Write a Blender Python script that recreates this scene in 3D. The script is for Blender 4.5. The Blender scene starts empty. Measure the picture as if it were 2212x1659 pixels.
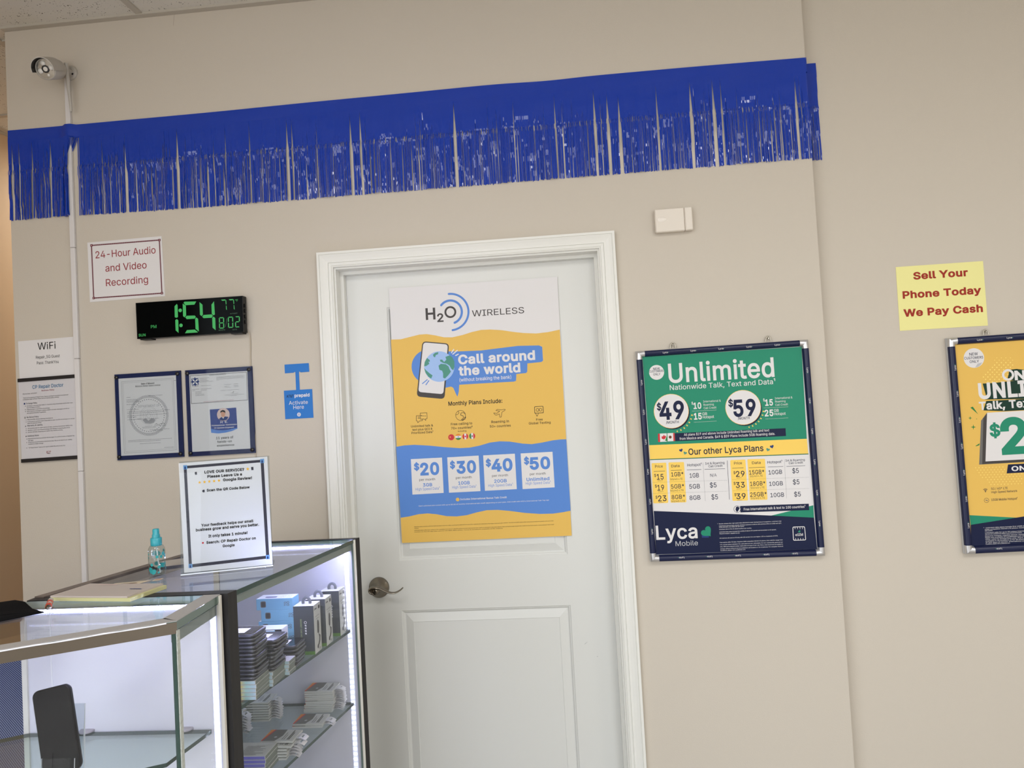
import bpy, math, random
from mathutils import Vector, Matrix
from mathutils.geometry import tessellate_polygon, delaunay_2d_cdt
C = bpy.context.scene
COL = C.collection
rnd = random.Random(7)
PI = math.pi

def lin(h):
    h = h.lstrip('#'); o = []
    for k in (0, 2, 4):
        v = int(h[k:k+2], 16) / 255
        o.append(v / 12.92 if v <= .04045 else ((v + .055) / 1.055) ** 2.4)
    return (*o, 1.0)

# ---------------------------------------------------------------- camera
cam_d = bpy.data.cameras.new('camera')
cam = bpy.data.objects.new('camera', cam_d); COL.objects.link(cam)
CR, CU, CF = Vector((.9949, .0840, -.0551)), Vector((.0578, -.0290, .9979)), Vector((-.0823, .9960, .0337))
CF.normalize(); CR = (CR - CF * CR.dot(CF)).normalized(); CU = CR.cross(CF)
cam.matrix_world = Matrix(((CR.x, CU.x, -CF.x, .3652), (CR.y, CU.y, -CF.y, -2.5378), (CR.z, CU.z, -CF.z, 1.5343), (0, 0, 0, 1)))
cam_d.sensor_width = 36; cam_d.lens = 1600 / 2212 * 36; cam_d.clip_start = .02
C.camera = cam

# ---------------------------------------------------------------- daylight, lamps, exposure
C.view_settings.view_transform = 'Standard'; C.view_settings.look = 'None'
C.view_settings.gamma = 1; C.view_settings.use_curve_mapping = False
C.view_settings.exposure = -.42
C.cycles.max_bounces = 10; C.cycles.diffuse_bounces = 5; C.cycles.glossy_bounces = 5
C.cycles.transparent_max_bounces = 24; C.cycles.sample_clamp_indirect = 6
C.cycles.caustics_reflective = False; C.cycles.caustics_refractive = False
SKY = 7.6
w = bpy.data.worlds.new('sky'); C.world = w; w.use_nodes = True
nt = w.node_tree; bg = nt.nodes['Background']
tc = nt.nodes.new('ShaderNodeTexCoord'); sx = nt.nodes.new('ShaderNodeSeparateXYZ'); rp = nt.nodes.new('ShaderNodeValToRGB')
nt.links.new(tc.outputs['Generated'], sx.inputs[0])
mr = nt.nodes.new('ShaderNodeMapRange'); mr.inputs['From Min'].default_value = -1; nt.links.new(sx.outputs['Z'], mr.inputs['Value'])
nt.links.new(mr.outputs[0], rp.inputs[0]); nt.links.new(rp.outputs[0], bg.inputs['Color'])
e = rp.color_ramp.elements
e[0].position = .0; e[0].color = (.62, .61, .58, 1); e[1].position = 1; e[1].color = (.56, .73, 1.0, 1)
for pos, c in ((.46, (.70, .69, .67, 1)), (.5, (.70, .72, .73, 1)), (.54, (.92, .97, 1.0, 1))):
    k = e.new(pos); k.color = c
bg.inputs['Strength'].default_value = SKY

def portal(name, loc, rot, sx_, sy_):
    l = bpy.data.lights.new(name, 'AREA'); l.shape = 'RECTANGLE'; l.size = sx_; l.size_y = sy_; l.cycles.is_portal = True
    o = bpy.data.objects.new(name, l); o.location = loc; o.rotation_euler = rot; COL.objects.link(o)
portal('window_daylight', (-.85, -5.62, 1.5), (PI/2, 0, 0), 2.8, 2.5)        # storefront behind the camera
portal('storefront_daylight', (3.0, -5.62, 1.5), (PI/2, 0, 0), 2.1, 2.5)
portal('side_window_daylight', (-2.5, -4.05, 1.5), (PI/2, 0, -PI/2), 2.5, 2.5)
def lamp(name, loc, size, power, col, rot=(0, 0, 0)):
    l = bpy.data.lights.new(name, 'AREA'); l.shape = 'RECTANGLE'; l.size, l.size_y = size; l.energy = power; l.color = col
    o = bpy.data.objects.new(name, l); o.location = loc; o.rotation_euler = rot; COL.objects.link(o); return o
lamp('hall_ceiling_light', (-2.02, 1.55, 2.985), (.5, .5), 24, (1, .89, .75))
for x in (-.55, 1.4, 3.3): lamp('ceiling_light', (x, -2.75, 2.992), (.56, 1.16), 40, (1, .985, .965))

# ---------------------------------------------------------------- materials
MATS = {}
def mat(name, col='#808080', rough=.5, metal=0.0, spec=.5, emit=None, es=0.0, coat=0.0, bump=None, vary=None):
    if name in MATS: return MATS[name]
    m = bpy.data.materials.new(name); m.use_nodes = True; n = m.node_tree; b = n.nodes['Principled BSDF']
    b.inputs['Base Color'].default_value = lin(col); b.inputs['Roughness'].default_value = rough
    b.inputs['Metallic'].default_value = metal; b.inputs['Specular IOR Level'].default_value = spec
    b.inputs['Coat Weight'].default_value = coat; b.inputs['Coat Roughness'].default_value = .08
    if emit: b.inputs['Emission Color'].default_value = lin(emit); b.inputs['Emission Strength'].default_value = es
    if bump:
        sc, st, det = bump; t = n.nodes.new('ShaderNodeTexCoord'); z = n.nodes.new('ShaderNodeTexNoise'); bp = n.nodes.new('ShaderNodeBump')
        z.inputs['Scale'].default_value = sc; z.inputs['Detail'].default_value = det
        bp.inputs['Strength'].default_value = st; bp.inputs['Distance'].default_value = .004
        n.links.new(t.outputs['Object'], z.inputs['Vector']); n.links.new(z.outputs[0], bp.inputs['Height']); n.links.new(bp.outputs[0], b.inputs['Normal'])
    if vary:
        c2, sc, lo, hi, strch = vary; t = n.nodes.new('ShaderNodeTexCoord'); mp = n.nodes.new('ShaderNodeMapping'); z = n.nodes.new('ShaderNodeTexNoise'); r = n.nodes.new('ShaderNodeValToRGB')
        mp.inputs['Scale'].default_value = strch; z.inputs['Scale'].default_value = sc; z.inputs['Detail'].default_value = 4
        r.color_ramp.elements[0].position = lo; r.color_ramp.elements[1].position = hi
        r.color_ramp.elements[0].color = lin(c2); r.color_ramp.elements[1].color = lin(col)
        n.links.new(t.outputs['Object'], mp.inputs[0]); n.links.new(mp.outputs[0], z.inputs['Vector']); n.links.new(z.outputs[0], r.inputs[0]); n.links.new(r.outputs[0], b.inputs['Base Color'])
    MATS[name] = m; return m

def thin_glass(name, tint='#f4faf7', ior=1.5, rough=.0, gain=1.0):
    m = bpy.data.materials.new(name); m.use_nodes = True; n = m.node_tree; n.nodes.clear()
    o = n.nodes.new('ShaderNodeOutputMaterial'); mx = n.nodes.new('ShaderNodeMixShader'); tr = n.nodes.new('ShaderNodeBsdfTransparent'); gl = n.nodes.new('ShaderNodeBsdfGlossy'); fr = n.nodes.new('ShaderNodeFresnel')
    tr.inputs[0].default_value = lin(tint); gl.inputs['Roughness'].default_value = rough; fr.inputs[0].default_value = ior
    mu = n.nodes.new('ShaderNodeMath'); mu.operation = 'MULTIPLY'; mu.inputs[1].default_value = gain; mu.use_clamp = True
    geo = n.nodes.new('ShaderNodeNewGeometry'); lw = n.nodes.new('ShaderNodeVectorMath'); lw.operation = 'DOT_PRODUCT'
    n.links.new(geo.outputs['Normal'], lw.inputs[0]); n.links.new(geo.outputs['Incoming'], lw.inputs[1])
    ab = n.nodes.new('ShaderNodeMath'); ab.operation = 'ABSOLUTE'; n.links.new(lw.outputs['Value'], ab.inputs[0])
    # Schlick reflectance, the same from both faces of the pane
    om = n.nodes.new('ShaderNodeMath'); om.operation = 'SUBTRACT'; om.inputs[0].default_value = 1; n.links.new(ab.outputs[0], om.inputs[1])
    pw = n.nodes.new('ShaderNodeMath'); pw.operation = 'POWER'; pw.inputs[1].default_value = 5; n.links.new(om.outputs[0], pw.inputs[0])
    ma = n.nodes.new('ShaderNodeMath'); ma.operation = 'MULTIPLY_ADD'; ma.inputs[1].default_value = .96; ma.inputs[2].default_value = .04; n.links.new(pw.outputs[0], ma.inputs[0])
    n.links.new(ma.outputs[0], mu.inputs[0]); n.links.new(mu.outputs[0], mx.inputs[0])
    n.links.new(tr.outputs[0], mx.inputs[1]); n.links.new(gl.outputs[0], mx.inputs[2]); n.links.new(mx.outputs[0], o.inputs[0])
    n.nodes.remove(fr); MATS[name] = m; return m

PAL = dict(paper='#dcdadb', yel='#e0b75c', hblue='#5886cf', lblue='#9dbbe8', hgreen='#4f9080', dark='#454140', ink='#191817', brown='#6b3d22', red='#c8323a', orange='#e0892f', fgreen='#2f7d3f',
           navy='#111a3c', hnavy='#233a73', lgreen='#24876a', dgreen='#10684a', lyel='#f2cc63', grey='#b9babd', dyel='#f3d778', vdgreen='#14352a', steel='#6c6a67', maroon='#64303d', maroon2='#93343c', pinkish='#d9b0ae',
           sellred='#9a2a1c', attblue='#2a74c4', teal='#236f9a', midgrey='#75757a', ltgrey='#a6a6aa', skinbg='#d9bfb8', skin='#cf9a80', hkblue='#29428a', dgrey='#3c3a44', lblue2='#6f9ccb', gold='#f3b72f')
def ink(k):
    if k == 'led': return mat('led_green', '#1d6b34', .4, emit='#3fd468', es=.5)
    if k == 'leddim': return mat('led_green_dim', '#1d4b2c', .4, emit='#7fb08c', es=.22)
    return mat('print_' + k, PAL[k], .42, spec=.2, bump=(7, .10, 2))

# ---------------------------------------------------------------- mesh builder
class MB:
    def __init__(s): s.v = []; s.f = []; s.m = []; s.sm = []
    def add(s, vs, fs, mi=0, smooth=False):
        b = len(s.v); s.v += [tuple(v) for v in vs]
        for f in fs: s.f.append([b + i for i in f]); s.m.append(mi); s.sm.append(smooth)
        return s
    def box(s, x0, x1, y0, y1, z0, z1, mi=0):
        v = [(x, y, z) for z in (z0, z1) for x, y in ((x0, y0), (x1, y0), (x1, y1), (x0, y1))]
        return s.add(v, [(3, 2, 1, 0), (4, 5, 6, 7), (0, 1, 5, 4), (1, 2, 6, 5), (2, 3, 7, 6), (3, 0, 4, 7)], mi)
    def bbox(s, x0, x1, y0, y1, z0, z1, b, mi=0):     # box with chamfered edges
        xs, ys, zs = (x0, x1), (y0, y1), (z0, z1); v = []; idx = {}
        for i in (0, 1):
            for j in (0, 1):
                for k in (0, 1):
                    sx_, sy_, sz_ = (b, -b)[i], (b, -b)[j], (b, -b)[k]; p = (xs[i], ys[j], zs[k])
                    for ax, q in (('x', (p[0], p[1] + sy_, p[2] + sz_)), ('y', (p[0] + sx_, p[1], p[2] + sz_)), ('z', (p[0] + sx_, p[1] + sy_, p[2]))):
                        idx[i, j, k, ax] = len(v); v.append(q)
        F = []
        for i in (0, 1):
            q = [idx[i, a, c, 'x'] for a, c in ((0, 0), (1, 0), (1, 1), (0, 1))]; F.append(q if i else q[::-1])
            q = [idx[a, i, c, 'y'] for a, c in ((0, 0), (0, 1), (1, 1), (1, 0))]; F.append(q if i else q[::-1])
            q = [idx[a, c, i, 'z'] for a, c in ((0, 0), (1, 0), (1, 1), (0, 1))]; F.append(q if i else q[::-1])
        for a in (0, 1):
            for c in (0, 1):
                F.append([idx[a, c, 0, 'x'], idx[a, c, 1, 'x'], idx[a, c, 1, 'y'], idx[a, c, 0, 'y']])
                F.append([idx[a, 0, c, 'x'], idx[a, 1, c, 'x'], idx[a, 1, c, 'z'], idx[a, 0, c, 'z']])
                F.append([idx[0, a, c, 'y'], idx[1, a, c, 'y'], idx[1, a, c, 'z'], idx[0, a, c, 'z']])
                for k in (0, 1): F.append([idx[a, c, k, 'x'], idx[a, c, k, 'y'], idx[a, c, k, 'z']])
        return s.add(v, F, mi)
    def prism(s, pts, z0, z1, mi=0, top=None):
        n = len(pts); v = [(x, y, z0) for x, y in pts] + [(x, y, z1) for x, y in pts]
        s.add(v, [(i, (i + 1) % n, n + (i + 1) % n, n + i) for i in range(n)], mi)
        tr = tessellate_polygon([[Vector((x, y, 0)) for x, y in pts]])
        s.add(v, [tuple(n + i for i in t) for t in tr], mi if top is None else top); s.add(v, [tuple(t[::-1]) for t in tr], mi)
        return s
    def wallq(s, a, b, t, z0, z1, mi=0):              # upright slab from a to b in plan, thickness t to its left
        dx, dy = b[0] - a[0], b[1] - a[1]; l = math.hypot(dx, dy); nx, ny = -dy / l * t, dx / l * t
        return s.prism([a, b, (b[0] + nx, b[1] + ny), (a[0] + nx, a[1] + ny)], z0, z1, mi)
    def tube(s, pts, rad, n=10, mi=0, caps=True, flat=1.0, smooth=True, up=None):
        pts = [Vector(p) for p in pts]; rad = rad if isinstance(rad, (list, tuple)) else [rad] * len(pts); R = []
        up = Vector(up) if up else None; px = None
        for i, p in enumerate(pts):
            t = (pts[min(i + 1, len(pts) - 1)] - pts[max(i - 1, 0)]).normalized()
            if px is None: r = up or (Vector((0, 0, 1)) if abs(t.z) < .9 else Vector((1, 0, 0)))
            else: r = px
            a = (r - t * r.dot(t)).normalized(); b = t.cross(a); px = a
            R.append([p + (a * math.cos(2 * PI * k / n) * flat + b * math.sin(2 * PI * k / n)) * rad[i] for k in range(n)])
        v = [q for ring in R for q in ring]
        F = [(i * n + k, i * n + (k + 1) % n, (i + 1) * n + (k + 1) % n, (i + 1) * n + k) for i in range(len(pts) - 1) for k in range(n)]
        s.add(v, F, mi, smooth)
        if caps: s.add(R[0], [tuple(range(n))[::-1]], mi); s.add(R[-1], [tuple(range(n))], mi)
        return s
    def lathe(s, prof, o=(0, 0, 0), n=28, mi=0, ax=None, smooth=True):
        # prof: (radius, height) along axis ax through o
        z = Vector(ax).normalized() if ax else Vector((0, 0, 1)); x = (Vector((1, 0, 0)) if abs(z.x) < .9 else Vector((0, 1, 0))); x = (x - z * x.dot(z)).normalized(); y = z.cross(x); o = Vector(o)
        v = [o + z * h + (x * math.cos(2 * PI * k / n) + y * math.sin(2 * PI * k / n)) * r for r, h in prof for k in range(n)]
        F = [(i * n + k, i * n + (k + 1) % n, (i + 1) * n + (k + 1) % n, (i + 1) * n + k) for i in range(len(prof) - 1) for k in range(n)]
        s.add(v, F, mi, smooth)
        if prof[0][0] > 1e-6: s.add(v[:n], [tuple(range(n))[::-1]], mi)
        if prof[-1][0] > 1e-6: s.add(v[-n:], [tuple(range(n))], mi)
        return s
    def shift(s, d):
        s.v = [(a + d[0], b + d[1], c + d[2]) for a, b, c in s.v]; return s

def obj(name, mb, mats, parent=None, world=False, kind=None, loc=None, rz=0):
    me = bpy.data.meshes.new(name); vs = mb.v
    if world:
        l = Vector(loc) if loc is not None else Vector((0, 0, 0)); q = parent
        while q is not None: l = l + q.location; q = q.parent
        vs = [(a - l.x, b - l.y, c - l.z) for a, b, c in vs]
    me.from_pydata(vs, [], mb.f); mats = mats if isinstance(mats, (list, tuple)) else [mats]
    for m in mats: me.materials.append(m)
    me.polygons.foreach_set('material_index', mb.m); me.polygons.foreach_set('use_smooth', mb.sm); me.update()
    o = bpy.data.objects.new(name, me); COL.objects.link(o)
    if parent is not None: o.parent = parent
    if loc is not None: o.location = loc
    if rz: o.rotation_euler = (0, 0, rz)
    if kind: o['kind'] = kind
    return o
def tag(o, label, cat, group=None):
    o['label'] = label; o['category'] = cat
    if group: o['group'] = group
    return o
def thing(name, label, cat, loc=(0, 0, 0), rz=0, group=None):
    o = bpy.data.objects.new(name, None); COL.objects.link(o); o.empty_display_size = .05
    o.location = loc; o.rotation_euler = (0, 0, rz); return tag(o, label, cat, group)
def copy_thing(src, loc, label, rz=None):
    r = src.copy(); COL.objects.link(r); r.location = loc
    if rz is not None: r.rotation_euler = (0, 0, rz)
    r['label'] = label
    for c in src.children:
        d = c.copy(); COL.objects.link(d); d.parent = r
        for g in c.children: h = g.copy(); COL.objects.link(h); h.parent = d
    return r

# ---------------------------------------------------------------- lettering and printed sheets
_fc = {}
try:                                               # the plain sans that ships inside Blender itself
    FONT = bpy.data.fonts.load(bpy.utils.resource_path('LOCAL') + '/datafiles/fonts/Inter.woff2')
except Exception:
    FONT = None
def _inside(p, L):
    r = False
    for (x0, y0), (x1, y1) in zip(L, L[1:] + L[:1]):
        if (y0 > p[1]) != (y1 > p[1]) and p[0] < (x1 - x0) * (p[1] - y0) / (y1 - y0) + x0: r = not r
    return r
def glyphs(t, b, res):
    """outlines of a line of text -> (x, y, lift) and triangles; strokes that overlap inside a glyph are filled one by one"""
    k = (t, b, res)
    if k in _fc: return _fc[k]
    c = bpy.data.curves.new('lettering', 'FONT'); c.body = t; c.size = 1; c.font = FONT or c.font; c.resolution_u = res; c.space_character = 1 + .03 * b; c.fill_mode = 'NONE'
    o = bpy.data.objects.new('lettering', c); COL.objects.link(o); bpy.context.view_layer.update()
    me = bpy.data.meshes.new_from_object(o.evaluated_get(bpy.context.evaluated_depsgraph_get()))
    nxt = {e_.vertices[0]: e_.vertices[1] for e_ in me.edges}; P = [(q.co.x, q.co.y) for q in me.vertices]; seen = set(); loops = []
    if len(nxt) < len(P): nxt = {}
    for e_ in (me.edges if not nxt else ()):           # closing edge stored the other way round
        i, j = e_.vertices
        if abs(i - j) == 1: nxt[min(i, j)] = max(i, j)
        else: nxt[max(i, j)] = min(i, j)
    for i in range(len(P)):
        if i in seen or i not in nxt: continue
        L = []; j = i
        while j not in seen and j in nxt: seen.add(j); L.append(P[j]); j = nxt[j]
        if len(L) > 2: loops.append(L)
    COL.objects.unlink(o); bpy.data.objects.remove(o); bpy.data.curves.remove(c); bpy.data.meshes.remove(me)
    ar = [sum(x0 * y1 - x1 * y0 for (x0, y0), (x1, y1) in zip(L, L[1:] + L[:1])) / 2 for L in loops]
    sg = 0
    for L, a in zip(loops, ar):                        # which way outer contours run
        if not any(_inside(L[0], M) for M in loops if M is not L): sg += a
    V = []; F = []; sign = []
    for L, a in zip(loops, ar):                        # heavier weights: push every contour outwards along its normals
        n_ = len(L); M = []; dr_ = 1 if sg > 0 else -1; off = .0165 * b
        for i in range(n_):
            (x0, y0), (x1, y1), (x2, y2) = L[i - 1], L[i], L[(i + 1) % n_]
            ax, ay = x1 - x0, y1 - y0; bx, by = x2 - x1, y2 - y1; la, lb = math.hypot(ax, ay) or 1e-9, math.hypot(bx, by) or 1e-9
            nx, ny = ay / la + by / lb, -ax / la - bx / lb; q = nx * nx + ny * ny
            k_ = 2 / q if q > .5 else 1.2; M.append((x1 + nx * k_ * off * dr_, y1 + ny * k_ * off * dr_))
        a2 = sum(x0 * y1 - x1 * y0 for (x0, y0), (x1, y1) in zip(M, M[1:] + M[:1])) / 2
        if a2 * a < 0: continue
        i0 = len(V); V += [Vector(q) for q in M]; ids = list(range(i0, i0 + n_)); F.append(ids if a2 > 0 else ids[::-1]); sign.append(1 if a * sg > 0 else -1)
    v = []; f = []
    if V:
        E_ = [(i, j) for r in F for i, j in zip(r, r[1:] + r[:1])]
        ov, oe, of, _, _, _ = delaunay_2d_cdt(V, E_, [], 0, 1e-6); v = [(q.x, q.y, 0.0) for q in ov]
        rings = [[V[i] for i in (r if sn * sg0 > 0 else r[::-1])] for r, sn, sg0 in zip(F, sign, [1] * len(F))]
        bb_ = [(min(q.x for q in r), max(q.x for q in r), min(q.y for q in r), max(q.y for q in r)) for r in rings]
        for t_ in of:
            cx = sum(v[i][0] for i in t_) / 3; cy = sum(v[i][1] for i in t_) / 3; wn = 0
            for r, q in zip(rings, bb_):
                if not (q[0] < cx < q[1] and q[2] < cy < q[3]): continue
                p0 = r[-1]
                for p1 in r:                           # non-zero winding rule
                    if (p0.y > cy) != (p1.y > cy) and cx < (p1.x - p0.x) * (cy - p0.y) / (p1.y - p0.y) + p0.x: wn += 1 if p1.y > p0.y else -1
                    p0 = p1
            if wn: f.append(tuple(t_))
    _fc[k] = (v, f); return _fc[k]
_cap = {}
def capheight(b):
    if b not in _cap: _cap[b] = max(q[1] for q in glyphs('H', b, 2)[0])
    return _cap[b]
LZ = .00013
class Print:
    """flat artwork in millimetres, collected as (verts, faces, colour)"""
    def __init__(s): s.cols = []; s.mb = MB(); s.wig = random.Random(3)
    def ci(s, c):
        if c not in s.cols: s.cols.append(c)
        return s.cols.index(c)
    def poly(s, pts, c, ly, lift=0):
        tr = tessellate_polygon([[Vector((x, y, 0)) for x, y in pts]]); o = []
        for t in tr:
            (ax, ay), (bx, by), (cx, cy) = (pts[i] for i in t)
            o.append(t if (bx - ax) * (cy - ay) - (by - ay) * (cx - ax) > 0 else t[::-1])
        s.mb.add([(x / 1000, y / 1000, ly * LZ + lift) for x, y in pts], o, s.ci(c))
    def disc(s, x, y, r, c, ly, lift=0): n = 36 if r > 6 else 12; s.poly([(x + r * math.cos(2 * PI * k / n), y + r * math.sin(2 * PI * k / n)) for k in range(n)], c, ly, lift)
    def arc(s, x, y, r, a0, a1, w_, c, ly):
        n = 40; v = []
        for k in range(n + 1):
            a = math.radians(a0 + (a1 - a0) * k / n)
            v += [((x + (r - w_ / 2) * math.cos(a)) / 1000, (y + (r - w_ / 2) * math.sin(a)) / 1000, ly * LZ), ((x + (r + w_ / 2) * math.cos(a)) / 1000, (y + (r + w_ / 2) * math.sin(a)) / 1000, ly * LZ)]
        f = [(2 * k, 2 * k + 1, 2 * k + 3, 2 * k + 2) for k in range(n)]
        s.mb.add(v, f if a1 > a0 else [q[::-1] for q in f], s.ci(c))
        if abs(a1 - a0) < 350:
            for a in (a0, a1): s.disc(x + r * math.cos(math.radians(a)), y + r * math.sin(math.radians(a)), w_ / 2, c, ly, 9e-6)
    def line(s, pts, w_, c, ly):
        for k_, ((x0, y0), (x1, y1)) in enumerate(zip(pts, pts[1:])):
            l = math.hypot(x1 - x0, y1 - y0) or 1; dx, dy = (x1 - x0) / l * w_ / 2, (y1 - y0) / l * w_ / 2; e_ = .6
            s.poly([(x0 - dx * e_ - dy, y0 - dy * e_ + dx), (x0 - dx * e_ + dy, y0 - dy * e_ - dx), (x1 + dx * e_ + dy, y1 + dy * e_ - dx), (x1 + dx * e_ - dy, y1 + dy * e_ + dx)], c, ly, (k_ % 3) * 8e-6)
    def rquad(s, pts, r, c, ly):
        o = []; n = len(pts)
        for i in range(n):
            p = Vector(pts[i]); a = (Vector(pts[i - 1]) - p).normalized(); b = (Vector(pts[(i + 1) % n]) - p).normalized()
            for k in range(6):
                t = k / 5; q = p + a * r * (1 - t) ** 2 + b * r * t ** 2; o.append((q.x, q.y))
        s.poly(o, c, ly)
    def flag(s, x, y, r, d, cs, ly):
        for k in range(3):
            a0 = -1 + 2 * k / 3; a1 = a0 + 2 / 3; pts = []
            for t in range(9):
                u = a0 + (a1 - a0) * t / 8; pts.append((u, math.sqrt(max(0, 1 - u * u))))
            pts += [(u, -h) for u, h in pts[::-1]]
            s.poly([(x + u * r, y + h * r) if d == 'v' else (x + h * r, y - u * r) for u, h in pts if True], cs[k], ly)
    def text(s, t, x0, x1, y, cap, c, b=0, ly=3, rot=None, at=None):
        v, f = glyphs(t, b, 2 if cap < 6 else (4 if cap < 40 else 8))
        if not v: return
        xa = min(q[0] for q in v); xb = max(q[0] for q in v); kx = (x1 - x0) / (xb - xa); ky = cap / capheight(b)
        p = [(x0 + (q[0] - xa) * kx, y + q[1] * ky, q[2]) for q in v]
        if rot is not None:
            ca, sa = math.cos(rot), math.sin(rot); p = [(at[0] + q[0] * ca - q[1] * sa, at[1] + q[0] * sa + q[1] * ca, q[2]) for q in p]
        s.mb.add([(q[0] / 1000, q[1] / 1000, ly * LZ + q[2]) for q in p], f, s.ci(c))
    def scrib(s, x0, x1, y, cap, c, ly):
        x = x0; d = 1 if x1 > x0 else -1
        while x < x1:
            n_ = min(x1 - x, s.wig.uniform(2, 7)); s.poly([(x, y + cap * .1), (x + n_, y + cap * .1), (x + n_, y + cap * s.wig.uniform(.6, .85)), (x, y + cap * .7)], c, ly); x += n_ + 1.1
    def run(s, items):
        for i in items:
            k = i[0]
            if k == 'T': s.text(i[1], i[2], i[3], i[4], i[5], i[6], i[7], i[8])
            elif k == 'P': s.poly(i[1], i[2], i[3])
            elif k == 'L': s.line(i[1], i[2], i[3], i[4])
            elif k == 'D': s.disc(i[1], i[2], i[3], i[4], i[5])
            elif k == 'A': s.arc(*i[1:])
            elif k == 'Q': s.rquad(i[1], i[2], i[3], i[4])
            elif k == 'G': s.flag(*i[1:])
            elif k == 'F': s.scrib(*i[1:])
        return s
    def base(s, q, c, th=.0004, curl=None):
        n = len(q); v = [(x / 1000, y / 1000, 0) for x, y in q] + [(x / 1000, y / 1000, -th) for x, y in q]
        tr = tessellate_polygon([[Vector((x, y, 0)) for x, y in q]]); o = []
        for t in tr:
            (ax, ay), (bx, by), (cx, cy) = (q[i] for i in t); o.append(t if (bx - ax) * (cy - ay) - (by - ay) * (cx - ax) > 0 else t[::-1])
        s.mb.add(v, o + [tuple(i + n for i in t[::-1]) for t in o] + [(i, n + i, n + (i + 1) % n, (i + 1) % n) for i in range(n)], s.ci(c)); return s
    def mats(s): return [ink(c) if c in PAL or c in ('led', 'leddim') else MATS[c] for c in s.cols]
def upright(a):
    ca, sa = math.cos(a), math.sin(a); return Matrix(((ca, -sa, 0), (0, 0, -1), (sa, ca, 0)))
def place(o, d, rot=None):
    o.matrix_basis = (rot or upright(d['a'])).to_4x4(); o.location = d['o']
def inset_quad(q, k): c = [sum(a[i] for a in q) / 4 for i in (0, 1)]; return [(c[0] + (x - c[0]) * k, c[1] + (y - c[1]) * k) for x, y in q]

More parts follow.
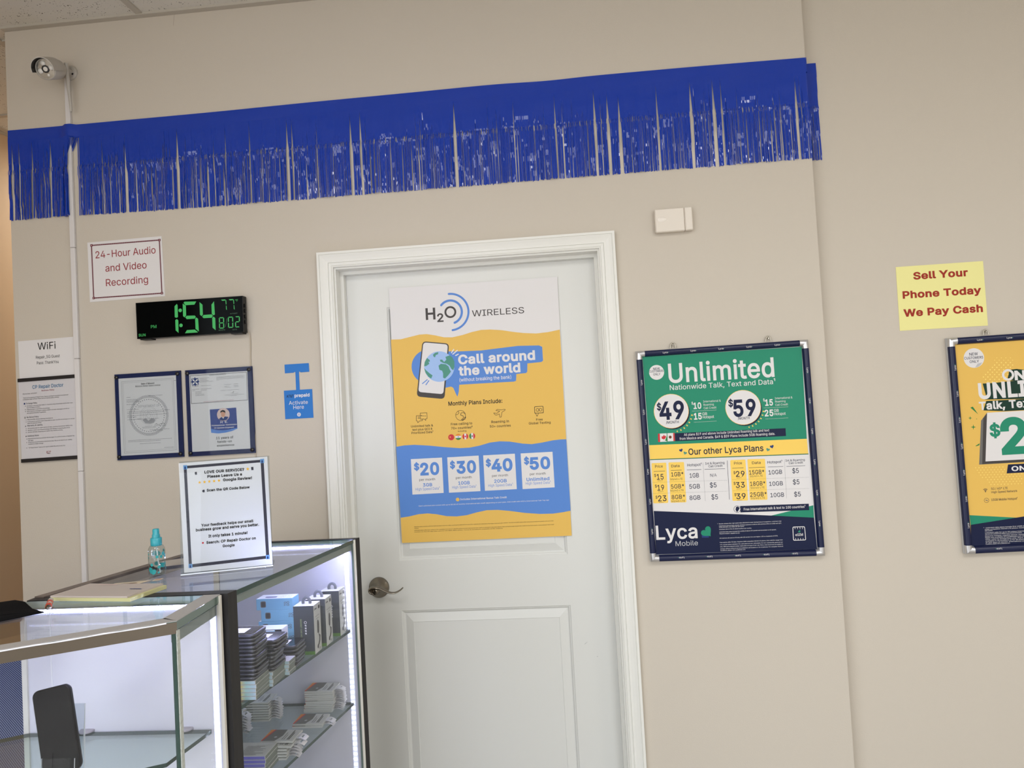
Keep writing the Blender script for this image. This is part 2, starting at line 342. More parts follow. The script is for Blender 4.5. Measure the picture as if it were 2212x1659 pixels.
# measured artwork: origin, in-plane angle, outline and printed items, in millimetres
PR={}
PR['wireless']=dict(o=(0.0277,0.0710,1.5363),a=0.0009,q=[(-302.6, 456.0), (303.2, 454.9), (301.2, -454.9), (-301.7, -456.0)],i=[
('P',((-304.6,271.0),(-268.6,270.0),(-231.3,276.9),(-200.9,282.3),(-174.1,282.5),(-144.4,276.3),(-111.5,266.9),(-81.7,265.0),(-44.8,270.9),(-11.3,279.3),(22.1,284.7),(55.1,284.2),(97.6,278.8),(136.5,270.4),(172.2,264.1),(217.6,259.5),(260.1,261.7),(301.7,267.8),(301.2,-454.9),(-301.7,-456.0)),'yel',1),
('P',((-305.6,-113.7),(-275.5,-110.2),(-239.1,-110.0),(-184.8,-115.7),(-130.9,-123.8),(-77.1,-130.2),(-41.1,-130.2),(-4.9,-125.0),(31.4,-116.2),(67.3,-113.5),(102.8,-116.4),(148.5,-125.9),(180.3,-129.3),(215.9,-125.8),(255.1,-119.8),(283.4,-118.1),(301.7,-118.7),(302.2,-368.2),(275.6,-372.3),(240.3,-375.7),(194.5,-374.7),(141.8,-368.8),(89.1,-359.5),(46.7,-354.1),(7.5,-353.4),(-28.6,-359.5),(-64.9,-367.8),(-101.0,-370.5),(-136.8,-367.9),(-172.5,-359.6),(-204.8,-355.3),(-237.5,-356.7),(-270.5,-363.1),(-302.3,-366.3)),'hblue',2),
('T', 'H', -173.7, -138.6, 334.6, 40.87, 'dark', 1.2, 3),
('T', '2', -132.8, -110.1, 323.6, 29.75, 'dark', 1.2, 3),
('A',-84.1,355.7,17.89,0,360,6.96,'dark',2),
('A',-84.1,355.7,41.42,140,-71,7.95,'hblue',2),
('A',-84.1,355.7,65.28,92,-86,7.29,'hblue',2),
('T', 'WIRELESS', -6.6, 179.4, 334.4, 21.87, 'dark', 0.1, 3),
('D',-173.6,165.8,61.16,'hblue',2),
('P',((-147.4,218.7),(-61.2,213.3),(18.1,211.6),(84.2,215.7),(150.0,219.7),(224.9,216.6),(236.0,211.0),(236.5,162.1),(230.3,157.6),(180.7,155.7),(178.4,126.5),(173.9,121.9),(139.5,120.7),(137.2,97.0),(129.8,94.2),(44.6,94.6),(-66.0,94.6),(-69.1,69.2),(-74.9,52.4),(-80.0,63.2),(-88.1,85.0),(-96.1,89.8),(-116.2,86.7),(-166.8,104.5)),'hblue',2),
('Q',((-190.4,257.8),(-94.5,243.4),(-121.7,46.6),(-221.9,61.5)),14.9,'dark',3),
('Q',((-187.3,253.6),(-99.0,240.4),(-125.1,64.2),(-215.0,77.6)),11.6,'paper',4),
('D',-134.4,163.5,54.55,'lblue',5),
('P',((-136.9,166.9),(-128.2,173.0),(-110.1,170.2),(-100.6,161.4),(-97.8,151.4),(-93.3,142.9),(-103.9,130.3),(-116.1,119.6),(-122.6,123.2),(-121.8,138.0),(-124.6,148.0),(-134.3,151.9)),'hgreen',6),
('P',((-110.3,196.6),(-95.1,201.2),(-85.5,193.4),(-79.1,178.2),(-80.1,158.5),(-84.7,147.3),(-91.1,152.6),(-97.1,164.5),(-106.7,171.7),(-119.7,175.8),(-129.4,181.3),(-130.7,188.0),(-122.4,187.5),(-116.2,178.8),(-107.5,186.5)),'hgreen',6),
('P',((-189.5,161.9),(-182.6,153.2),(-169.9,140.9),(-160.3,133.7),(-165.9,122.5),(-175.5,129.7),(-184.8,143.4)),'hgreen',6),
('P',((-176.9,197.4),(-167.4,188.6),(-167.7,182.0),(-172.6,183.9),(-169.7,175.5),(-181.8,168.0),(-189.1,168.4),(-186.0,183.1)),'hgreen',6),
('P',((-154.7,207.6),(-146.0,213.7),(-135.3,215.3),(-136.3,208.1),(-144.8,205.3),(-147.9,197.3),(-153.4,200.9)),'hgreen',6),
('L',((-88.0,210.0),(-79.0,221.7)),3.64,'paper',4),
('L',((-83.3,204.8),(-66.0,217.5)),3.64,'paper',4),
('L',((-73.6,199.3),(-63.4,203.6)),3.64,'paper',4),
('L',((-198.4,106.3),(-180.1,119.4)),3.31,'hblue',6),
('L',((-186.0,101.3),(-174.6,115.5)),3.31,'hblue',6),
('T', 'Call around', -65.3, 209.1, 168.4, 32.4, 'paper', 2, 3),
('T', 'the world', -65.9, 154.6, 128.0, 32.4, 'paper', 2, 3),
('T', '(without breaking the bank)', -64.4, 120.6, 105.6, 12.23, 'paper', 0.4, 3),
('T', 'Monthly Plans Include:', -108.8, 84.3, 22.3, 14.55, 'ink', 1, 3),
('L',((-206.0,-7.1),(-226.4,-7.1),(-227.3,-25.0),(-223.0,-26.6),(-222.6,-32.4),(-215.7,-26.3),(-205.5,-25.4),(-204.8,-19.7)),1.48,'ink',2),
('L',((-212.1,1.5),(-188.1,1.6),(-188.0,-18.9),(-193.5,-19.6),(-193.1,-25.4),(-199.4,-20.0),(-212.1,-20.4),(-212.1,1.5)),1.48,'ink',2),
('L',((-221.1,-11.7),(-213.9,-11.7)),1.44,'ink',2),
('L',((-221.4,-16.3),(-214.1,-16.4)),1.44,'ink',2),
('D',-206.1,-8.9,1.48,'ink',2),
('D',-200.3,-9.2,1.48,'ink',2),
('D',-194.5,-9.6,1.48,'ink',2),
('A',-67.2,-14.4,17.53,0,360,1.4,'ink',2),
('L',((-75.4,1.0),(-72.2,-5.6),(-77.9,-10.6),(-83.3,-11.4)),1.44,'ink',2),
('L',((-65.0,-6.0),(-55.9,-4.7),(-51.5,-10.3)),1.44,'ink',2),
('L',((-65.0,-6.0),(-66.5,-13.8),(-58.3,-16.4),(-57.0,-24.3),(-64.4,-29.2),(-61.0,-33.0),(-51.8,-28.1),(-48.9,-21.2),(-53.3,-22.7)),1.8,'ink',2),
('L',((51.5,-12.5),(62.1,-14.8),(73.2,-7.3),(59.8,-4.0),(64.6,-0.7),(80.6,-3.4),(87.8,-1.7),(93.1,-2.3),(91.2,-5.8),(80.9,-11.2),(77.4,-28.1),(72.7,-28.9),(70.9,-17.1),(59.9,-20.8),(54.7,-18.0),(51.5,-12.5)),1.4,'ink',2),
('Q',((195.9,2.2),(227.9,2.5),(228.2,-22.3),(195.6,-22.6)),3.6,'ink',2),
('Q',((197.6,0.3),(226.0,0.9),(226.5,-20.4),(197.5,-20.9)),2.5,'yel',3),
('L',((199.8,-22.8),(204.2,-32.6),(209.8,-22.3)),1.44,'ink',3),
('A',206.9,-10.5,5.05,0,360,1.44,'ink',4),
('A',217.6,-10.4,4.9,0,360,1.4,'ink',4),
('T', 'Unlimited talk &', -247.8, -167.8, -47.7, 7.57, 'ink', 0.6, 3),
('T', 'text plus QCI 8', -243.7, -171.7, -59.9, 7.57, 'ink', 0.6, 3),
('T', 'Prioritized Data¹', -247.2, -169.0, -71.2, 7.57, 'ink', 0.6, 3),
('T', 'Free calling to', -103.4, -27.0, -48.1, 8.52, 'ink', 0.6, 3),
('T', '70+ countries²', -103.4, -26.7, -62.5, 8.29, 'ink', 0.6, 3),
('T', 'including', -80.1, -49.5, -72.2, 4.33, 'ink', 0.6, 3),
('T', 'Roaming in', 41.2, 103.8, -48.1, 8.65, 'ink', 0.6, 3),
('T', '50+ countries', 35.0, 109.3, -63.4, 8.29, 'ink', 0.6, 3),
('T', 'Free', 200.1, 223.2, -48.0, 7.93, 'ink', 0.6, 3),
('T', 'Global Texting', 173.6, 250.4, -60.0, 7.93, 'ink', 0.6, 3),
('G',-104.9,-90.2,10.8,'h',('red','red','red'),2),
('G',-79.6,-90.1,10.8,'h',('orange','paper','fgreen'),2),
('G',-54.4,-90.0,10.5,'v',('red','paper','red'),2),
('G',-29.6,-89.9,10.8,'v',('fgreen','paper','red'),2),
('D',-54.4,-90.0,2.88,'red',3),
('D',-29.6,-89.9,2.52,'brown',3),
('D',-79.6,-90.1,2.1,'hblue',3),
('D',-108.5,-89.3,2.16,'yel',3),
('P',((-254.4,-160.4),(-141.9,-160.3),(-142.5,-285.6),(-255.2,-286.4)),'paper',3),
('P',((-123.2,-160.6),(-10.5,-159.9),(-10.9,-285.4),(-123.4,-285.8)),'paper',3),
('P',((5.7,-160.0),(118.2,-159.7),(118.2,-284.3),(5.2,-285.0)),'paper',3),
('P',((138.8,-160.0),(251.0,-159.7),(251.5,-284.3),(138.7,-285.3)),'paper',3),
('T', '$', -244.8, -225.5, -199.0, 23.8, 'hblue', 2.2, 4),
('T', '20', -222.9, -154.1, -217.9, 42.55, 'hblue', 2.2, 4),
('T', '$', -115.1, -96.7, -199.2, 23.8, 'hblue', 2.2, 4),
('T', '30', -92.0, -21.9, -217.9, 42.55, 'hblue', 2.2, 4),
('T', '$', 13.2, 31.8, -198.4, 23.77, 'hblue', 2.2, 4),
('T', '40', 32.9, 107.8, -217.1, 42.5, 'hblue', 2.2, 4),
('T', '$', 148.7, 167.1, -197.6, 23.14, 'hblue', 2.2, 4),
('T', '50', 168.2, 240.7, -216.6, 41.37, 'hblue', 2.2, 4),
('T', 'per month', -227.7, -170.7, -239.2, 8.29, 'ink', 0, 4),
('T', 'per month', -96.0, -39.9, -238.4, 8.29, 'ink', 0, 4),
('T', 'per month', 33.6, 89.6, -237.5, 8.06, 'ink', 0, 4),
('T', 'per month', 167.0, 222.5, -238.0, 8.06, 'ink', 0, 4),
('T', '3GB', -215.7, -182.3, -259.7, 11.52, 'hblue', 1.2, 4),
('T', '10GB', -88.5, -47.5, -259.1, 11.52, 'hblue', 1.2, 4),
('T', '20GB', 39.6, 84.1, -258.2, 11.2, 'hblue', 1.2, 4),
('T', 'Unlimited', 154.1, 234.7, -258.0, 11.54, 'hblue', 1.2, 4),
('T', 'High Speed Data¹', -242.9, -156.3, -272.8, 9.26, 'hblue', 0, 4),
('T', 'High Speed Data¹', -110.8, -24.5, -272.0, 9.01, 'hblue', 0, 4),
('T', 'High Speed Data¹', 18.1, 104.7, -271.8, 9.01, 'hblue', 0, 4),
('T', 'High Speed Data¹', 150.9, 238.2, -270.6, 9.01, 'hblue', 0, 4),
('D',-93.8,-311.3,6.49,'yel',3),
('T', 'Includes International Bonus Talk Credit', -84.6, 81.0, -313.9, 6.13, 'paper', 0.8, 3),
('T', "Each unlimited plan comes with up to $5.00 of monthly international talk credit depending on your plan. Add credit with H2O's International Talk Top Up!", -234.2, 228.8, -329.7, 3.97, 'paper', 0.3, 3),
('T', 'Monthly plans include unlimited talk and text in the U.S. After reaching the data limit on your plan, speeds are reduced to 256 kbps until your plan renews. The $20 and $30 plans offer tethering at reduced speeds until your plan', -254.4, 240.5, -402.0, 2.88, 'ink', 0.2, 3),
('T', 'renews.', -254.7, -238.3, -407.4, 2.96, 'ink', 0.2, 3),
('T', "Unlimited plans offer free calling to 70+ countries from the U.S. Monthly plans include international talk credit as indicated in the table above. New activations get double the credit for the first month's International Talk Credit", -255.1, 241.5, -415.0, 2.88, 'ink', 0.2, 3),
('T', 'renews on the 30 day plan and for the $40, $50, plans. Terms & Conditions available at the website', -255.4, 60.9, -420.4, 2.88, 'ink', 0.2, 3)])
PR['lyca']=dict(o=(0.8672,-0.0130,1.3532),a=0.0030,q=[(-285.1, 353.0), (280.5, 356.0), (285.5, -356.0), (-280.9, -353.0), (-263.3, 332.5), (259.3, 333.4), (262.9, -334.3), (-260.2, -330.5)],i=[
('P',((-263.3,332.5),(259.3,333.4),(255.4,27.0),(-259.9,32.9)),'lgreen',1),
('P',((-259.8,35.0),(255.5,28.5),(256.5,-21.1),(-260.1,-13.5)),'lyel',2),
('L',((-260.1,-13.5),(256.5,-21.7)),2.71,'dgreen',3),
('T', 'Unlimited', -180.9, 166.0, 241.0, 63.64, 'paper', 0.9, 3),
('T', 'Nationwide Talk, Text and Data¹', -179.5, 166.7, 215.8, 16.54, 'paper', 0.3, 3),
('D',-219.7,278.1,24.96,'paper',2),
('T', 'NEW', -230.2, -208.4, 286.8, 7.82, 'navy', 0.5, 3),
('T', 'CUSTOMERS', -243.7, -196.7, 278.7, 7.46, 'navy', 0.5, 3),
('T', 'ONLY', -231.1, -207.4, 268.1, 7.22, 'navy', 0.5, 3),
('A',-177.4,141.8,66.79,-12,-78,4.97,'lyel',2),
('A',-177.4,141.8,66.79,-16,-20,5.59,'lgreen',3),
('A',-177.4,141.8,66.79,-27,-31,5.59,'lgreen',3),
('A',-177.4,141.8,66.79,-38,-42,5.59,'lgreen',3),
('A',-177.4,141.8,66.79,-49,-53,5.59,'lgreen',3),
('A',-177.4,141.8,66.79,-60,-64,5.59,'lgreen',3),
('A',-177.4,141.8,66.79,-71,-75,5.59,'lgreen',3),
('D',-175.6,140.5,57.13,'navy',3),
('D',-179.6,145.0,57.93,'lyel',4),
('D',-179.6,145.0,56.73,'paper',5),
('A',58.8,140.5,64.64,-12,-78,4.81,'lyel',2),
('A',58.8,140.5,64.64,-16,-20,5.41,'lgreen',3),
('A',58.8,140.5,64.64,-27,-31,5.41,'lgreen',3),
('A',58.8,140.5,64.64,-38,-42,5.41,'lgreen',3),
('A',58.8,140.5,64.64,-49,-53,5.41,'lgreen',3),
('A',58.8,140.5,64.64,-60,-64,5.41,'lgreen',3),
('A',58.8,140.5,64.64,-71,-75,5.41,'lgreen',3),
('D',60.6,139.1,57.03,'navy',3),
('D',56.7,143.7,58.03,'lyel',4),
('D',56.7,143.7,56.83,'paper',5),
('T', '$', -226.6, -211.9, 151.0, 22.85, 'navy', 1.4, 6),
('T', '49', -219.2, -137.1, 119.4, 58.93, 'navy', 1.6, 6),
('T', '/MONTH', -199.7, -157.0, 103.6, 8.7, 'navy', 0.6, 6),
('T', '$', 9.2, 24.8, 149.5, 22.85, 'navy', 1.4, 6),
('T', '59', 24.1, 97.7, 116.1, 54.72, 'navy', 1.6, 6),
('T', '/MONTH', 36.8, 75.3, 103.8, 8.42, 'navy', 0.6, 6),
('T', '$', -111.3, -105.9, 163.6, 8.4, 'paper', 0.8, 3),
('T', '10', -105.3, -79.5, 148.5, 20.45, 'paper', 1.6, 3),
('T', 'International &', -72.2, -14.7, 167.6, 6.9, 'paper', 0, 3),
('T', 'Roaming', -72.0, -38.1, 156.6, 6.92, 'paper', 0, 3),
('T', 'Call Credit', -72.1, -30.6, 145.6, 6.92, 'paper', 0, 3),
('D',-109.5,141.0,0.75,'paper',2),
('D',-106.4,141.0,0.78,'paper',2),
('D',-103.2,140.9,0.75,'paper',2),
('D',-100.1,140.9,0.75,'paper',2),
('D',-97.0,140.9,0.75,'paper',2),
('D',-93.9,140.8,0.75,'paper',2),
('D',-90.8,140.8,0.78,'paper',2),
('D',-87.6,140.8,0.75,'paper',2),
('D',-84.5,140.7,0.75,'paper',2),
('D',-81.4,140.7,0.75,'paper',2),
('D',-78.3,140.7,0.75,'paper',2),
('D',-75.2,140.6,0.75,'paper',2),
('D',-72.1,140.6,0.78,'paper',2),
('D',-68.9,140.6,0.75,'paper',2),
('D',-65.8,140.5,0.75,'paper',2),
('D',-62.7,140.5,0.75,'paper',2),
('D',-59.6,140.5,0.75,'paper',2),
('D',-56.5,140.4,0.75,'paper',2),
('D',-53.4,140.4,0.75,'paper',2),
('D',-50.3,140.4,0.75,'paper',2),
('D',-47.2,140.3,0.78,'paper',2),
('D',-44.0,140.3,0.75,'paper',2),
('D',-40.9,140.3,0.75,'paper',2),
('D',-37.8,140.2,0.75,'paper',2),
('D',-34.7,140.2,0.75,'paper',2),
('D',-31.6,140.2,0.75,'paper',2),
('T', '15', -106.1, -80.3, 113.0, 21.05, 'paper', 1.6, 3),
('T', 'GB', -78.0, -62.2, 125.4, 9.32, 'paper', 0.4, 3),
('T', 'Hotspot', -77.2, -40.3, 114.5, 9.32, 'paper', 0.4, 3),
('D',-106.1,103.8,0.75,'paper',2),
('D',-103.0,103.7,0.75,'paper',2),
('D',-99.9,103.7,0.78,'paper',2),
('D',-96.7,103.7,0.75,'paper',2),
('D',-93.6,103.7,0.75,'paper',2),
('D',-90.4,103.7,0.75,'paper',2),
('D',-87.3,103.7,0.75,'paper',2),
('D',-84.2,103.6,0.75,'paper',2),
('D',-81.0,103.6,0.75,'paper',2),
('D',-77.9,103.6,0.75,'paper',2),
('D',-74.8,103.6,0.78,'paper',2),
('D',-71.6,103.6,0.75,'paper',2),
('D',-68.5,103.6,0.75,'paper',2),
('D',-65.4,103.5,0.78,'paper',2),
('D',-62.2,103.5,0.75,'paper',2),
('D',-59.1,103.5,0.75,'paper',2),
('D',-56.0,103.5,0.78,'paper',2),
('D',-52.8,103.5,0.75,'paper',2),
('D',-49.7,103.5,0.75,'paper',2),
('D',-46.6,103.4,0.75,'paper',2),
('D',-43.4,103.4,0.75,'paper',2),
('D',-40.3,103.4,0.75,'paper',2),
('D',-37.2,103.4,0.75,'paper',2),
('D',-34.1,103.4,0.78,'paper',2),
('T', '$', 123.2, 128.6, 160.6, 8.4, 'paper', 0.8, 3),
('T', '15', 129.1, 154.5, 145.6, 20.45, 'paper', 1.6, 3),
('T', 'International &', 161.8, 218.4, 164.6, 6.92, 'paper', 0, 3),
('T', 'Roaming', 161.9, 195.3, 153.7, 6.92, 'paper', 0, 3),
('T', 'Call Credit', 161.8, 202.6, 142.8, 6.67, 'paper', 0, 3),
('D',125.0,138.2,0.75,'paper',2),
('D',128.1,138.1,0.73,'paper',2),
('D',131.1,138.1,0.75,'paper',2),
('D',134.2,138.1,0.75,'paper',2),
('D',137.3,138.0,0.73,'paper',2),
('D',140.3,138.0,0.75,'paper',2),
('D',143.4,138.0,0.75,'paper',2),
('D',146.5,137.9,0.75,'paper',2),
('D',149.5,137.9,0.75,'paper',2),
('D',152.6,137.9,0.75,'paper',2),
('D',155.7,137.8,0.75,'paper',2),
('D',158.8,137.8,0.73,'paper',2),
('D',161.8,137.8,0.75,'paper',2),
('D',164.9,137.7,0.75,'paper',2),
('D',168.0,137.7,0.73,'paper',2),
('D',171.0,137.7,0.75,'paper',2),
('D',174.1,137.6,0.75,'paper',2),
('D',177.1,137.6,0.75,'paper',2),
('D',180.2,137.6,0.75,'paper',2),
('D',183.3,137.5,0.73,'paper',2),
('D',186.3,137.5,0.75,'paper',2),
('D',189.4,137.5,0.75,'paper',2),
('D',192.5,137.5,0.73,'paper',2),
('D',195.5,137.4,0.75,'paper',2),
('D',198.6,137.4,0.73,'paper',2),
('D',201.6,137.4,0.75,'paper',2),
('T', '25', 125.2, 153.6, 110.6, 21.05, 'paper', 1.6, 3),
('T', 'GB', 155.9, 171.4, 122.8, 9.32, 'paper', 0.4, 3),
('T', 'Hotspot', 156.7, 193.0, 111.8, 9.0, 'paper', 0.4, 3),
('D',128.1,101.2,0.75,'paper',2),
('D',131.2,101.2,0.75,'paper',2),
('D',134.3,101.2,0.75,'paper',2),
('D',137.4,101.2,0.75,'paper',2),
('D',140.5,101.2,0.75,'paper',2),
('D',143.6,101.1,0.75,'paper',2),
('D',146.7,101.1,0.75,'paper',2),
('D',149.8,101.1,0.75,'paper',2),
('D',152.9,101.1,0.73,'paper',2),
('D',156.0,101.1,0.73,'paper',2),
('D',159.0,101.1,0.75,'paper',2),
('D',162.1,101.0,0.75,'paper',2),
('D',165.2,101.0,0.75,'paper',2),
('D',168.3,101.0,0.75,'paper',2),
('D',171.4,101.0,0.75,'paper',2),
('D',174.5,101.0,0.73,'paper',2),
('D',177.5,101.0,0.75,'paper',2),
('D',180.6,100.9,0.75,'paper',2),
('D',183.7,100.9,0.75,'paper',2),
('D',186.8,100.9,0.75,'paper',2),
('D',189.9,100.9,0.73,'paper',2),
('D',193.0,100.9,0.73,'paper',2),
('D',196.0,100.9,0.75,'paper',2),
('D',199.1,100.8,0.75,'paper',2),
('P',((-172.8,70.5),(189.4,67.2),(189.1,41.3),(-173.0,43.6)),'navy',2),
('P',((-228.3,72.0),(-199.6,71.9),(-199.9,44.1),(-229.5,44.2)),'paper',3),
('P',((-228.3,72.0),(-222.2,71.9),(-222.8,44.2),(-229.5,44.2)),'red',4),
('P',((-209.0,67.8),(-206.3,63.0),(-201.3,63.7),(-204.3,55.2),(-209.1,52.4),(-209.4,47.8),(-210.6,52.5),(-216.6,54.3),(-217.6,62.1),(-212.4,62.4)),'red',4),
('P',((-197.2,71.8),(-173.4,71.7),(-173.6,44.3),(-198.0,44.4)),'paper',3),
('P',((-178.2,71.7),(-173.4,71.7),(-173.6,44.3),(-178.8,44.2)),'red',4),
('D',-188.6,58.4,4.97,'brown',4),
('P',((-206.4,47.6),(-197.5,67.2),(-198.3,44.4)),'fgreen',4),
('T', 'All plans $19 and above include Unlimited Roaming talk and text', -143.0, 136.3, 59.8, 8.12, 'paper', 0.3, 3),
('T', 'from Mexico and Canada. $49 & $59 Plans include 5GB Roaming data.', -158.1, 154.2, 47.2, 8.39, 'paper', 0.4, 3),
('T', 'Our other Lyca Plans', -131.9, 113.4, -4.0, 20.41, 'navy', 0.8, 3),
('P',((-156.3,14.3),(-156.3,14.8),(-156.0,16.1),(-154.8,17.3),(-153.1,17.7),(-151.3,17.0),(-150.3,15.5),(-150.5,13.5),(-151.6,11.4),(-152.9,9.4),(-154.0,7.7),(-154.4,6.5),(-154.4,6.1),(-154.6,6.5),(-155.5,7.3),(-157.1,8.4),(-159.2,9.4),(-161.1,10.8),(-162.1,12.4),(-162.0,14.3),(-160.7,15.8),(-159.0,16.3),(-157.4,15.7),(-156.5,14.8)),'hnavy',3),
('P',((-142.2,4.2),(-141.9,4.7),(-141.0,5.4),(-139.4,5.8),(-137.9,5.2),(-136.9,3.7),(-136.9,1.9),(-138.1,0.4),(-140.1,-0.7),(-142.2,-1.5),(-143.9,-2.3),(-144.8,-3.0),(-145.0,-3.3),(-145.0,-2.9),(-145.2,-1.8),(-146.0,-0.1),(-147.1,2.0),(-147.8,4.0),(-147.7,5.9),(-146.6,7.3),(-144.9,7.8),(-143.3,7.2),(-142.3,6.0),(-142.1,4.7)),'hgreen',3),
('P',((128.4,1.2),(128.7,1.7),(129.7,2.5),(131.3,2.9),(132.9,2.2),(133.9,0.6),(133.9,-1.2),(132.7,-2.8),(130.6,-3.9),(128.4,-4.7),(126.7,-5.5),(125.7,-6.3),(125.5,-6.6),(125.5,-6.2),(125.3,-5.0),(124.5,-3.2),(123.4,-1.1),(122.6,1.0),(122.7,3.0),(123.9,4.4),(125.7,4.9),(127.4,4.3),(128.3,3.0),(128.5,1.7)),'hgreen',3),
('P',((140.8,10.7),(140.8,11.3),(141.2,12.6),(142.4,13.9),(144.2,14.3),(146.0,13.6),(147.0,11.9),(146.8,9.9),(145.7,7.7),(144.3,5.6),(143.2,3.9),(142.8,2.6),(142.8,2.2),(142.6,2.6),(141.7,3.5),(139.9,4.5),(137.8,5.7),(135.8,7.0),(134.8,8.8),(135.0,10.7),(136.3,12.2),(138.1,12.8),(139.7,12.2),(140.6,11.2)),'hnavy',3),
('P',((-260.2,-14.9),(256.4,-22.2),(260.4,-231.3),(124.2,-218.1),(-258.9,-185.1)),'paper',1),
('P',((124.2,-218.1),(260.9,-190.6),(260.4,-231.9)),'lgreen',2),
('P',((-258.9,-185.1),(124.2,-218.1),(260.4,-231.3),(262.9,-334.3),(-260.2,-330.5)),'navy',3),
('Q',((-256.0,-25.3),(-207.1,-26.0),(-209.1,-160.7),(-258.5,-159.9)),3.7,'lyel',2),
('Q',((-199.8,-25.8),(-148.7,-26.9),(-149.3,-161.4),(-201.5,-160.5)),3.6,'lyel',2),
('Q',((3.0,-28.7),(52.5,-29.1),(52.3,-164.9),(1.7,-164.0)),3.6,'lyel',2),
('Q',((58.9,-28.5),(116.2,-30.0),(115.3,-165.5),(57.8,-164.2)),3.5,'lyel',2),
('T', 'Price', -245.1, -219.7, -41.5, 9.01, 'navy', 0.4, 3),
('T', 'Data', -191.4, -164.1, -42.8, 8.72, 'navy', 0.4, 3),
('T', 'Hotspot¹', -138.5, -91.2, -42.5, 8.99, 'navy', 0.4, 3),
('T', 'Int & Roaming', -78.9, -16.4, -39.5, 7.46, 'navy', 0.4, 3),
('T', 'Call Credit', -69.2, -23.1, -49.1, 7.22, 'navy', 0.4, 3),
('T', 'Price', 14.9, 40.4, -44.2, 8.7, 'navy', 0.4, 3),
('T', 'Data', 73.3, 101.1, -45.8, 8.7, 'navy', 0.4, 3),
('T', 'Hotspot¹', 123.5, 171.1, -46.4, 8.43, 'navy', 0.4, 3),
('T', 'Int & Roaming', 181.8, 244.0, -43.0, 6.96, 'navy', 0.4, 3),
('T', 'Call Credit', 191.6, 237.5, -51.9, 6.98, 'navy', 0.4, 3),
('L',((-250.1,-53.4),(-213.5,-53.7)),1.2,'navy',3),
('L',((-193.6,-53.2),(-158.1,-53.8)),1.2,'navy',3),
('L',((-140.5,-54.1),(-93.5,-54.6)),1.24,'navy',3),
('L',((-82.3,-54.9),(-16.0,-56.2)),1.2,'navy',3),
('L',((8.1,-55.9),(44.1,-56.2)),1.2,'navy',3),
('L',((62.0,-57.1),(112.8,-57.9)),1.2,'navy',3),
('L',((123.9,-57.8),(173.0,-58.5)),1.16,'navy',3),
('L',((184.2,-58.8),(243.5,-59.5)),1.2,'navy',3),
('L',((-6.7,-29.7),(-7.8,-158.7)),1.2,'navy',2),
('D',-86.3,-33.2,0.6,'navy',3),
('D',-86.4,-35.8,0.62,'navy',3),
('D',-86.4,-38.3,0.6,'navy',3),
('D',-86.4,-40.9,0.6,'navy',3),
('D',-86.4,-43.5,0.6,'navy',3),
('D',-86.4,-46.0,0.6,'navy',3),
('D',-86.4,-48.6,0.6,'navy',3),
('D',-86.4,-51.2,0.6,'navy',3),
('D',-86.5,-53.7,0.62,'navy',3),
('D',-86.5,-56.3,0.6,'navy',3),
('D',-86.5,-58.9,0.6,'navy',3),
('D',-86.5,-61.5,0.6,'navy',3),
('D',-86.5,-64.0,0.6,'navy',3),
('D',-86.5,-66.6,0.6,'navy',3),
('D',-86.5,-69.2,0.6,'navy',3),
('D',-86.6,-71.7,0.62,'navy',3),
('D',-86.6,-74.3,0.6,'navy',3),
('D',-86.6,-76.8,0.6,'navy',3),
('D',-86.6,-79.4,0.6,'navy',3),
('D',-86.6,-82.0,0.6,'navy',3),
('D',-86.6,-84.5,0.6,'navy',3),
('D',-86.7,-87.1,0.62,'navy',3),
('D',-86.7,-89.7,0.6,'navy',3),
('D',-86.7,-92.2,0.6,'navy',3),
('D',-86.7,-94.8,0.6,'navy',3),
('D',-86.7,-97.4,0.6,'navy',3),
('D',-86.7,-99.9,0.6,'navy',3),
('D',-86.7,-102.5,0.6,'navy',3),
('D',-86.8,-105.1,0.62,'navy',3),
('D',-86.8,-107.6,0.6,'navy',3),
('D',-86.8,-110.2,0.6,'navy',3),
('D',-86.8,-112.8,0.6,'navy',3),
('D',-86.8,-115.3,0.6,'navy',3),
('D',-86.8,-117.9,0.6,'navy',3),
('D',-86.8,-120.4,0.6,'navy',3),
('D',-86.9,-123.0,0.62,'navy',3),
('D',-86.9,-125.6,0.6,'navy',3),
('D',-86.9,-128.1,0.6,'navy',3),
('D',-86.9,-130.7,0.6,'navy',3),
('D',-86.9,-133.3,0.6,'navy',3),
('D',-86.9,-135.8,0.6,'navy',3),
('D',-86.9,-138.4,0.6,'navy',3),
('D',-87.0,-140.9,0.62,'navy',3),
('D',-87.0,-143.5,0.6,'navy',3),
('D',-87.0,-146.1,0.6,'navy',3),
('D',-87.0,-148.6,0.6,'navy',3),
('D',-87.0,-151.2,0.6,'navy',3),
('D',-87.0,-153.7,0.6,'navy',3),
('D',-87.0,-156.3,0.6,'navy',3),
('D',-87.1,-158.9,0.6,'navy',3),
('D',178.4,-36.3,0.58,'navy',3),
('D',178.3,-38.9,0.6,'navy',3),
('D',178.3,-41.5,0.6,'navy',3),
('D',178.3,-44.0,0.58,'navy',3),
('D',178.2,-46.6,0.6,'navy',3),
('D',178.2,-49.2,0.6,'navy',3),
('D',178.2,-51.8,0.6,'navy',3),
('D',178.2,-54.3,0.58,'navy',3),
('D',178.1,-56.9,0.6,'navy',3),
('D',178.1,-59.5,0.6,'navy',3),
('D',178.1,-62.1,0.6,'navy',3),
('D',178.1,-64.6,0.58,'navy',3),
('D',178.0,-67.2,0.6,'navy',3),
('D',178.0,-69.8,0.6,'navy',3),
('D',178.0,-72.4,0.58,'navy',3),
('D',178.0,-74.9,0.58,'navy',3),
('D',177.9,-77.5,0.6,'navy',3),
('D',177.9,-80.1,0.6,'navy',3),
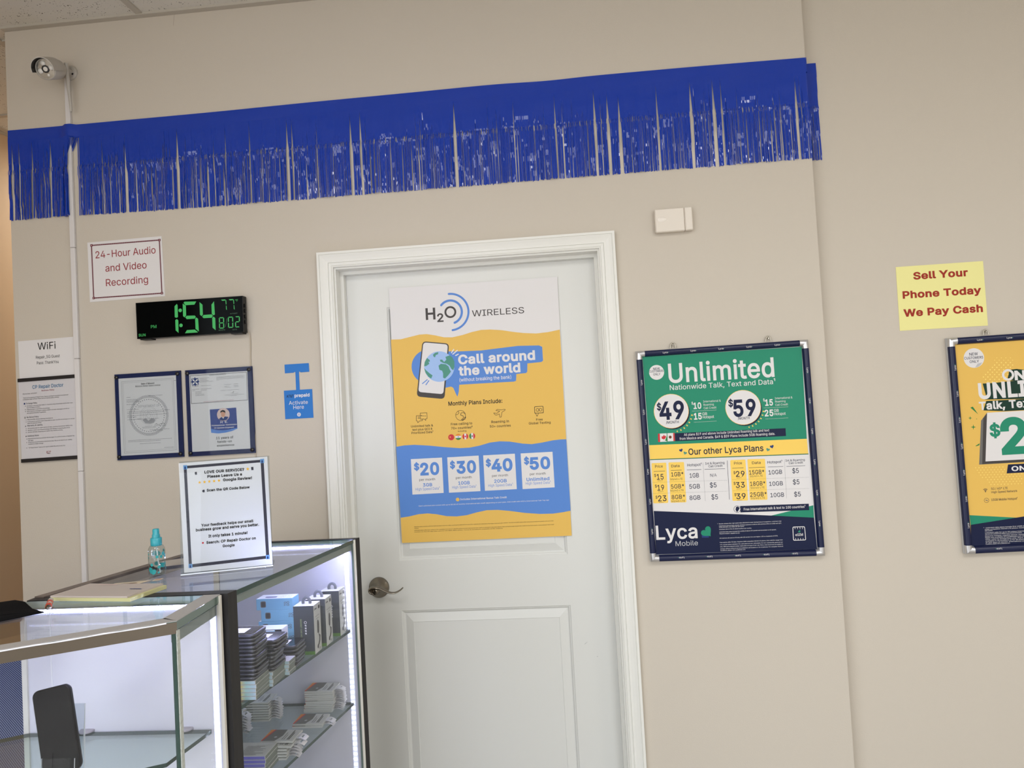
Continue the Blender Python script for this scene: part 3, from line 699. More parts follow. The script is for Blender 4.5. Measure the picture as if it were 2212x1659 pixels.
('D',177.9,-82.7,0.58,'navy',3),
('D',177.9,-85.2,0.58,'navy',3),
('D',177.8,-87.8,0.6,'navy',3),
('D',177.8,-90.4,0.6,'navy',3),
('D',177.8,-93.0,0.58,'navy',3),
('D',177.8,-95.5,0.58,'navy',3),
('D',177.7,-98.1,0.6,'navy',3),
('D',177.7,-100.7,0.6,'navy',3),
('D',177.7,-103.2,0.58,'navy',3),
('D',177.7,-105.8,0.58,'navy',3),
('D',177.6,-108.4,0.6,'navy',3),
('D',177.6,-111.0,0.6,'navy',3),
('D',177.6,-113.5,0.58,'navy',3),
('D',177.6,-116.1,0.58,'navy',3),
('D',177.5,-118.7,0.6,'navy',3),
('D',177.5,-121.2,0.6,'navy',3),
('D',177.5,-123.8,0.58,'navy',3),
('D',177.4,-126.4,0.6,'navy',3),
('D',177.4,-129.0,0.6,'navy',3),
('D',177.4,-131.5,0.6,'navy',3),
('D',177.4,-134.1,0.58,'navy',3),
('D',177.3,-136.7,0.6,'navy',3),
('D',177.3,-139.2,0.6,'navy',3),
('D',177.3,-141.8,0.6,'navy',3),
('D',177.3,-144.4,0.58,'navy',3),
('D',177.2,-146.9,0.6,'navy',3),
('D',177.2,-149.5,0.6,'navy',3),
('D',177.2,-152.1,0.58,'navy',3),
('D',177.2,-154.7,0.58,'navy',3),
('D',177.1,-157.2,0.6,'navy',3),
('D',177.1,-159.8,0.6,'navy',3),
('D',177.1,-162.4,0.58,'navy',3),
('D',-256.4,-89.8,0.6,'navy',3),
('D',-252.9,-89.9,0.62,'navy',3),
('D',-249.3,-89.9,0.6,'navy',3),
('D',-245.7,-90.0,0.6,'navy',3),
('D',-242.2,-90.1,0.62,'navy',3),
('D',-238.6,-90.1,0.6,'navy',3),
('D',-235.1,-90.2,0.62,'navy',3),
('D',-231.5,-90.3,0.6,'navy',3),
('D',-228.0,-90.3,0.62,'navy',3),
('D',-224.4,-90.4,0.6,'navy',3),
('D',-220.8,-90.5,0.6,'navy',3),
('D',-217.3,-90.6,0.62,'navy',3),
('D',-213.7,-90.6,0.6,'navy',3),
('D',-210.2,-90.7,0.62,'navy',3),
('D',-206.6,-90.8,0.6,'navy',3),
('D',-203.1,-90.8,0.62,'navy',3),
('D',-199.5,-90.9,0.6,'navy',3),
('D',-196.0,-91.0,0.62,'navy',3),
('D',-192.4,-91.0,0.6,'navy',3),
('D',-188.9,-91.1,0.62,'navy',3),
('D',-185.3,-91.2,0.6,'navy',3),
('D',-181.8,-91.3,0.6,'navy',3),
('D',-178.2,-91.3,0.6,'navy',3),
('D',-174.7,-91.4,0.6,'navy',3),
('D',-171.2,-91.5,0.62,'navy',3),
('D',-167.6,-91.5,0.6,'navy',3),
('D',-164.1,-91.6,0.62,'navy',3),
('D',-160.5,-91.7,0.6,'navy',3),
('D',-157.0,-91.7,0.6,'navy',3),
('D',-153.4,-91.8,0.6,'navy',3),
('D',-149.9,-91.9,0.6,'navy',3),
('D',-146.4,-92.0,0.62,'navy',3),
('D',-142.8,-92.0,0.6,'navy',3),
('D',-139.3,-92.1,0.6,'navy',3),
('D',-135.8,-92.2,0.62,'navy',3),
('D',-132.2,-92.2,0.6,'navy',3),
('D',-128.7,-92.3,0.6,'navy',3),
('D',-125.2,-92.4,0.62,'navy',3),
('D',-121.6,-92.4,0.6,'navy',3),
('D',-118.1,-92.5,0.6,'navy',3),
('D',-114.6,-92.6,0.62,'navy',3),
('D',-111.0,-92.6,0.6,'navy',3),
('D',-107.5,-92.7,0.6,'navy',3),
('D',-104.0,-92.8,0.6,'navy',3),
('D',-100.5,-92.9,0.62,'navy',3),
('D',-96.9,-92.9,0.6,'navy',3),
('D',-93.4,-93.0,0.6,'navy',3),
('D',-89.9,-93.1,0.6,'navy',3),
('D',-86.4,-93.1,0.62,'navy',3),
('D',-82.8,-93.2,0.6,'navy',3),
('D',-79.3,-93.3,0.6,'navy',3),
('D',-75.8,-93.3,0.6,'navy',3),
('D',-72.3,-93.4,0.6,'navy',3),
('D',-68.7,-93.5,0.6,'navy',3),
('D',-65.2,-93.5,0.6,'navy',3),
('D',-61.7,-93.6,0.6,'navy',3),
('D',-58.2,-93.7,0.6,'navy',3),
('D',-54.7,-93.8,0.6,'navy',3),
('D',-51.2,-93.8,0.6,'navy',3),
('D',-47.7,-93.9,0.62,'navy',3),
('D',-44.1,-94.0,0.6,'navy',3),
('D',-40.6,-94.0,0.6,'navy',3),
('D',-37.1,-94.1,0.6,'navy',3),
('D',-33.6,-94.2,0.6,'navy',3),
('D',-30.1,-94.2,0.6,'navy',3),
('D',-26.6,-94.3,0.6,'navy',3),
('D',-23.1,-94.4,0.6,'navy',3),
('D',-19.6,-94.4,0.6,'navy',3),
('D',-16.1,-94.5,0.6,'navy',3),
('D',-12.6,-94.6,0.6,'navy',3),
('D',-257.3,-127.0,0.62,'navy',3),
('D',-253.7,-127.1,0.6,'navy',3),
('D',-250.2,-127.1,0.62,'navy',3),
('D',-246.6,-127.2,0.6,'navy',3),
('D',-243.0,-127.3,0.6,'navy',3),
('D',-239.5,-127.3,0.62,'navy',3),
('D',-235.9,-127.4,0.6,'navy',3),
('D',-232.4,-127.4,0.62,'navy',3),
('D',-228.8,-127.5,0.6,'navy',3),
('D',-225.3,-127.5,0.62,'navy',3),
('D',-221.7,-127.6,0.6,'navy',3),
('D',-218.2,-127.7,0.62,'navy',3),
('D',-214.6,-127.7,0.6,'navy',3),
('D',-211.0,-127.8,0.6,'navy',3),
('D',-207.5,-127.8,0.6,'navy',3),
('D',-203.9,-127.9,0.6,'navy',3),
('D',-200.4,-127.9,0.6,'navy',3),
('D',-196.8,-128.0,0.6,'navy',3),
('D',-193.3,-128.1,0.6,'navy',3),
('D',-189.8,-128.1,0.62,'navy',3),
('D',-186.2,-128.2,0.6,'navy',3),
('D',-182.7,-128.2,0.62,'navy',3),
('D',-179.1,-128.3,0.6,'navy',3),
('D',-175.6,-128.3,0.62,'navy',3),
('D',-172.0,-128.4,0.6,'navy',3),
('D',-168.5,-128.4,0.6,'navy',3),
('D',-164.9,-128.5,0.6,'navy',3),
('D',-161.4,-128.6,0.6,'navy',3),
('D',-157.9,-128.6,0.62,'navy',3),
('D',-154.3,-128.7,0.6,'navy',3),
('D',-150.8,-128.7,0.6,'navy',3),
('D',-147.3,-128.8,0.62,'navy',3),
('D',-143.7,-128.8,0.6,'navy',3),
('D',-140.2,-128.9,0.6,'navy',3),
('D',-136.6,-129.0,0.6,'navy',3),
('D',-133.1,-129.0,0.6,'navy',3),
('D',-129.6,-129.1,0.6,'navy',3),
('D',-126.1,-129.1,0.62,'navy',3),
('D',-122.5,-129.2,0.6,'navy',3),
('D',-119.0,-129.2,0.6,'navy',3),
('D',-115.5,-129.3,0.62,'navy',3),
('D',-111.9,-129.3,0.6,'navy',3),
('D',-108.4,-129.4,0.6,'navy',3),
('D',-104.9,-129.5,0.6,'navy',3),
('D',-101.4,-129.5,0.62,'navy',3),
('D',-97.8,-129.6,0.6,'navy',3),
('D',-94.3,-129.6,0.6,'navy',3),
('D',-90.8,-129.7,0.6,'navy',3),
('D',-87.3,-129.7,0.62,'navy',3),
('D',-83.7,-129.8,0.6,'navy',3),
('D',-80.2,-129.9,0.6,'navy',3),
('D',-76.7,-129.9,0.6,'navy',3),
('D',-73.2,-130.0,0.6,'navy',3),
('D',-69.7,-130.0,0.62,'navy',3),
('D',-66.1,-130.1,0.6,'navy',3),
('D',-62.6,-130.1,0.6,'navy',3),
('D',-59.1,-130.2,0.6,'navy',3),
('D',-55.6,-130.2,0.6,'navy',3),
('D',-52.1,-130.3,0.6,'navy',3),
('D',-48.6,-130.4,0.6,'navy',3),
('D',-45.0,-130.4,0.6,'navy',3),
('D',-41.5,-130.5,0.6,'navy',3),
('D',-38.0,-130.5,0.6,'navy',3),
('D',-34.5,-130.6,0.6,'navy',3),
('D',-31.0,-130.6,0.6,'navy',3),
('D',-27.5,-130.7,0.6,'navy',3),
('D',-24.0,-130.7,0.6,'navy',3),
('D',-20.5,-130.8,0.6,'navy',3),
('D',-17.0,-130.9,0.6,'navy',3),
('D',-13.5,-130.9,0.6,'navy',3),
('D',7.0,-94.0,0.6,'navy',3),
('D',10.6,-94.1,0.6,'navy',3),
('D',14.2,-94.1,0.6,'navy',3),
('D',17.7,-94.2,0.6,'navy',3),
('D',21.3,-94.3,0.6,'navy',3),
('D',24.9,-94.3,0.58,'navy',3),
('D',28.4,-94.4,0.6,'navy',3),
('D',32.0,-94.4,0.6,'navy',3),
('D',35.5,-94.5,0.6,'navy',3),
('D',39.1,-94.5,0.6,'navy',3),
('D',42.7,-94.6,0.6,'navy',3),
('D',46.2,-94.6,0.6,'navy',3),
('D',49.8,-94.7,0.6,'navy',3),
('D',53.3,-94.7,0.6,'navy',3),
('D',56.9,-94.8,0.6,'navy',3),
('D',60.4,-94.8,0.6,'navy',3),
('D',64.0,-94.9,0.6,'navy',3),
('D',67.6,-95.0,0.58,'navy',3),
('D',71.1,-95.0,0.6,'navy',3),
('D',74.7,-95.1,0.58,'navy',3),
('D',78.2,-95.1,0.6,'navy',3),
('D',81.8,-95.2,0.58,'navy',3),
('D',85.3,-95.2,0.6,'navy',3),
('D',88.9,-95.3,0.58,'navy',3),
('D',92.4,-95.3,0.6,'navy',3),
('D',96.0,-95.4,0.58,'navy',3),
('D',99.5,-95.4,0.6,'navy',3),
('D',103.0,-95.5,0.6,'navy',3),
('D',106.6,-95.6,0.6,'navy',3),
('D',110.1,-95.6,0.6,'navy',3),
('D',113.7,-95.7,0.58,'navy',3),
('D',117.2,-95.7,0.6,'navy',3),
('D',120.8,-95.8,0.58,'navy',3),
('D',124.3,-95.8,0.6,'navy',3),
('D',127.8,-95.9,0.6,'navy',3),
('D',131.4,-95.9,0.58,'navy',3),
('D',134.9,-96.0,0.6,'navy',3),
('D',138.4,-96.0,0.6,'navy',3),
('D',142.0,-96.1,0.6,'navy',3),
('D',145.5,-96.1,0.6,'navy',3),
('D',149.1,-96.2,0.58,'navy',3),
('D',152.6,-96.3,0.6,'navy',3),
('D',156.1,-96.3,0.6,'navy',3),
('D',159.6,-96.4,0.6,'navy',3),
('D',163.2,-96.4,0.58,'navy',3),
('D',166.7,-96.5,0.6,'navy',3),
('D',170.2,-96.5,0.6,'navy',3),
('D',173.8,-96.6,0.58,'navy',3),
('D',177.3,-96.6,0.6,'navy',3),
('D',180.8,-96.7,0.6,'navy',3),
('D',184.3,-96.7,0.6,'navy',3),
('D',187.9,-96.8,0.58,'navy',3),
('D',191.4,-96.9,0.6,'navy',3),
('D',194.9,-96.9,0.6,'navy',3),
('D',198.4,-97.0,0.6,'navy',3),
('D',202.0,-97.0,0.58,'navy',3),
('D',205.5,-97.1,0.58,'navy',3),
('D',209.0,-97.1,0.6,'navy',3),
('D',212.5,-97.2,0.6,'navy',3),
('D',216.0,-97.2,0.6,'navy',3),
('D',219.6,-97.3,0.58,'navy',3),
('D',223.1,-97.3,0.58,'navy',3),
('D',226.6,-97.4,0.58,'navy',3),
('D',230.1,-97.4,0.6,'navy',3),
('D',233.6,-97.5,0.6,'navy',3),
('D',237.1,-97.6,0.6,'navy',3),
('D',240.6,-97.6,0.6,'navy',3),
('D',244.2,-97.7,0.58,'navy',3),
('D',247.7,-97.7,0.58,'navy',3),
('D',251.2,-97.8,0.58,'navy',3),
('D',6.1,-130.6,0.6,'navy',3),
('D',9.6,-130.7,0.6,'navy',3),
('D',13.2,-130.8,0.6,'navy',3),
('D',16.8,-130.8,0.6,'navy',3),
('D',20.3,-130.9,0.6,'navy',3),
('D',23.9,-130.9,0.6,'navy',3),
('D',27.5,-131.0,0.58,'navy',3),
('D',31.0,-131.1,0.6,'navy',3),
('D',34.6,-131.1,0.6,'navy',3),
('D',38.1,-131.2,0.6,'navy',3),
('D',41.7,-131.2,0.6,'navy',3),
('D',45.2,-131.3,0.6,'navy',3),
('D',48.8,-131.4,0.6,'navy',3),
('D',52.4,-131.4,0.58,'navy',3),
('D',55.9,-131.5,0.6,'navy',3),
('D',59.5,-131.5,0.58,'navy',3),
('D',63.0,-131.6,0.6,'navy',3),
('D',66.6,-131.6,0.58,'navy',3),
('D',70.1,-131.7,0.6,'navy',3),
('D',73.7,-131.8,0.58,'navy',3),
('D',77.2,-131.8,0.6,'navy',3),
('D',80.8,-131.9,0.58,'navy',3),
('D',84.3,-131.9,0.6,'navy',3),
('D',87.9,-132.0,0.58,'navy',3),
('D',91.4,-132.1,0.6,'navy',3),
('D',94.9,-132.1,0.6,'navy',3),
('D',98.5,-132.2,0.6,'navy',3),
('D',102.0,-132.2,0.6,'navy',3),
('D',105.6,-132.3,0.6,'navy',3),
('D',109.1,-132.3,0.6,'navy',3),
('D',112.7,-132.4,0.58,'navy',3),
('D',116.2,-132.5,0.6,'navy',3),
('D',119.7,-132.5,0.6,'navy',3),
('D',123.3,-132.6,0.58,'navy',3),
('D',126.8,-132.6,0.6,'navy',3),
('D',130.3,-132.7,0.6,'navy',3),
('D',133.9,-132.8,0.6,'navy',3),
('D',137.4,-132.8,0.6,'navy',3),
('D',141.0,-132.9,0.58,'navy',3),
('D',144.5,-132.9,0.58,'navy',3),
('D',148.0,-133.0,0.6,'navy',3),
('D',151.5,-133.0,0.6,'navy',3),
('D',155.1,-133.1,0.58,'navy',3),
('D',158.6,-133.2,0.6,'navy',3),
('D',162.1,-133.2,0.6,'navy',3),
('D',165.7,-133.3,0.58,'navy',3),
('D',169.2,-133.3,0.58,'navy',3),
('D',172.7,-133.4,0.6,'navy',3),
('D',176.2,-133.5,0.6,'navy',3),
('D',179.8,-133.5,0.58,'navy',3),
('D',183.3,-133.6,0.58,'navy',3),
('D',186.8,-133.6,0.6,'navy',3),
('D',190.3,-133.7,0.6,'navy',3),
('D',193.9,-133.7,0.58,'navy',3),
('D',197.4,-133.8,0.58,'navy',3),
('D',200.9,-133.9,0.58,'navy',3),
('D',204.4,-133.9,0.6,'navy',3),
('D',207.9,-134.0,0.6,'navy',3),
('D',211.4,-134.0,0.6,'navy',3),
('D',215.0,-134.1,0.58,'navy',3),
('D',218.5,-134.2,0.58,'navy',3),
('D',222.0,-134.2,0.58,'navy',3),
('D',225.5,-134.3,0.6,'navy',3),
('D',229.0,-134.3,0.6,'navy',3),
('D',232.5,-134.4,0.6,'navy',3),
('D',236.0,-134.4,0.6,'navy',3),
('D',239.5,-134.5,0.6,'navy',3),
('D',243.1,-134.6,0.58,'navy',3),
('D',246.6,-134.6,0.58,'navy',3),
('D',250.1,-134.7,0.58,'navy',3),
('T', '$', -250.1, -243.3, -71.6, 9.32, 'navy', 0.4, 3),
('T', '15', -241.5, -219.2, -81.4, 18.31, 'navy', 0.5, 3),
('T', 'MONTH', -239.4, -222.6, -86.8, 2.41, 'navy', 0.3, 3),
('T', '$', -249.9, -243.2, -107.4, 9.0, 'navy', 0.4, 3),
('T', '19', -242.0, -219.8, -117.7, 18.34, 'navy', 0.5, 3),
('T', 'MONTH', -239.9, -223.1, -123.2, 2.4, 'navy', 0.3, 3),
('T', '$', -250.1, -243.4, -144.3, 9.02, 'navy', 0.4, 3),
('T', '23', -242.2, -214.2, -153.8, 18.95, 'navy', 0.5, 3),
('T', 'MONTH', -240.1, -223.3, -159.1, 2.41, 'navy', 0.3, 3),
('T', '$', 10.7, 17.3, -75.6, 9.0, 'navy', 0.4, 3),
('T', '29', 18.2, 46.7, -84.8, 18.34, 'navy', 0.5, 3),
('T', 'MONTH', 20.2, 36.7, -90.0, 2.41, 'navy', 0.3, 3),
('T', '$', 8.9, 15.5, -111.0, 9.02, 'navy', 0.4, 3),
('T', '33', 15.7, 44.8, -121.3, 18.34, 'navy', 0.5, 3),
('T', 'MONTH', 17.8, 34.3, -126.6, 2.33, 'navy', 0.3, 3),
('T', '$', 8.8, 15.4, -148.2, 9.0, 'navy', 0.4, 3),
('T', '39', 14.7, 45.3, -158.5, 18.34, 'navy', 0.5, 3),
('T', 'MONTH', 16.8, 33.3, -163.8, 2.41, 'navy', 0.3, 3),
('T', '1GB*', -193.4, -153.3, -73.4, 13.83, 'navy', 0.4, 3),
('T', '5GB*', -196.9, -153.5, -113.8, 13.81, 'navy', 0.4, 3),
('T', '8GB*', -196.8, -152.7, -149.0, 13.83, 'navy', 0.4, 3),
('T', '15GB*', 62.0, 110.7, -79.6, 13.81, 'navy', 0.4, 3),
('T', '18GB*', 62.4, 111.7, -117.4, 13.83, 'navy', 0.4, 3),
('T', '25GB*', 60.0, 113.8, -153.1, 13.81, 'navy', 0.4, 3),
('T', '5G/4G LTE', -197.2, -157.1, -85.7, 6.01, 'navy', 0, 3),
('T', '5G/4G LTE', -199.7, -155.6, -123.6, 6.0, 'navy', 0, 3),
('T', '5G/4G LTE', -198.3, -153.7, -159.2, 6.0, 'navy', 0, 3),
('T', '5G/4G LTE', 63.8, 104.7, -88.6, 6.01, 'navy', 0, 3),
('T', '5G/4G LTE', 63.3, 108.1, -127.0, 6.01, 'navy', 0, 3),
('T', '5G/4G LTE', 61.9, 107.2, -161.4, 5.8, 'navy', 0, 3),
('T', '1GB', -133.0, -102.8, -80.3, 14.11, 'navy', 0.3, 3),
('T', '5GB', -136.4, -101.6, -117.0, 14.6, 'navy', 0.3, 3),
('T', '8GB', -137.9, -102.5, -154.2, 14.11, 'navy', 0.3, 3),
('T', '10GB', 124.6, 168.3, -82.6, 13.64, 'navy', 0.3, 3),
('T', '10GB', 124.1, 168.1, -120.3, 13.64, 'navy', 0.3, 3),
('T', '10GB', 125.4, 169.4, -157.8, 13.66, 'navy', 0.3, 3),
('T', 'N/A', -65.3, -44.7, -80.4, 9.62, 'navy', 0, 3),
('T', '$5', -68.8, -47.1, -116.2, 15.61, 'navy', 0.3, 3),
('T', '$5', -66.4, -45.2, -156.1, 16.13, 'navy', 0.3, 3),
('T', '$5', 201.3, 222.1, -82.2, 15.61, 'navy', 0.3, 3),
('T', '$5', 200.8, 221.6, -119.2, 15.63, 'navy', 0.3, 3),
('T', '$5', 201.9, 223.2, -159.4, 15.09, 'navy', 0.3, 3),
('P',((25.1,-181.9),(246.6,-184.8),(246.6,-205.9),(24.6,-203.2)),'navy',3),
('D',14.9,-191.8,11.41,'navy',4),
('D',14.9,-191.8,10.21,'paper',5),
('P',((11.4,-184.9),(17.6,-182.8),(23.2,-188.5),(18.1,-197.4),(13.3,-201.8),(9.3,-193.9)),'navy',6),
('T', 'Free international talk & text to 100 countries¹', 36.2, 234.7, -197.4, 8.1, 'paper', 0.5, 5),
('T', 'Lyca', -256.4, -119.9, -280.5, 45.98, 'paper', 1, 5),
('T', 'Mobile', -194.1, -120.6, -305.2, 16.21, 'grey', 0, 5),
('P',((-106.2,-257.3),(-82.0,-278.8),(-85.2,-281.8),(-106.3,-280.8)),'hnavy',4),
('P',((-92.8,-258.2),(-93.5,-256.8),(-94.1,-252.8),(-92.5,-247.9),(-88.1,-244.4),(-82.4,-243.9),(-77.5,-246.8),(-75.3,-252.5),(-75.6,-259.7),(-76.9,-267.0),(-77.5,-273.0),(-77.1,-276.8),(-76.6,-277.9),(-77.6,-277.2),(-81.1,-276.1),(-87.1,-275.6),(-94.4,-275.6),(-101.4,-274.6),(-106.5,-271.3),(-108.5,-266.0),(-107.0,-260.3),(-102.8,-256.6),(-97.7,-255.9),(-94.0,-257.2)),'lgreen',5),
('T', '*  Speeds slowed after high speed data allotment is used. During times of congestion, customers may', -53.1, 154.8, -239.0, 3.01, 'paper', 0.2, 4),
('T', 'experience reduced data speeds. Existing customers continue with previous offers at 10GB with $29,', -48.1, 154.9, -246.0, 3.0, 'paper', 0.2, 4),
('T', '12GB with $33, and 18GB with $39 plans.', -47.9, 33.9, -250.8, 3.0, 'paper', 0.2, 4),
('T', 'Unlimited calls to first 10 dialed numbers per country.', -48.0, 57.4, -257.7, 3.0, 'paper', 0.2, 4),
('T', 'Unlimited data plans include first 40GB of data at 5G speeds and remainder at 4G speeds.', -47.9, 137.1, -266.3, 3.0, 'paper', 0.2, 4),
('T', 'Requires hotspot-capable device.', -47.8, 18.1, -272.0, 3.0, 'paper', 0.2, 4),
('T', 'iOS devices will work on 5G only with iOS version 16.4 and higher. LTE is a trademark of ETSI.', -48.7, 140.2, -286.8, 3.0, 'paper', 0.2, 4),
('T', 'Plan expires after 30 days. Requires GSM compatible 5G/4G LTE phone. Only valid for usage from', -48.8, 154.7, -300.8, 3.0, 'paper', 0.2, 4),
('T', 'U.S., except where indicated. Pre-paid plans are non-refundable. For non-commercial, personal use', -48.3, 154.5, -308.1, 3.0, 'paper', 0.2, 4),
('T', 'only. SIM and assigned number expire after 60 days of non-use. Plans, rates & services are subject to', -48.8, 154.6, -314.8, 3.0, 'paper', 0.2, 4),
('T', 'change without notice & are not available in all locations or for all phones. For complete Terms &', -48.6, 154.7, -321.8, 3.0, 'paper', 0.2, 4),
('T', 'Conditions, please visit LycaMobile.com.', -48.5, 33.2, -327.5, 3.0, 'paper', 0.2, 4),
('Q',((189.2,-257.7),(228.8,-258.0),(230.0,-303.9),(188.4,-303.6)),5.2,'paper',4),
('Q',((191.4,-259.9),(226.8,-260.3),(227.8,-301.7),(190.6,-301.3)),4.1,'navy',5),
('L',((197.0,-259.9),(196.9,-265.3)),1.5,'paper',6),
('L',((196.5,-301.3),(196.6,-295.8)),1.5,'paper',6),
('L',((205.0,-260.2),(204.9,-265.7)),1.45,'paper',6),
('L',((204.5,-301.6),(204.6,-296.2)),1.45,'paper',6),
('L',((212.9,-260.6),(212.9,-266.0)),1.5,'paper',6),
('L',((212.4,-302.0),(212.5,-296.5)),1.5,'paper',6),
('L',((220.9,-261.0),(220.8,-266.4)),1.45,'paper',6),
('L',((220.4,-302.3),(220.5,-296.9)),1.45,'paper',6),
('T', 'eSIM', 196.5, 221.0, -288.6, 8.12, 'paper', 0.5, 6),
('P',((209.4,-273.4),(209.2,-273.1),(209.1,-272.2),(209.5,-271.1),(210.4,-270.3),(211.7,-270.2),(212.8,-270.8),(213.3,-272.1),(213.2,-273.7),(212.9,-275.3),(212.8,-276.7),(212.9,-277.5),(213.0,-277.8),(212.7,-277.6),(212.0,-277.4),(210.6,-277.3),(209.0,-277.3),(207.5,-277.0),(206.3,-276.3),(205.9,-275.1),(206.2,-273.9),(207.2,-273.0),(208.3,-272.9),(209.1,-273.2)),'lgreen',6)])
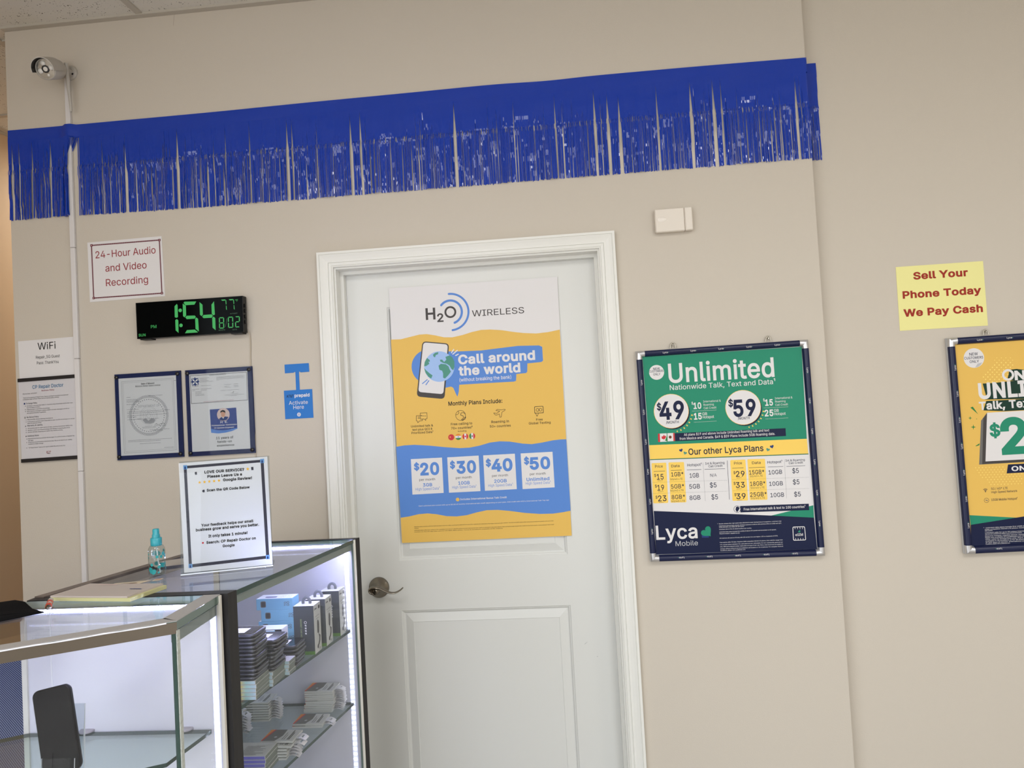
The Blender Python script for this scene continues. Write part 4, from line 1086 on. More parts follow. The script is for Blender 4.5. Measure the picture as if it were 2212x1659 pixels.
PR['lycar']=dict(o=(1.9012,0.0370,1.3353),a=0.0103,q=[(-286.7, 357.1), (288.3, 357.1), (286.7, -357.1), (-288.3, -357.1), (-262.5, 333.5), (273.5, 333.5), (271.5, -332.1), (-264.5, -332.1)],i=[
('P',((-262.5,333.5),(273.5,333.5),(271.5,-332.1),(-264.5,-332.1)),'yel',1),
('D',-205.3,285.5,32.55,'paper',2),
('P',((-204.0,254.0),(-195.3,266.2),(-180.1,269.2),(-186.6,260.7),(-193.9,255.7)),'grey',3),
('T', 'NEW', -218.8, -191.9, 294.4, 9.23, 'navy', 0.5, 3),
('T', 'CUSTOMERS', -236.0, -176.3, 282.4, 8.31, 'navy', 0.5, 3),
('T', 'ONLY', -219.9, -190.4, 269.9, 8.31, 'navy', 0.5, 3),
('D',-167.9,204.0,2.08,'dyel',2),
('D',-153.8,203.0,2.08,'dyel',2),
('D',-139.6,202.0,1.98,'dyel',2),
('D',-125.5,201.1,2.08,'dyel',2),
('D',-111.4,200.1,2.08,'dyel',2),
('D',-97.3,199.1,1.98,'dyel',2),
('D',-174.3,212.4,2.08,'dyel',2),
('D',-160.2,211.4,2.08,'dyel',2),
('D',-146.0,210.4,1.98,'dyel',2),
('D',-131.9,209.4,2.07,'dyel',2),
('D',-117.8,208.5,2.08,'dyel',2),
('D',-103.7,207.5,2.08,'dyel',2),
('D',-89.6,206.5,1.98,'dyel',2),
('D',-180.7,220.8,1.99,'dyel',2),
('D',-166.6,219.8,2.08,'dyel',2),
('D',-152.4,218.8,1.99,'dyel',2),
('D',-138.3,217.8,2.07,'dyel',2),
('D',-124.2,216.8,2.07,'dyel',2),
('D',-110.1,215.9,2.08,'dyel',2),
('D',-96.0,214.9,2.08,'dyel',2),
('D',-173.0,228.2,2.08,'dyel',2),
('D',-158.8,227.2,1.99,'dyel',2),
('D',-144.7,226.2,2.07,'dyel',2),
('D',-130.6,225.2,2.07,'dyel',2),
('D',-116.5,224.3,2.08,'dyel',2),
('D',-102.4,223.3,2.08,'dyel',2),
('D',-88.3,222.3,2.08,'dyel',2),
('D',-165.3,235.6,2.08,'dyel',2),
('D',-151.1,234.6,2.07,'dyel',2),
('D',-137.0,233.6,2.07,'dyel',2),
('D',-122.9,232.6,2.07,'dyel',2),
('D',-108.8,231.7,2.08,'dyel',2),
('D',-94.7,230.7,2.08,'dyel',2),
('D',-157.5,243.0,2.07,'dyel',2),
('D',-143.4,242.0,2.07,'dyel',2),
('D',-129.3,241.0,2.07,'dyel',2),
('D',-115.1,240.1,1.99,'dyel',2),
('D',-101.0,239.1,1.99,'dyel',2),
('D',-87.0,238.1,2.08,'dyel',2),
('D',-149.8,250.4,2.07,'dyel',2),
('D',-135.7,249.4,2.07,'dyel',2),
('D',-121.5,248.4,1.98,'dyel',2),
('D',-107.4,247.5,1.99,'dyel',2),
('D',-93.3,246.5,1.99,'dyel',2),
('D',-142.1,257.8,2.07,'dyel',2),
('D',-127.9,256.8,2.07,'dyel',2),
('D',-113.8,255.9,2.08,'dyel',2),
('D',-99.7,254.9,2.08,'dyel',2),
('D',-85.6,253.9,1.99,'dyel',2),
('D',-134.3,265.3,2.08,'dyel',2),
('D',-120.2,264.3,2.08,'dyel',2),
('D',-106.1,263.3,2.08,'dyel',2),
('D',-92.0,262.3,2.08,'dyel',2),
('D',-140.7,273.7,1.39,'dyel',2),
('D',-126.6,272.7,1.39,'dyel',2),
('D',-112.5,271.7,1.39,'dyel',2),
('D',-98.4,270.7,1.39,'dyel',2),
('D',-84.3,269.7,1.39,'dyel',2),
('D',-133.0,281.1,1.39,'dyel',2),
('D',-118.9,280.1,1.39,'dyel',2),
('D',-104.8,279.1,1.39,'dyel',2),
('D',-90.7,278.1,1.39,'dyel',2),
('P',((-184.8,199.1),(-151.6,198.7),(-125.2,199.8),(-99.9,201.7),(-45.1,201.5),(90.6,199.4),(85.3,137.7),(-50.4,139.6),(-182.4,145.9),(-177.0,155.2)),'vdgreen',2),
('P',((-96.7,238.8),(-73.8,240.0),(-31.2,231.8),(93.3,230.3),(89.4,185.1),(-90.7,202.3),(-106.4,205.8)),'vdgreen',2),
('P',((-190.0,110.3),(-178.2,140.8),(-95.9,140.2),(85.3,137.7),(82.2,102.1),(-121.8,103.5)),'vdgreen',2),
('A',-102.7,222.3,15.42,0,360,7.37,'paper',3),
('T', 'NE', -82.5, -15.2, 204.8, 29.73, 'paper', 2, 3),
('T', 'UNLIMITED', -200.6, 154.1, 150.8, 50.65, 'paper', 2, 3),
('T', 'Talk, Text and Data', -202.5, 128.4, 113.6, 25.78, 'paper', 1.8, 3),
('P',((-230.3,122.6),(-222.1,125.0),(-207.0,98.2)),'fgreen',2),
('P',((-233.1,94.6),(-232.3,89.2),(-227.2,87.5),(-232.5,86.5),(-234.2,81.2),(-235.0,86.7),(-240.1,88.3),(-234.8,89.3)),'fgreen',2),
('P',((-213.3,86.1),(-213.0,84.2),(-211.2,83.6),(-213.1,83.2),(-213.7,81.3),(-214.0,83.3),(-215.8,83.9),(-213.9,84.2)),'fgreen',2),
('P',((-225.3,66.5),(-224.2,59.1),(-217.4,56.8),(-224.5,55.5),(-226.8,48.3),(-227.9,55.7),(-234.8,57.9),(-227.6,59.3)),'fgreen',2),
('P',((-200.1,77.3),(-179.2,102.0),(-177.3,97.5),(-197.4,-57.8),(105.1,-58.5),(104.3,-67.2),(-218.1,-67.1)),'steel',2),
('P',((-192.2,84.0),(-179.2,102.0),(104.6,100.6),(105.1,-58.5),(104.3,-67.2),(-208.4,-66.0)),'dark',3),
('P',((-179.2,102.0),(104.6,100.6),(105.1,-58.5),(-197.4,-57.8)),'paper',4),
('T', '$', -176.5, -142.8, 23.8, 39.64, 'lgreen', 1.8, 5),
('T', '2', -143.6, -58.3, -33.2, 115.05, 'lgreen', 2, 5),
('P',((-225.1,-5.1),(-210.7,2.9),(-212.4,-3.5),(-221.7,-6.0)),'fgreen',2),
('P',((-127.8,-72.0),(103.8,-72.7),(101.4,-100.9),(-134.4,-101.0)),'navy',4),
('T', 'ONLY', -118.2, -30.9, -93.8, 15.42, 'paper', 1.6, 5),
('D',-229.9,-76.7,1.62,'dyel',2),
('D',-219.2,-77.0,1.61,'dyel',2),
('D',-208.4,-77.3,1.61,'dyel',2),
('D',-197.7,-77.6,1.61,'dyel',2),
('D',-187.0,-77.8,1.62,'dyel',2),
('D',-176.2,-78.1,1.54,'dyel',2),
('D',-165.5,-78.4,1.61,'dyel',2),
('D',-154.8,-78.6,1.62,'dyel',2),
('D',-144.1,-78.9,1.61,'dyel',2),
('D',-225.4,-85.1,1.62,'dyel',2),
('D',-214.6,-85.4,1.61,'dyel',2),
('D',-203.9,-85.7,1.61,'dyel',2),
('D',-193.1,-86.0,1.54,'dyel',2),
('D',-182.4,-86.2,1.62,'dyel',2),
('D',-171.7,-86.5,1.61,'dyel',2),
('D',-161.0,-86.8,1.61,'dyel',2),
('D',-150.3,-87.0,1.62,'dyel',2),
('D',-139.6,-87.3,1.61,'dyel',2),
('D',-220.5,-93.2,1.61,'dyel',2),
('D',-209.8,-93.5,1.61,'dyel',2),
('D',-199.0,-93.7,1.55,'dyel',2),
('D',-188.3,-94.0,1.61,'dyel',2),
('D',-177.6,-94.3,1.61,'dyel',2),
('D',-166.9,-94.5,1.62,'dyel',2),
('D',-156.2,-94.8,1.61,'dyel',2),
('D',-145.5,-95.1,1.61,'dyel',2),
('D',-216.0,-101.6,1.61,'dyel',2),
('D',-205.2,-101.9,1.61,'dyel',2),
('D',-194.5,-102.1,1.62,'dyel',2),
('D',-183.8,-102.4,1.61,'dyel',2),
('D',-173.0,-102.7,1.54,'dyel',2),
('D',-162.3,-102.9,1.55,'dyel',2),
('D',-151.6,-103.2,1.54,'dyel',2),
('D',-140.9,-103.4,1.55,'dyel',2),
('D',-130.3,-103.7,1.61,'dyel',2),
('D',-119.6,-104.0,1.61,'dyel',2),
('D',-108.9,-104.2,1.62,'dyel',2),
('D',-98.2,-104.5,1.54,'dyel',2),
('D',-87.6,-104.8,1.61,'dyel',2),
('D',-211.1,-109.7,1.54,'dyel',2),
('D',-200.4,-109.9,1.62,'dyel',2),
('D',-189.7,-110.2,1.61,'dyel',2),
('D',-178.9,-110.4,1.55,'dyel',2),
('D',-168.2,-110.7,1.54,'dyel',2),
('D',-157.5,-111.0,1.54,'dyel',2),
('D',-146.8,-111.2,1.55,'dyel',2),
('D',-136.1,-111.5,1.54,'dyel',2),
('D',-125.5,-111.7,1.62,'dyel',2),
('D',-114.8,-112.0,1.61,'dyel',2),
('D',-104.1,-112.3,1.54,'dyel',2),
('D',-93.5,-112.5,1.61,'dyel',2),
('D',-195.8,-118.3,1.54,'dyel',2),
('D',-185.1,-118.6,1.61,'dyel',2),
('D',-174.4,-118.8,1.62,'dyel',2),
('D',-163.7,-119.1,1.61,'dyel',2),
('D',-153.0,-119.3,1.62,'dyel',2),
('D',-142.3,-119.6,1.61,'dyel',2),
('D',-131.6,-119.9,1.54,'dyel',2),
('D',-120.9,-120.1,1.54,'dyel',2),
('D',-110.3,-120.4,1.61,'dyel',2),
('D',-99.6,-120.6,1.62,'dyel',2),
('D',-89.0,-120.9,1.61,'dyel',2),
('D',-191.0,-126.4,1.61,'dyel',2),
('D',-180.3,-126.6,1.61,'dyel',2),
('D',-169.6,-126.9,1.61,'dyel',2),
('D',-158.9,-127.1,1.61,'dyel',2),
('D',-148.2,-127.4,1.61,'dyel',2),
('D',-137.5,-127.6,1.62,'dyel',2),
('D',-126.8,-127.9,1.54,'dyel',2),
('D',-116.2,-128.1,1.62,'dyel',2),
('D',-105.5,-128.4,1.61,'dyel',2),
('D',-94.8,-128.6,1.55,'dyel',2),
('D',-186.5,-134.7,1.62,'dyel',2),
('D',-175.8,-135.0,1.61,'dyel',2),
('D',-165.0,-135.2,1.55,'dyel',2),
('D',-154.4,-135.5,1.61,'dyel',2),
('D',-143.7,-135.7,1.62,'dyel',2),
('D',-133.0,-136.0,1.61,'dyel',2),
('D',-122.3,-136.2,1.62,'dyel',2),
('D',-111.6,-136.5,1.54,'dyel',2),
('D',-101.0,-136.7,1.62,'dyel',2),
('D',-90.3,-137.0,1.54,'dyel',2),
('A',-205.5,-157.1,2.76,130,50,1.61,'navy',2),
('A',-205.5,-157.1,5.99,130,50,1.61,'navy',2),
('A',-205.5,-157.1,9.21,130,50,1.61,'navy',2),
('D',-205.5,-157.1,1.61,'navy',2),
('A',-204.7,-185.5,7.37,0,360,0.92,'navy',2),
('D',-206.4,-184.9,1.77,'steel',2),
('D',-202.9,-186.6,1.84,'steel',2),
('T', '5G / 4G* LTE', -187.0, -135.3, -152.1, 7.16, 'navy', 0.2, 3),
('T', 'High Speed Network', -187.2, -105.9, -163.0, 6.83, 'navy', 0.3, 3),
('T', '15GB Mobile Hotspot¹', -189.4, -107.4, -188.2, 7.14, 'navy', 0.5, 3),
('P',((-262.3,-231.1),(-116.4,-247.0),(-261.5,-263.1)),'lgreen',2),
('P',((-261.5,-263.1),(-116.4,-247.0),(238.1,-206.6),(231.0,-335.0),(-264.5,-332.1)),'navy',3),
('T', '*  Unlimited data plans include first 40GB of data at 5G speeds and remainder at 4G speeds. Requires', -221.8, 74.8, -276.7, 3.22, 'paper', 0.2, 4),
('T', 'GSM compatible 5G/4G LTE phone. During times of congestion, customers may notice reduced', -218.0, 63.1, -282.1, 3.09, 'paper', 0.2, 4),
('T', 'data speeds.', -218.2, -193.7, -286.6, 3.22, 'paper', 0.2, 4),
('T', 'Unlimited calls for up to 50 unique international destination numbers. Calls to international destinations', -218.3, 80.1, -293.0, 3.22, 'paper', 0.2, 4),
('T', 'that are not unlimited are billed in one minute increments.', -218.4, -102.6, -297.7, 3.08, 'paper', 0.2, 4),
('T', 'Requires hotspot-capable device. Hotspot tethering will decrease the data allotment on the plan.', -218.6, 72.5, -303.7, 3.22, 'paper', 0.2, 4),
('T', 'Rates are available at LycaMobile.com and subject to change without notice. Taxes and fees apply.', -218.7, 74.2, -309.1, 3.23, 'paper', 0.2, 4),
('T', 'Offer valid for limited time only. Plans, rates & services are subject to change and are not', -218.8, 60.3, -314.5, 3.08, 'paper', 0.2, 4),
('T', 'available in all locations or for all phones. Offer requires activation within the first thirty days', -219.0, 66.6, -319.8, 3.22, 'paper', 0.2, 4),
('T', 'of 365 days of service. International calling provided by the network. For complete Terms &', -219.1, 63.9, -325.2, 3.22, 'paper', 0.2, 4),
('T', 'Conditions, please visit LycaMobile.com.', -219.2, -142.8, -330.0, 3.08, 'paper', 0.2, 4)])
PR['recording']=dict(o=(-1.2197,-0.0010,2.1153),a=0.0101,q=[(-141.7, 109.0), (140.9, 108.9), (142.8, -108.9), (-141.9, -109.0)],i=[
('L',((-126.2,97.4),(131.7,95.3)),4.43,'maroon',1),
('D',-126.2,97.4,0.77,'pinkish',2),
('D',-119.2,97.3,0.77,'pinkish',2),
('D',-112.2,97.3,0.77,'pinkish',2),
('D',-105.1,97.2,0.77,'pinkish',2),
('D',-98.1,97.2,0.77,'pinkish',2),
('D',-91.1,97.1,0.77,'pinkish',2),
('D',-84.1,97.1,0.77,'pinkish',2),
('D',-77.1,97.0,0.77,'pinkish',2),
('D',-70.1,96.9,0.77,'pinkish',2),
('D',-63.1,96.9,0.77,'pinkish',2),
('D',-56.1,96.8,0.77,'pinkish',2),
('D',-49.1,96.8,0.77,'pinkish',2),
('D',-42.1,96.7,0.77,'pinkish',2),
('D',-35.1,96.6,0.77,'pinkish',2),
('D',-28.1,96.6,0.77,'pinkish',2),
('D',-21.1,96.5,0.77,'pinkish',2),
('D',-14.2,96.5,0.77,'pinkish',2),
('D',-7.2,96.4,0.77,'pinkish',2),
('D',-0.2,96.4,0.77,'pinkish',2),
('D',6.8,96.3,0.77,'pinkish',2),
('D',13.7,96.2,0.77,'pinkish',2),
('D',20.7,96.2,0.77,'pinkish',2),
('D',27.7,96.1,0.72,'pinkish',2),
('D',34.6,96.1,0.77,'pinkish',2),
('D',41.6,96.0,0.77,'pinkish',2),
('D',48.5,95.9,0.77,'pinkish',2),
('D',55.5,95.9,0.77,'pinkish',2),
('D',62.4,95.8,0.77,'pinkish',2),
('D',69.4,95.8,0.77,'pinkish',2),
('D',76.3,95.7,0.77,'pinkish',2),
('D',83.3,95.7,0.73,'pinkish',2),
('D',90.2,95.6,0.77,'pinkish',2),
('D',97.1,95.5,0.77,'pinkish',2),
('D',104.0,95.5,0.77,'pinkish',2),
('D',111.0,95.4,0.77,'pinkish',2),
('D',117.9,95.4,0.77,'pinkish',2),
('D',124.8,95.3,0.77,'pinkish',2),
('D',131.7,95.3,0.77,'pinkish',2),
('L',((131.7,95.3),(131.6,-97.6)),4.45,'maroon',1),
('D',131.7,95.3,0.77,'pinkish',2),
('D',131.7,90.0,0.77,'pinkish',2),
('D',131.7,84.8,0.77,'pinkish',2),
('D',131.7,79.6,0.77,'pinkish',2),
('D',131.7,74.4,0.77,'pinkish',2),
('D',131.7,69.1,0.77,'pinkish',2),
('D',131.7,63.9,0.77,'pinkish',2),
('D',131.7,58.7,0.77,'pinkish',2),
('D',131.7,53.5,0.77,'pinkish',2),
('D',131.7,48.3,0.77,'pinkish',2),
('D',131.7,43.0,0.77,'pinkish',2),
('D',131.7,37.8,0.77,'pinkish',2),
('D',131.7,32.6,0.77,'pinkish',2),
('D',131.7,27.4,0.77,'pinkish',2),
('D',131.7,22.2,0.77,'pinkish',2),
('D',131.7,17.0,0.77,'pinkish',2),
('D',131.7,11.8,0.77,'pinkish',2),
('D',131.7,6.5,0.77,'pinkish',2),
('D',131.7,1.3,0.77,'pinkish',2),
('D',131.7,-3.9,0.77,'pinkish',2),
('D',131.7,-9.1,0.77,'pinkish',2),
('D',131.7,-14.3,0.77,'pinkish',2),
('D',131.7,-19.5,0.77,'pinkish',2),
('D',131.7,-24.7,0.77,'pinkish',2),
('D',131.7,-29.9,0.77,'pinkish',2),
('D',131.7,-35.1,0.73,'pinkish',2),
('D',131.7,-40.3,0.73,'pinkish',2),
('D',131.7,-45.5,0.73,'pinkish',2),
('D',131.7,-50.7,0.73,'pinkish',2),
('D',131.7,-56.0,0.72,'pinkish',2),
('D',131.7,-61.2,0.72,'pinkish',2),
('D',131.7,-66.4,0.72,'pinkish',2),
('D',131.7,-71.6,0.72,'pinkish',2),
('D',131.7,-76.8,0.72,'pinkish',2),
('D',131.7,-82.0,0.72,'pinkish',2),
('D',131.6,-87.2,0.77,'pinkish',2),
('D',131.6,-92.4,0.77,'pinkish',2),
('D',131.6,-97.6,0.77,'pinkish',2),
('L',((131.6,-97.6),(-126.9,-95.2)),4.43,'maroon',1),
('D',131.6,-97.6,0.77,'pinkish',2),
('D',124.7,-97.5,0.77,'pinkish',2),
('D',117.8,-97.4,0.73,'pinkish',2),
('D',110.8,-97.4,0.77,'pinkish',2),
('D',103.9,-97.3,0.77,'pinkish',2),
('D',96.9,-97.2,0.77,'pinkish',2),
('D',90.0,-97.2,0.77,'pinkish',2),
('D',83.0,-97.1,0.77,'pinkish',2),
('D',76.1,-97.1,0.77,'pinkish',2),
('D',69.1,-97.0,0.77,'pinkish',2),
('D',62.2,-96.9,0.73,'pinkish',2),
('D',55.2,-96.9,0.77,'pinkish',2),
('D',48.2,-96.8,0.77,'pinkish',2),
('D',41.3,-96.7,0.73,'pinkish',2),
('D',34.3,-96.7,0.77,'pinkish',2),
('D',27.3,-96.6,0.77,'pinkish',2),
('D',20.3,-96.5,0.77,'pinkish',2),
('D',13.4,-96.5,0.72,'pinkish',2),
('D',6.4,-96.4,0.77,'pinkish',2),
('D',-0.6,-96.4,0.77,'pinkish',2),
('D',-7.6,-96.3,0.77,'pinkish',2),
('D',-14.6,-96.2,0.77,'pinkish',2),
('D',-21.6,-96.2,0.77,'pinkish',2),
('D',-28.6,-96.1,0.77,'pinkish',2),
('D',-35.6,-96.0,0.77,'pinkish',2),
('D',-42.6,-96.0,0.77,'pinkish',2),
('D',-49.6,-95.9,0.77,'pinkish',2),
('D',-56.6,-95.8,0.77,'pinkish',2),
('D',-63.7,-95.8,0.77,'pinkish',2),
('D',-70.7,-95.7,0.77,'pinkish',2),
('D',-77.7,-95.7,0.77,'pinkish',2),
('D',-84.7,-95.6,0.77,'pinkish',2),
('D',-91.7,-95.5,0.77,'pinkish',2),
('D',-98.8,-95.5,0.77,'pinkish',2),
('D',-105.8,-95.4,0.77,'pinkish',2),
('D',-112.8,-95.3,0.77,'pinkish',2),
('D',-119.9,-95.3,0.77,'pinkish',2),
('D',-126.9,-95.2,0.77,'pinkish',2),
('L',((-126.9,-95.2),(-126.2,97.4)),4.43,'maroon',1),
('D',-126.9,-95.2,0.77,'pinkish',2),
('D',-126.9,-90.0,0.77,'pinkish',2),
('D',-126.9,-84.8,0.77,'pinkish',2),
('D',-126.9,-79.6,0.77,'pinkish',2),
('D',-126.9,-74.4,0.77,'pinkish',2),
('D',-126.8,-69.2,0.77,'pinkish',2),
('D',-126.8,-64.0,0.77,'pinkish',2),
('D',-126.8,-58.8,0.77,'pinkish',2),
('D',-126.8,-53.6,0.77,'pinkish',2),
('D',-126.8,-48.4,0.77,'pinkish',2),
('D',-126.7,-43.2,0.77,'pinkish',2),
('D',-126.7,-38.0,0.77,'pinkish',2),
('D',-126.7,-32.8,0.77,'pinkish',2),
('D',-126.7,-27.6,0.77,'pinkish',2),
('D',-126.7,-22.4,0.77,'pinkish',2),
('D',-126.6,-17.2,0.77,'pinkish',2),
('D',-126.6,-12.0,0.77,'pinkish',2),
('D',-126.6,-6.8,0.77,'pinkish',2),
('D',-126.6,-1.6,0.77,'pinkish',2),
('D',-126.6,3.6,0.77,'pinkish',2),
('D',-126.5,8.8,0.77,'pinkish',2),
('D',-126.5,14.0,0.77,'pinkish',2),
('D',-126.5,19.2,0.77,'pinkish',2),
('D',-126.5,24.4,0.77,'pinkish',2),
('D',-126.5,29.6,0.77,'pinkish',2),
('D',-126.4,34.8,0.77,'pinkish',2),
('D',-126.4,40.0,0.77,'pinkish',2),
('D',-126.4,45.3,0.77,'pinkish',2),
('D',-126.4,50.5,0.77,'pinkish',2),
('D',-126.4,55.7,0.77,'pinkish',2),
('D',-126.3,60.9,0.77,'pinkish',2),
('D',-126.3,66.1,0.77,'pinkish',2),
('D',-126.3,71.3,0.77,'pinkish',2),
('D',-126.3,76.5,0.77,'pinkish',2),
('D',-126.3,81.8,0.77,'pinkish',2),
('D',-126.2,87.0,0.77,'pinkish',2),
('D',-126.2,92.2,0.77,'pinkish',2),
('D',-126.2,97.4,0.77,'pinkish',2),
('P',((-130.6,101.7),(-121.4,101.6),(-121.6,93.1),(-130.7,93.2)),'maroon',2),
('D',-126.2,97.4,1.87,'pinkish',3),
('P',((127.4,99.5),(136.5,99.4),(136.2,91.0),(127.3,91.1)),'maroon',2),
('D',131.7,95.3,1.88,'pinkish',3),
('P',((127.3,-93.3),(136.4,-93.4),(136.1,-101.8),(127.2,-101.7)),'maroon',2),
('D',131.6,-97.6,1.87,'pinkish',3),
('P',((-131.3,-91.0),(-122.1,-91.0),(-122.4,-99.5),(-131.4,-99.4)),'maroon',2),
('D',-126.9,-95.2,1.87,'pinkish',3),
('T', '24-Hour Audio', -112.6, 115.5, 48.6, 25.54, 'maroon2', 0.15, 3),
('T', 'and Video', -77.2, 79.2, -2.8, 25.54, 'maroon2', 0.15, 3),
('T', 'Recording', -77.6, 81.9, -55.9, 25.54, 'maroon2', 0.15, 3)])
PR['sell']=dict(o=(1.6107,0.0490,1.8329),a=0.0002,q=[(-140.2, 108.0), (141.1, 108.4), (140.9, -108.4), (-141.8, -108.0)],i=[
('T', 'Sell Your', -86.0, 89.7, 62.6, 23.84, 'sellred', 2, 3),
('T', 'Phone Today', -124.7, 128.1, 0.7, 23.84, 'sellred', 2, 3),
('T', 'We Pay Cash', -126.1, 128.6, -60.7, 24.23, 'sellred', 2, 3)])
PR['prepaid']=dict(o=(-0.6009,-0.0015,1.5928),a=-0.0000,q=[(-51.4, 50.4), (51.1, 50.5), (51.1, -50.5), (-50.8, -50.4)],i=[
('P',((-44.9,142.3),(43.3,142.5),(43.7,111.9),(12.2,111.5),(8.6,115.4),(6.2,112.2),(6.5,49.8),(-6.9,50.5),(-6.7,113.4),(-9.3,114.6),(-12.8,111.8),(-44.8,111.3)),'attblue',0),
('T', 'AT&T', -42.4, -16.8, 25.2, 9.32, 'ink', 0.8, 3),
('T', 'prepaid', -13.4, 40.8, 25.4, 11.2, 'paper', 1.6, 3),
('T', 'Activate', -35.0, 33.5, -0.4, 12.78, 'paper', 0.1, 3),
('T', 'Here', -19.6, 18.8, -17.0, 13.63, 'paper', 0.1, 3),
('D',-0.4,-36.5,6.9,'paper',2),
('L',((-3.4,-32.5),(2.5,-32.3)),0.75,'attblue',3),
('L',((-4.0,-34.4),(3.1,-34.3)),0.75,'attblue',3),
('L',((-4.5,-36.2),(3.8,-36.3)),0.75,'attblue',3),
('L',((-4.2,-38.2),(3.0,-38.1)),0.75,'attblue',3),
('L',((-3.8,-40.1),(2.1,-40.0)),0.75,'attblue',3)])
PR['wifi']=dict(o=(-1.5342,-0.0010,1.8066),a=0.0066,q=[(-107.8, 74.1), (107.1, 76.2), (107.8, -76.2), (-107.1, -74.1)],i=[
('T', 'WiFi', -32.5, 36.7, 38.0, 25.54, 'ink', 0.1, 3),
('T', 'Repair_5G Guest', -40.8, 50.9, 5.6, 10.56, 'ink', 0.1, 3),
('T', 'Pass: ThankYou', -37.9, 45.6, -15.1, 10.56, 'ink', 0.1, 3)])
PR['policy']=dict(o=(-1.5316,-0.0060,1.5919),a=0.0151,q=[(-108.8, 152.5), (111.5, 152.4), (106.9, -152.4), (-109.7, -152.5), (-108.7, 141.6), (110.9, 140.7), (106.9, -140.7), (-109.7, -140.2)],i=[
('T', 'CP Repair Doctor', -55.1, 63.6, 112.2, 12.46, 'teal', 0.8, 3),
('T', 'Business Policy', -20.5, 28.3, 100.8, 5.28, 'maroon2', 0.5, 3),
('T', 'Effective Date: 06/01/2025', -93.6, -38.9, 93.9, 3.85, 'ink', 0.1, 3),
('T', 'Thank you for choosing CP Repair Doctor. We are committed to providing transparent and', -93.3, 80.5, 79.6, 3.73, 'ink', 0.1, 3),
('T', 'professional repair services. Please read our business policy carefully.', -93.6, 45.5, 73.6, 3.73, 'ink', 0.1, 3),
('T', 'Exchange Policy', -82.2, -39.8, 57.8, 5.59, 'ink', 0.3, 3),
('T', 'Exchange is only permitted within 3-5 business days of purchase and the item must', -80.1, 95.3, 49.6, 3.73, 'ink', 0.1, 3),
('T', 'be in its original condition.', -80.5, -29.1, 43.4, 3.73, 'ink', 0.1, 3),
('T', 'Original receipt is required for all exchanges.', -80.8, 8.5, 36.6, 3.73, 'ink', 0.1, 3),
('T', 'Items must be exchanged in original condition (unused, undamaged, and with all', -80.5, 81.9, 30.0, 3.73, 'ink', 0.1, 3),
('T', 'packaging/accessories, if applicable).', -80.5, -6.8, 23.5, 3.73, 'ink', 0.1, 3),
('T', 'No Refund Policy', -82.3, -36.5, 7.8, 5.59, 'ink', 0.3, 3),
('T', 'We do not offer refunds under any circumstances.', -80.2, 18.4, -0.2, 3.85, 'ink', 0.1, 3),
('T', 'In the event of a defective part or issue with the repair, we offer an exchange or re-service', -80.5, 100.0, -7.8, 3.73, 'ink', 0.1, 3),
('T', 'within the warranty window.', -80.9, -26.7, -13.7, 3.85, 'ink', 0.1, 3),
('T', 'Warranty & Liability', -82.2, -22.5, -22.8, 5.59, 'ink', 0.3, 3),
('T', 'Our warranty lasts for repair parts is 30 days, covering manufacturer defects only.', -80.5, 92.0, -31.8, 3.73, 'ink', 0.1, 3),
('T', 'Warranty is void in case of physical damage, water damage, or tampering after service.', -80.9, 82.0, -38.9, 3.73, 'ink', 0.1, 3),
('T', 'Devices with prior tampering and repairs may void the warranty.', -81.2, 53.9, -45.8, 3.73, 'ink', 0.1, 3),
('T', 'Additional Notes', -83.2, -39.0, -60.1, 5.59, 'ink', 0.3, 3),
('T', 'Diagnostics are free if you proceed with the repair. If no service is done, a diagnostic fee', -81.5, 96.2, -69.4, 3.73, 'ink', 0.1, 3),
('T', 'may apply.', -80.9, -60.6, -75.8, 3.73, 'ink', 0.3, 3),
('T', 'All services are performed by trained technicians. We are not liable for pre-existing', -81.2, 86.2, -82.6, 3.73, 'ink', 0.1, 3),
('T', 'conditions or hidden damage.', -81.5, -22.7, -89.0, 3.73, 'ink', 0.1, 3),
('T', '“CP Repair Doctor” reserves the right to update this policy at any time.', -80.9, 60.2, -102.2, 3.73, 'ink', 0.1, 3),
('D',-85.4,51.4,1.24,'ink',2),
('D',-86.1,38.2,1.28,'ink',2),
('D',-86.4,31.5,1.24,'ink',2),
('D',-85.1,1.4,1.24,'ink',2),
('D',-85.5,-6.2,1.24,'ink',2),
('D',-86.7,-30.8,1.24,'ink',2),
('D',-87.0,-37.5,1.24,'ink',2),
('D',-87.4,-44.3,1.24,'ink',2),
('D',-86.1,-67.8,1.24,'ink',2),
('D',-86.7,-80.7,1.24,'ink',2),
('D',-87.7,-100.6,1.24,'ink',2),
('P',((-91.4,63.1),(-85.7,63.2),(-85.7,57.4),(-91.3,57.2)),'hnavy',2),
('A',-89.0,9.6,2.49,0,360,1.24,'ink',2),
('P',((-91.0,-23.2),(-88.6,-18.9),(-86.3,-22.9)),'ink',2),
('P',((-90.9,-58.4),(-87.0,-55.7),(-86.2,-58.7),(-89.5,-60.8)),'ink',2),
('L',((-11.4,-116.4),(-11.8,-123.7),(-2.0,-125.8)),1.86,'maroon2',2),
('T', 'CP', -9.5, 4.5, -121.4, 4.97, 'maroon2', 0.8, 3),
('T', 'REPAIR', -10.7, 2.7, -126.0, 2.49, 'ink', 0.5, 3)])
